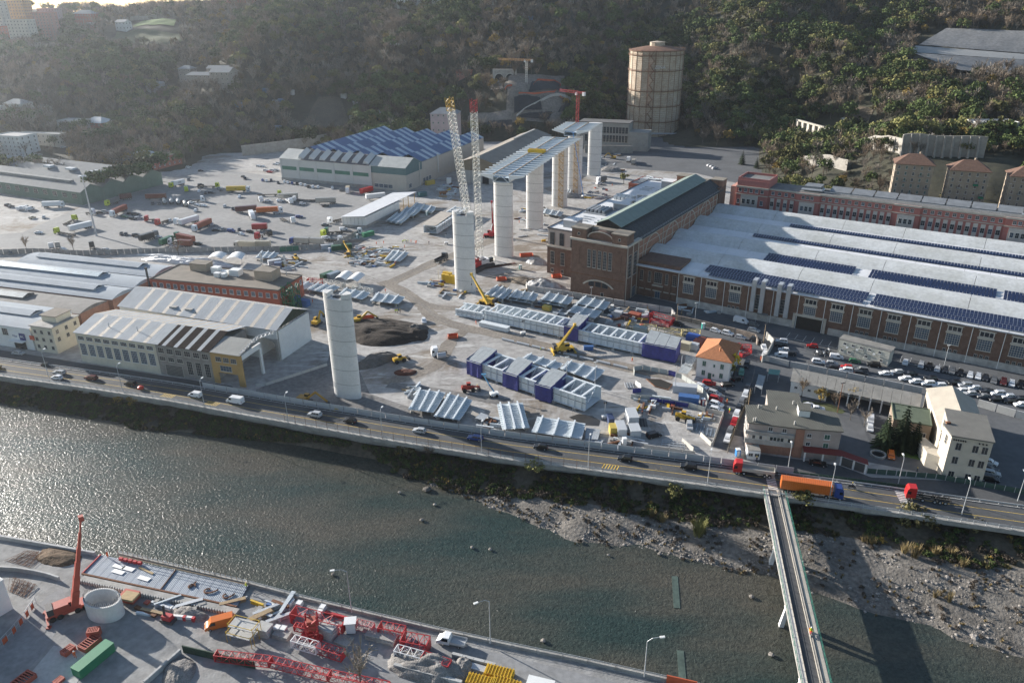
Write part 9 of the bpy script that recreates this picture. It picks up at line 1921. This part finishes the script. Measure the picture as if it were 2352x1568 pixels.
for x,y in((175,1172),(1165,1290),(2235,1440)):lamp(T23(x,y,.4),8.2,(.2,.9),'grey lamp post between road and frontage road',1.0)
for fn,x,y,d,l in((T31,858,935,(-1,-.2),'tall lamp post with curved arm over the near yard'),(T31,2100,1212,(-1,-.5),'tall lamp post with hanging head by the pickup'),(T32,1185,1508,(1,.1),'white post with cross arms at the quay corner')):lamp(fn(x,y,.7),11.5 if fn is T31 else 9.5,d,l,2.4,group=None)
p=T10(865,590);th=tg('lamp_mast','very tall floodlight mast standing in the lorry park','mast',p);hm=HT(p,UV(1,0,712,55)[1]);MB().tube(p,up(p,hm),.55,8,.2).build('pole',sgy,th);MB().lathe(up(p,hm),[(.3,-.2),(1.6,0),(1.6,.3),(.3,.5)],10).build('ring',sgy,th)
for k in range(6):f=k*1.047;c=up(p,hm)+Vc((math.cos(f)*1.7,math.sin(f)*1.7,-.1));MB().box(c,(.7,.7,.4)).build('floodlight',wht,th)
for fn,x,y,yt,l in((T12,1475,1350,1195,'wooden pole with slack cables at the wall end'),(T12,1640,1335,1190,'slim lamp pole before the brick sheds'),(T22,2110,640,430,'leaning cable pole beside the parked lane cars'),(T23,620,655,385,'rusty tall pole among the pollarded trees'),(T23,1575,240,45,'lamp pole by the marked parking bays'),(T22,742,445,195,'floodlight pole near the girder end'),(T22,490,350,150,'slim floodlight pole beside the wing panel'),(T22,1455,470,225,'camera mast with yellow box near the pit'),(T22,1620,405,310,'short pole before the villa'),(T12,708,1145,1050,'slim lamp pole below the brick hall'),(T12,2250,1560,1380,'cable pole at the lane corner'),(T22,1515,250,130,'thin pole beside the corrugated roofs'),(T11,1635,975,830,'thin floodlight pole before the second pier'),(T11,125,800,700,'thin pole by the prefab huts')):
 p=fn(x,y);h=HT(p,UV(2 if fn in(T22,T23)else 1,2 if fn in(T22,T12)else(3 if fn is T23 else 1),x,yt)[1]);th=tg('pole',l,'pole',p);MB().tube(p,up(p,h),.13,6,.08).build('shaft',rust if 'rusty' in l else(wod if 'wooden' in l or 'cable' in l else sgy),th);MB().box(up(p,h),(1.4,.2,.2),.3).build('head',wht if 'lamp' in l or 'flood' in l else dks,th)
def cable(a,c,sag,label,n=10):
 b=MB();P=[lq(a,c,k/n)-Vc((0,0,sag*4*(k/n)*(1-k/n)))for k in range(n+1)];[b.tube(P[k],P[k+1],.05,4)for k in range(n)];tq(b.build('overhead_cable',dks),label,'cable')
cable(T22(2110,640,0)+Vc((0,0,10)),T22(1930,1010,7),.6,'thick overhead cable along the lane of parked cars');cable(T12(1475,1350)+Vc((0,0,8.5)),T12(1600,1450,2.5),.5,'slack cable falling from the wooden pole');cable(T22(2110,640,0)+Vc((0,0,10)),T12(2250,1560)+Vc((0,0,9)),.8,'overhead cable between the two lane poles')
for fn,x,y,l in((T22,830,705,'white light tower trailer near the road-side compound'),(T12,100,1475,'white light tower trailer under the long girder'),(T11,1705,665,'white light tower trailer left of the second pier')):p=fn(x,y);th=tg('light_tower',l,'light tower',p);MB().box(up(p,.8),(1.8,1.1,.9),.2).build('trailer',wht,th);MB().tube(up(p,1.2),up(p,5.5),.08,5).build('mast',sgy,th);b=MB();[b.box(up(p,5.4)+Vc((dx,0,dz)),(.4,.25,.3))for dx in(-.3,.3)for dz in(0,.4)];b.build('floodlight',dks,th);[chd('wheel',WHL,th,(s*.6,-.6,.33))for s in(-1,1)]
def body_mesh(pose):
 me=bpy.data.meshes.new('person_skeleton')
 J=dict(pel=(0,0,.95),ch=(0,.02,1.28),nk=(0,0,1.5),hd=(0,-.02,1.66),ls=(.19,0,1.43),le=(.26,.02,1.15),lh=(.25,-.1,.9),rs=(-.19,0,1.43),re=(-.26,.02,1.15),rh=(-.24,-.12,.9),lhp=(.1,0,.92),lk=(.12,-.03,.5),lf=(.12,.02,.08),lt=(.13,-.16,.05),rhp=(-.1,0,.92),rk=(-.12,-.03,.5),rf=(-.12,.02,.08),rt=(-.13,-.16,.05))
 if pose=='walk':J.update(lk=(.11,-.2,.52),lf=(.11,-.25,.1),lt=(.11,-.42,.07),rk=(-.11,.02,.5),rf=(-.11,.24,.12),rt=(-.11,.1,.05),lh=(.24,.18,.95),rh=(-.24,-.3,1.0))
 if pose=='sit':J.update(lk=(.14,-.42,.75),lf=(.15,-.3,.35),lt=(.15,-.45,.3),rk=(-.14,-.42,.75),rf=(-.15,-.3,.35),rt=(-.15,-.45,.3),lh=(.3,-.5,1.1),rh=(-.3,-.5,1.1),pel=(0,.05,.8),lhp=(.1,.03,.78),rhp=(-.1,.03,.78))
 names=list(J);ix={n:i for i,n in enumerate(names)}
 E_=[('pel','ch'),('ch','nk'),('nk','hd'),('ch','ls'),('ls','le'),('le','lh'),('ch','rs'),('rs','re'),('re','rh'),('pel','lhp'),('lhp','lk'),('lk','lf'),('lf','lt'),('pel','rhp'),('rhp','rk'),('rk','rf'),('rf','rt')]
 me.from_pydata([J[n]for n in names],[(ix[a],ix[c])for a,c in E_],[]);o=bpy.data.objects.new('tmp_person',me);COL.objects.link(o);md=o.modifiers.new('s','SKIN')
 rad=dict(pel=.15,ch=.17,nk=.07,hd=.115,ls=.08,le=.06,lh=.05,rs=.08,re=.06,rh=.05,lhp=.1,lk=.075,lf=.06,lt=.05,rhp=.1,rk=.075,rf=.06,rt=.05)
 for n in names:me.skin_vertices[0].data[ix[n]].radius=(rad[n],rad[n]*.85)
 me.skin_vertices[0].data[0].use_root=True;o.modifiers.new('u','SUBSURF').levels=1;dg=bpy.context.evaluated_depsgraph_get();out=bpy.data.meshes.new_from_object(o.evaluated_get(dg));bpy.data.objects.remove(o);out.materials.clear()
 skin=M('skin',(.42,.26,.19),.7,var=0);hv=M('hi_vis_orange',(.75,.12,.02),.7,var=0);tr=M('work_trousers',(.7,.14,.03),.8,var=0);bt=M('boots',(.03,.025,.02),.8,var=0)
 for m in(hv,tr,bt,skin):out.materials.append(m)
 for pg in out.polygons:z=pg.center.z;x=abs(pg.center.x);pg.material_index=3 if z>1.53 else(0 if z>(.92 if pose!='sit' else.86)and not(x>.2 and z<.97)else(3 if x>.2 and z<1.0 else(1 if z>.14 else 2)))
 pg=None;out.polygons.foreach_set('use_smooth',[True]*len(out.polygons));return out
BM={k:body_mesh(k)for k in('stand','walk','sit')}
hb=MB();hb.lathe((0,-.02,1.70),[(.17,0),(.135,.02),(.13,.07),(.09,.12),(.01,.14)],10);HELM=hb.mesh('helmet',[wht]);helm_c=[wht,M('helmet_yellow',(.7,.5,.03),.4,var=0),M('helmet_red',(.5,.04,.03),.4,var=0)]
HV={'orange':(M('hi_vis_orange'),M('work_trousers')),'yellow':(M('hi_vis_yellow',(.55,.7,.03),.7,var=0),M('navy_trousers',(.03,.04,.08),.8,var=0)),'mixed':(M('hi_vis_yellow'),M('work_trousers')),'dark':(M('dark_jacket',(.03,.03,.04),.8,var=0),M('navy_trousers'))}
def prs(p,col,label,pose='stand',rz=None,group='workers about the site',helmet=True):
 rz=ri.uniform(0,6.28)if rz is None else rz;th=tg('person',label,'person',p,rz,group);o=bpy.data.objects.new('body',BM[pose]);COL.objects.link(o);o.parent=th;j,t=HV[col];repaint(o,j,0);repaint(o,t,1)
 h=bpy.data.objects.new('helmet',HELM);COL.objects.link(h);h.parent=th;repaint(h,ri.choice(helm_c));return th
for x,y,c in((1313,655,'yellow'),(1325,650,'yellow'),(1340,648,'yellow'),(1352,655,'dark'),(1362,650,'yellow'),(1390,648,'orange'),(1430,660,'orange'),(1440,658,'orange'),(1550,665,'dark')):prs(T11(x,y),c,f"worker in {'hi-vis '+c if c != 'dark' else 'dark clothes'} in the group before the lean-to",'stand',group='workers in a group before the lean-to')
for fn,x,y,c,l,ps in((T11,1080,668,'orange','worker in orange on top edge of scrap heap','stand'),(T11,1145,662,'orange','worker in orange walking behind the scrap heap','walk'),(T11,1333,695,'orange','worker in orange beside a white steel sheet','stand'),(T11,1247,850,'orange','worker in orange at the near corner of scrap heap','walk'),(T11,1160,1095,'orange','worker in orange behind the last wing panel','walk'),(T11,508,1190,'orange','worker in orange by the blue site cabins','stand'),(T11,278,975,'orange','worker in orange beside the red works end','stand'),(T11,1252,1280,'yellow','worker in yellow at the dirt track edge','stand'),(T11,1268,1280,'yellow','second worker in yellow at the dirt track edge','stand'),(T11,1292,1280,'dark','worker in dark clothes at the dirt track edge','stand'),(T11,1972,1385,'orange','worker in orange at the hollow steel beam','walk'),(T22,1077,195,'orange','worker in orange on the dirt track by the biggest shed','walk'),(T22,258,100,'yellow','worker in yellow beside tube bundles','walk'),(T22,527,90,'orange','worker in orange behind the yellow mobile crane','stand'),(T22,1925,570,'orange','worker in orange walking in the lane','walk'),(T22,1948,650,'mixed','worker in yellow jacket walking in the lane','walk'),(T22,2228,185,'orange','worker in orange between two white cars','stand'),(T22,1730,325,'mixed','worker in yellow at the villa fence','stand'),(T22,1165,680,'dark','person in dark clothes beside the light tower','stand'),(T21,2015,300,'orange','worker in orange near the boom lift basket','stand'),(T21,1983,440,'yellow','worker in yellow beside the red telehandler','stand'),(T22,2190,1090,'dark','person in dark clothes at the gate hut','stand'),(T12,65,475,'orange','worker in orange on the steel between far piers','stand'),(T12,898,145,'orange','worker in orange beyond the white roofed wing','stand'),(T30,932,1285,'orange','worker in orange behind the green container','stand'),(T30,677,1340,'orange','worker in orange on the concrete slab','walk'),(T30,1068,885,'mixed','worker in yellow beside the pier stub','stand'),(T30,2212,725,'yellow','worker in yellow on the formwork deck end','walk'),(T30,968,440,'orange','worker in orange at the formwork deck corner','stand'),(T23,1330,1190,'dark','person in dark clothes in the tower house yard','walk'),(T22,2065,375,'dark','person in dark clothes at the lane side','stand')):
 z=.52 if fn is T30 and y in(725,440)else 0;prs(fn(x,y,z),c,l,ps)
pr=prs(MOTO_P,'dark','rider in dark clothes on the black motorcycle','sit',rh(MOTO_P.x,1)+math.pi/2,None);pr.location.z=.62
cp_=T33(378,1130,.55);moto(cp_,ang(fb(0,0),fb(-10,0)),'red','small red moped on the footbridge',None,z=.53);pr=prs(cp_,'mixed','rider in yellow jacket on the red moped','sit',ang(fb(0,0),fb(-10,0))+math.pi/2,None);pr.location.z=.7
tq(MB().lathe(T20(1265,440,.45),[(.01,0),(.9,.35),(.95,.9),(.5,1.2),(.01,1.3)],12).build('red_beacon',M('beacon_red',(.6,.05,.03),.5,var=0)),'round red beacon standing on the river side of the road','beacon')
p=T23(985,1030);th=tg('well_ring','round stone well ring with dark water in a yard','well',p);MB().lathe(p,[(2.1,0),(2.1,.6),(1.7,.6),(1.7,.1)],24).build('rim',cn2,th);MB().lathe(p,[(1.7,.12),(.01,.12)],20).build('water',darkwin,th)
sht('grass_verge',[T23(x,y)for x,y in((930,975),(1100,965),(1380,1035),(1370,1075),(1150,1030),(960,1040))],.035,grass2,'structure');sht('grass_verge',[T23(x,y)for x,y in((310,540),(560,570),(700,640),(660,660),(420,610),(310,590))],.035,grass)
def bp(x,y):return Vc((x,y,float(bed(np.array([x]),np.array([y]))[0])))
lib2=bpy.data.collections.new('bank_library')
def lib_add(c,nm,b,m):o=bpy.data.objects.new(nm,b.mesh(nm,[m]));c.objects.link(o)
def rock(seed,s=1.):
 r=np.random.default_rng(seed);b=MB();n=7;rg=[]
 for z,k in((-.3,.7),(.0,1.),(.3,.85),(.5,.4)):rg.append([(math.cos(6.28*i/n)*k*s*r.uniform(.75,1.2),math.sin(6.28*i/n)*k*s*r.uniform(.75,1.2),z*s*r.uniform(.8,1.2))for i in range(n)])
 return b.loft(rg)
stone_m=lfm('river_stone',(.16,.145,.13),(.30,.275,.25))
def tuft(seed,h,n,w=.09,spread=.5):
 r=np.random.default_rng(seed);b=MB()
 for _ in range(n):
  a=r.uniform(0,6.28);d=r.uniform(0,spread);p=Vc((math.cos(a)*d,math.sin(a)*d,-.1));t=p+Vc((math.cos(a)*h*.35*r.uniform(.2,1),math.sin(a)*h*.35*r.uniform(.2,1),h*r.uniform(.6,1.1)));s=Vc((-math.sin(a),math.cos(a),0))*w;b.add([p-s,p+s,t+s*.4,t-s*.4],[(0,1,2,3)])
 return b
for i in range(4):lib_add(lib2,'%02d_rock'%i,rock(i),stone_m)
lib_add(lib2,'04_tuft',tuft(1,1.3,46),LM['reed']);lib_add(lib2,'05_tuft',tuft(2,1.1,50,.12,.8),LM['scrub']);lib_add(lib2,'06_bush',crl(61,1.2,.9,.7,12,12,.4),LM['oak']);lib_add(lib2,'07_bush',crl(63,1.1,.8,.6,12,12,.38),bark);lib_add(lib2,'08_bush',crl(65,1.0,.9,.7,10,12,.38),LM['ochre'])  # dark leaf and bark colours on the bushes stand in for road deck shade
N_=34000;X=rng.uniform(-200,160,N_);yw=wl_y(X);yr=road_y(X,False);Yq=yw-1.5+(yr+2.5-yw)*rng.random(N_)**.9;dw=Yq-yw;dr=yr-Yq;gq=10+10*(fbm(X/14,Yq/14,3,3)-.45);veg=(dr<gq)|(X<-45);rnd_=rng.random(N_)
Z=bed(X,Yq);cl=fbm(X/4,Yq/4,3,55)
kd_=np.where(veg,np.where(rnd_<.35,5,np.where(rnd_<.6,6,np.where(rnd_<.93,7,np.where(rnd_<.95,8,4)))),np.where(rnd_<.93,rng.integers(0,4,N_),np.where(rnd_<.965,4,7)))
sc_=np.where(kd_<4,.07+.34*rng.random(N_)**6+.06*(cl>.52),np.where(veg,.35+.5*rng.random(N_),.45))
keep=(dr>-1.5)&np.where(veg,rng.random(N_)<np.clip((cl-.30)*3.2,0,.8),cl>.36)&(Z>-6.15)
ii=np.nonzero(keep)[0];me=bpy.data.meshes.new('bank_cover');me.from_pydata([(float(X[i]),float(Yq[i]),float(Z[i]))for i in ii],[],[]);fattr('kind','INT',kd_[ii].astype(np.int32));fattr('rot','FLOAT',rng.uniform(0,6.28,len(ii)).astype(np.float32));fattr('scl','FLOAT',sc_[ii].astype(np.float32))
so=bpy.data.objects.new('bank_cover',me);COL.objects.link(so);tq(so,'gravel stones, dry tufts and low scrub covering the far river bank',kind='stuff');md=so.modifiers.new('scatter','NODES');md.node_group=scn('bank_scatter',lib2)
for i,(r_,c_,x,y,s)in enumerate(((2,1,1405,1065,1.5),(2,1,1535,1335,1.9),(2,1,1285,1362,.8),(2,1,1600,1470,.8),(2,1,1880,1280,.6),(3,2,1325,410,.9),(3,2,1545,415,.9),(3,2,280,1185,.9),(3,2,865,420,.6),(3,1,1935,350,.8),(3,1,2100,368,.8),(3,1,1485,105,1.0),(3,3,1215,805,1.1),(3,3,1640,915,1.0),(3,3,1845,1155,1.6),(3,3,1140,880,.8),(3,3,1505,835,.8),(3,3,1630,885,.7),(3,3,400,425,.7),(3,3,500,445,.6),(3,3,590,452,.8),(3,3,1690,955,.8),(3,3,1130,755,.6),(3,3,690,410,.7),(3,3,770,375,.8),(2,1,120,840,.8),(2,1,190,865,.6),(3,2,2145,790,1.0),(3,3,30,1310,1.0),(3,1,690,590,.8))):
 p=T(r_,c_,x,y,-5.7);o=tq(rock(40+i,s*.62).build('boulder',stone_m,smo=False),'pale boulder standing in or beside the river','boulder','boulders along the river');o.location=p
def reed(p,h,s,label,kd='reed',group='reed clumps on the river bank'):
 th=tg('reed_clump',label,'plant',p,ri.uniform(0,6),group);o=bpy.data.objects.new('stems',REED[kd][ri.randrange(2)]);COL.objects.link(o);o.parent=th;th.scale=(s,s,h/4)
REED={'reed':[tuft(71+i,4,70,.07,.9).mesh('stems',[LM['reed']])for i in range(2)],'green':[tuft(81+i,4,80,.09,1.1).mesh('stems',[LM['olive']])for i in range(2)]}
for r_,c_,x,y,h,s,kd in((2,1,2150,1215,3.2,.8,'green'),(2,2,955,1345,2.6,.8,'reed'),(2,2,1070,1330,3,.9,'reed'),(2,2,1140,1330,3.4,1,'reed'),(2,2,1300,1300,3.2,1,'reed'),(3,2,1260,70,2,.8,'reed'),(3,2,1350,110,2,.9,'reed'),(3,2,1670,235,3.2,1.2,'green'),(3,2,1690,190,3,1.1,'green'),(3,3,1215,420,3,.8,'reed'),(3,3,1310,450,4,1.0,'reed'),(3,3,1490,430,2.2,.8,'reed'),(3,3,1640,440,2,.8,'reed'),(3,3,1625,830,3,.6,'reed'),(3,3,920,330,2,.9,'reed'),(3,3,1740,540,2,.8,'reed'),(3,3,1500,790,2,.6,'reed'),(3,3,850,310,1.8,.6,'reed')):p=T(r_,c_,x,y,-4.6);q_=bp(p.x,p.y);reed(q_,h,s,'dry straw coloured reed clump on the bank' if kd=='reed' else 'green reed clump on the bank',kd)
for r_,c_,x,y,kd,s,l in((2,2,200,1190,'olive',.75,'green shrub rising beside the road railing'),(2,2,1455,1390,'olive',.62,'broad green shrub clump below the road'),(2,3,300,1510,'olive',.8,'large green shrub by the footbridge head'),(3,3,1290,110,'scrub',1.25,'big straw green bush hanging at the road edge'),(3,3,1180,90,'scrub',1.1,'straw green bush left of the big one'),(3,3,1420,150,'scrub',1.1,'straw green bush right of the big one'),(3,3,1840,180,'scrub',1.05,'pale green bush beside the road wall'),(2,0,1190,560,'ochre',.55,'golden shrub below the road railing'),(2,0,1060,540,'ochre',.42,'small golden shrub below the road railing'),(2,0,10,330,'ochre',.5,'ochre shrub at the left end of the road'),(2,1,1550,1040,'bare',.6,'brown leafless shrub under the road deck'),(2,1,1350,980,'scrub',.9,'dark scrub under the road deck'),(2,0,820,500,'scrub',.9,'dark green scrub on the bank below cream works'),(2,0,700,470,'scrub',.8,'small dark scrub on the bank below cream works')):
 p=T(r_,c_,x,y,-2.5);tree(bp(p.x,p.y),kd,s,l,None,'bank_shrub')
# ================================================================ haze
hz=bpy.data.materials.new('haze');hz.use_nodes=True;_t=hz.node_tree
for nn in list(_t.nodes):
 if nn.type=='BSDF_PRINCIPLED':_t.nodes.remove(nn)
pv=_t.nodes.new('ShaderNodeVolumePrincipled');pv.inputs['Color'].default_value=(.82,.9,1,1);pv.inputs['Density'].default_value=HAZE;pv.inputs['Anisotropy'].default_value=.65
_t.links.new(pv.outputs[0],[q for q in _t.nodes if q.type=='OUTPUT_MATERIAL'][0].inputs['Volume'])
b=MB();b.hexa([(-3700,-420,-12),(3700,-420,-12),(3700,3300,-12),(-3700,3300,-12),(-3700,-420,330),(3700,-420,330),(3700,3300,330),(-3700,3300,330)])
tq(b.build('haze',hz),kind='stuff',label='thin bluish haze lying over the whole valley')
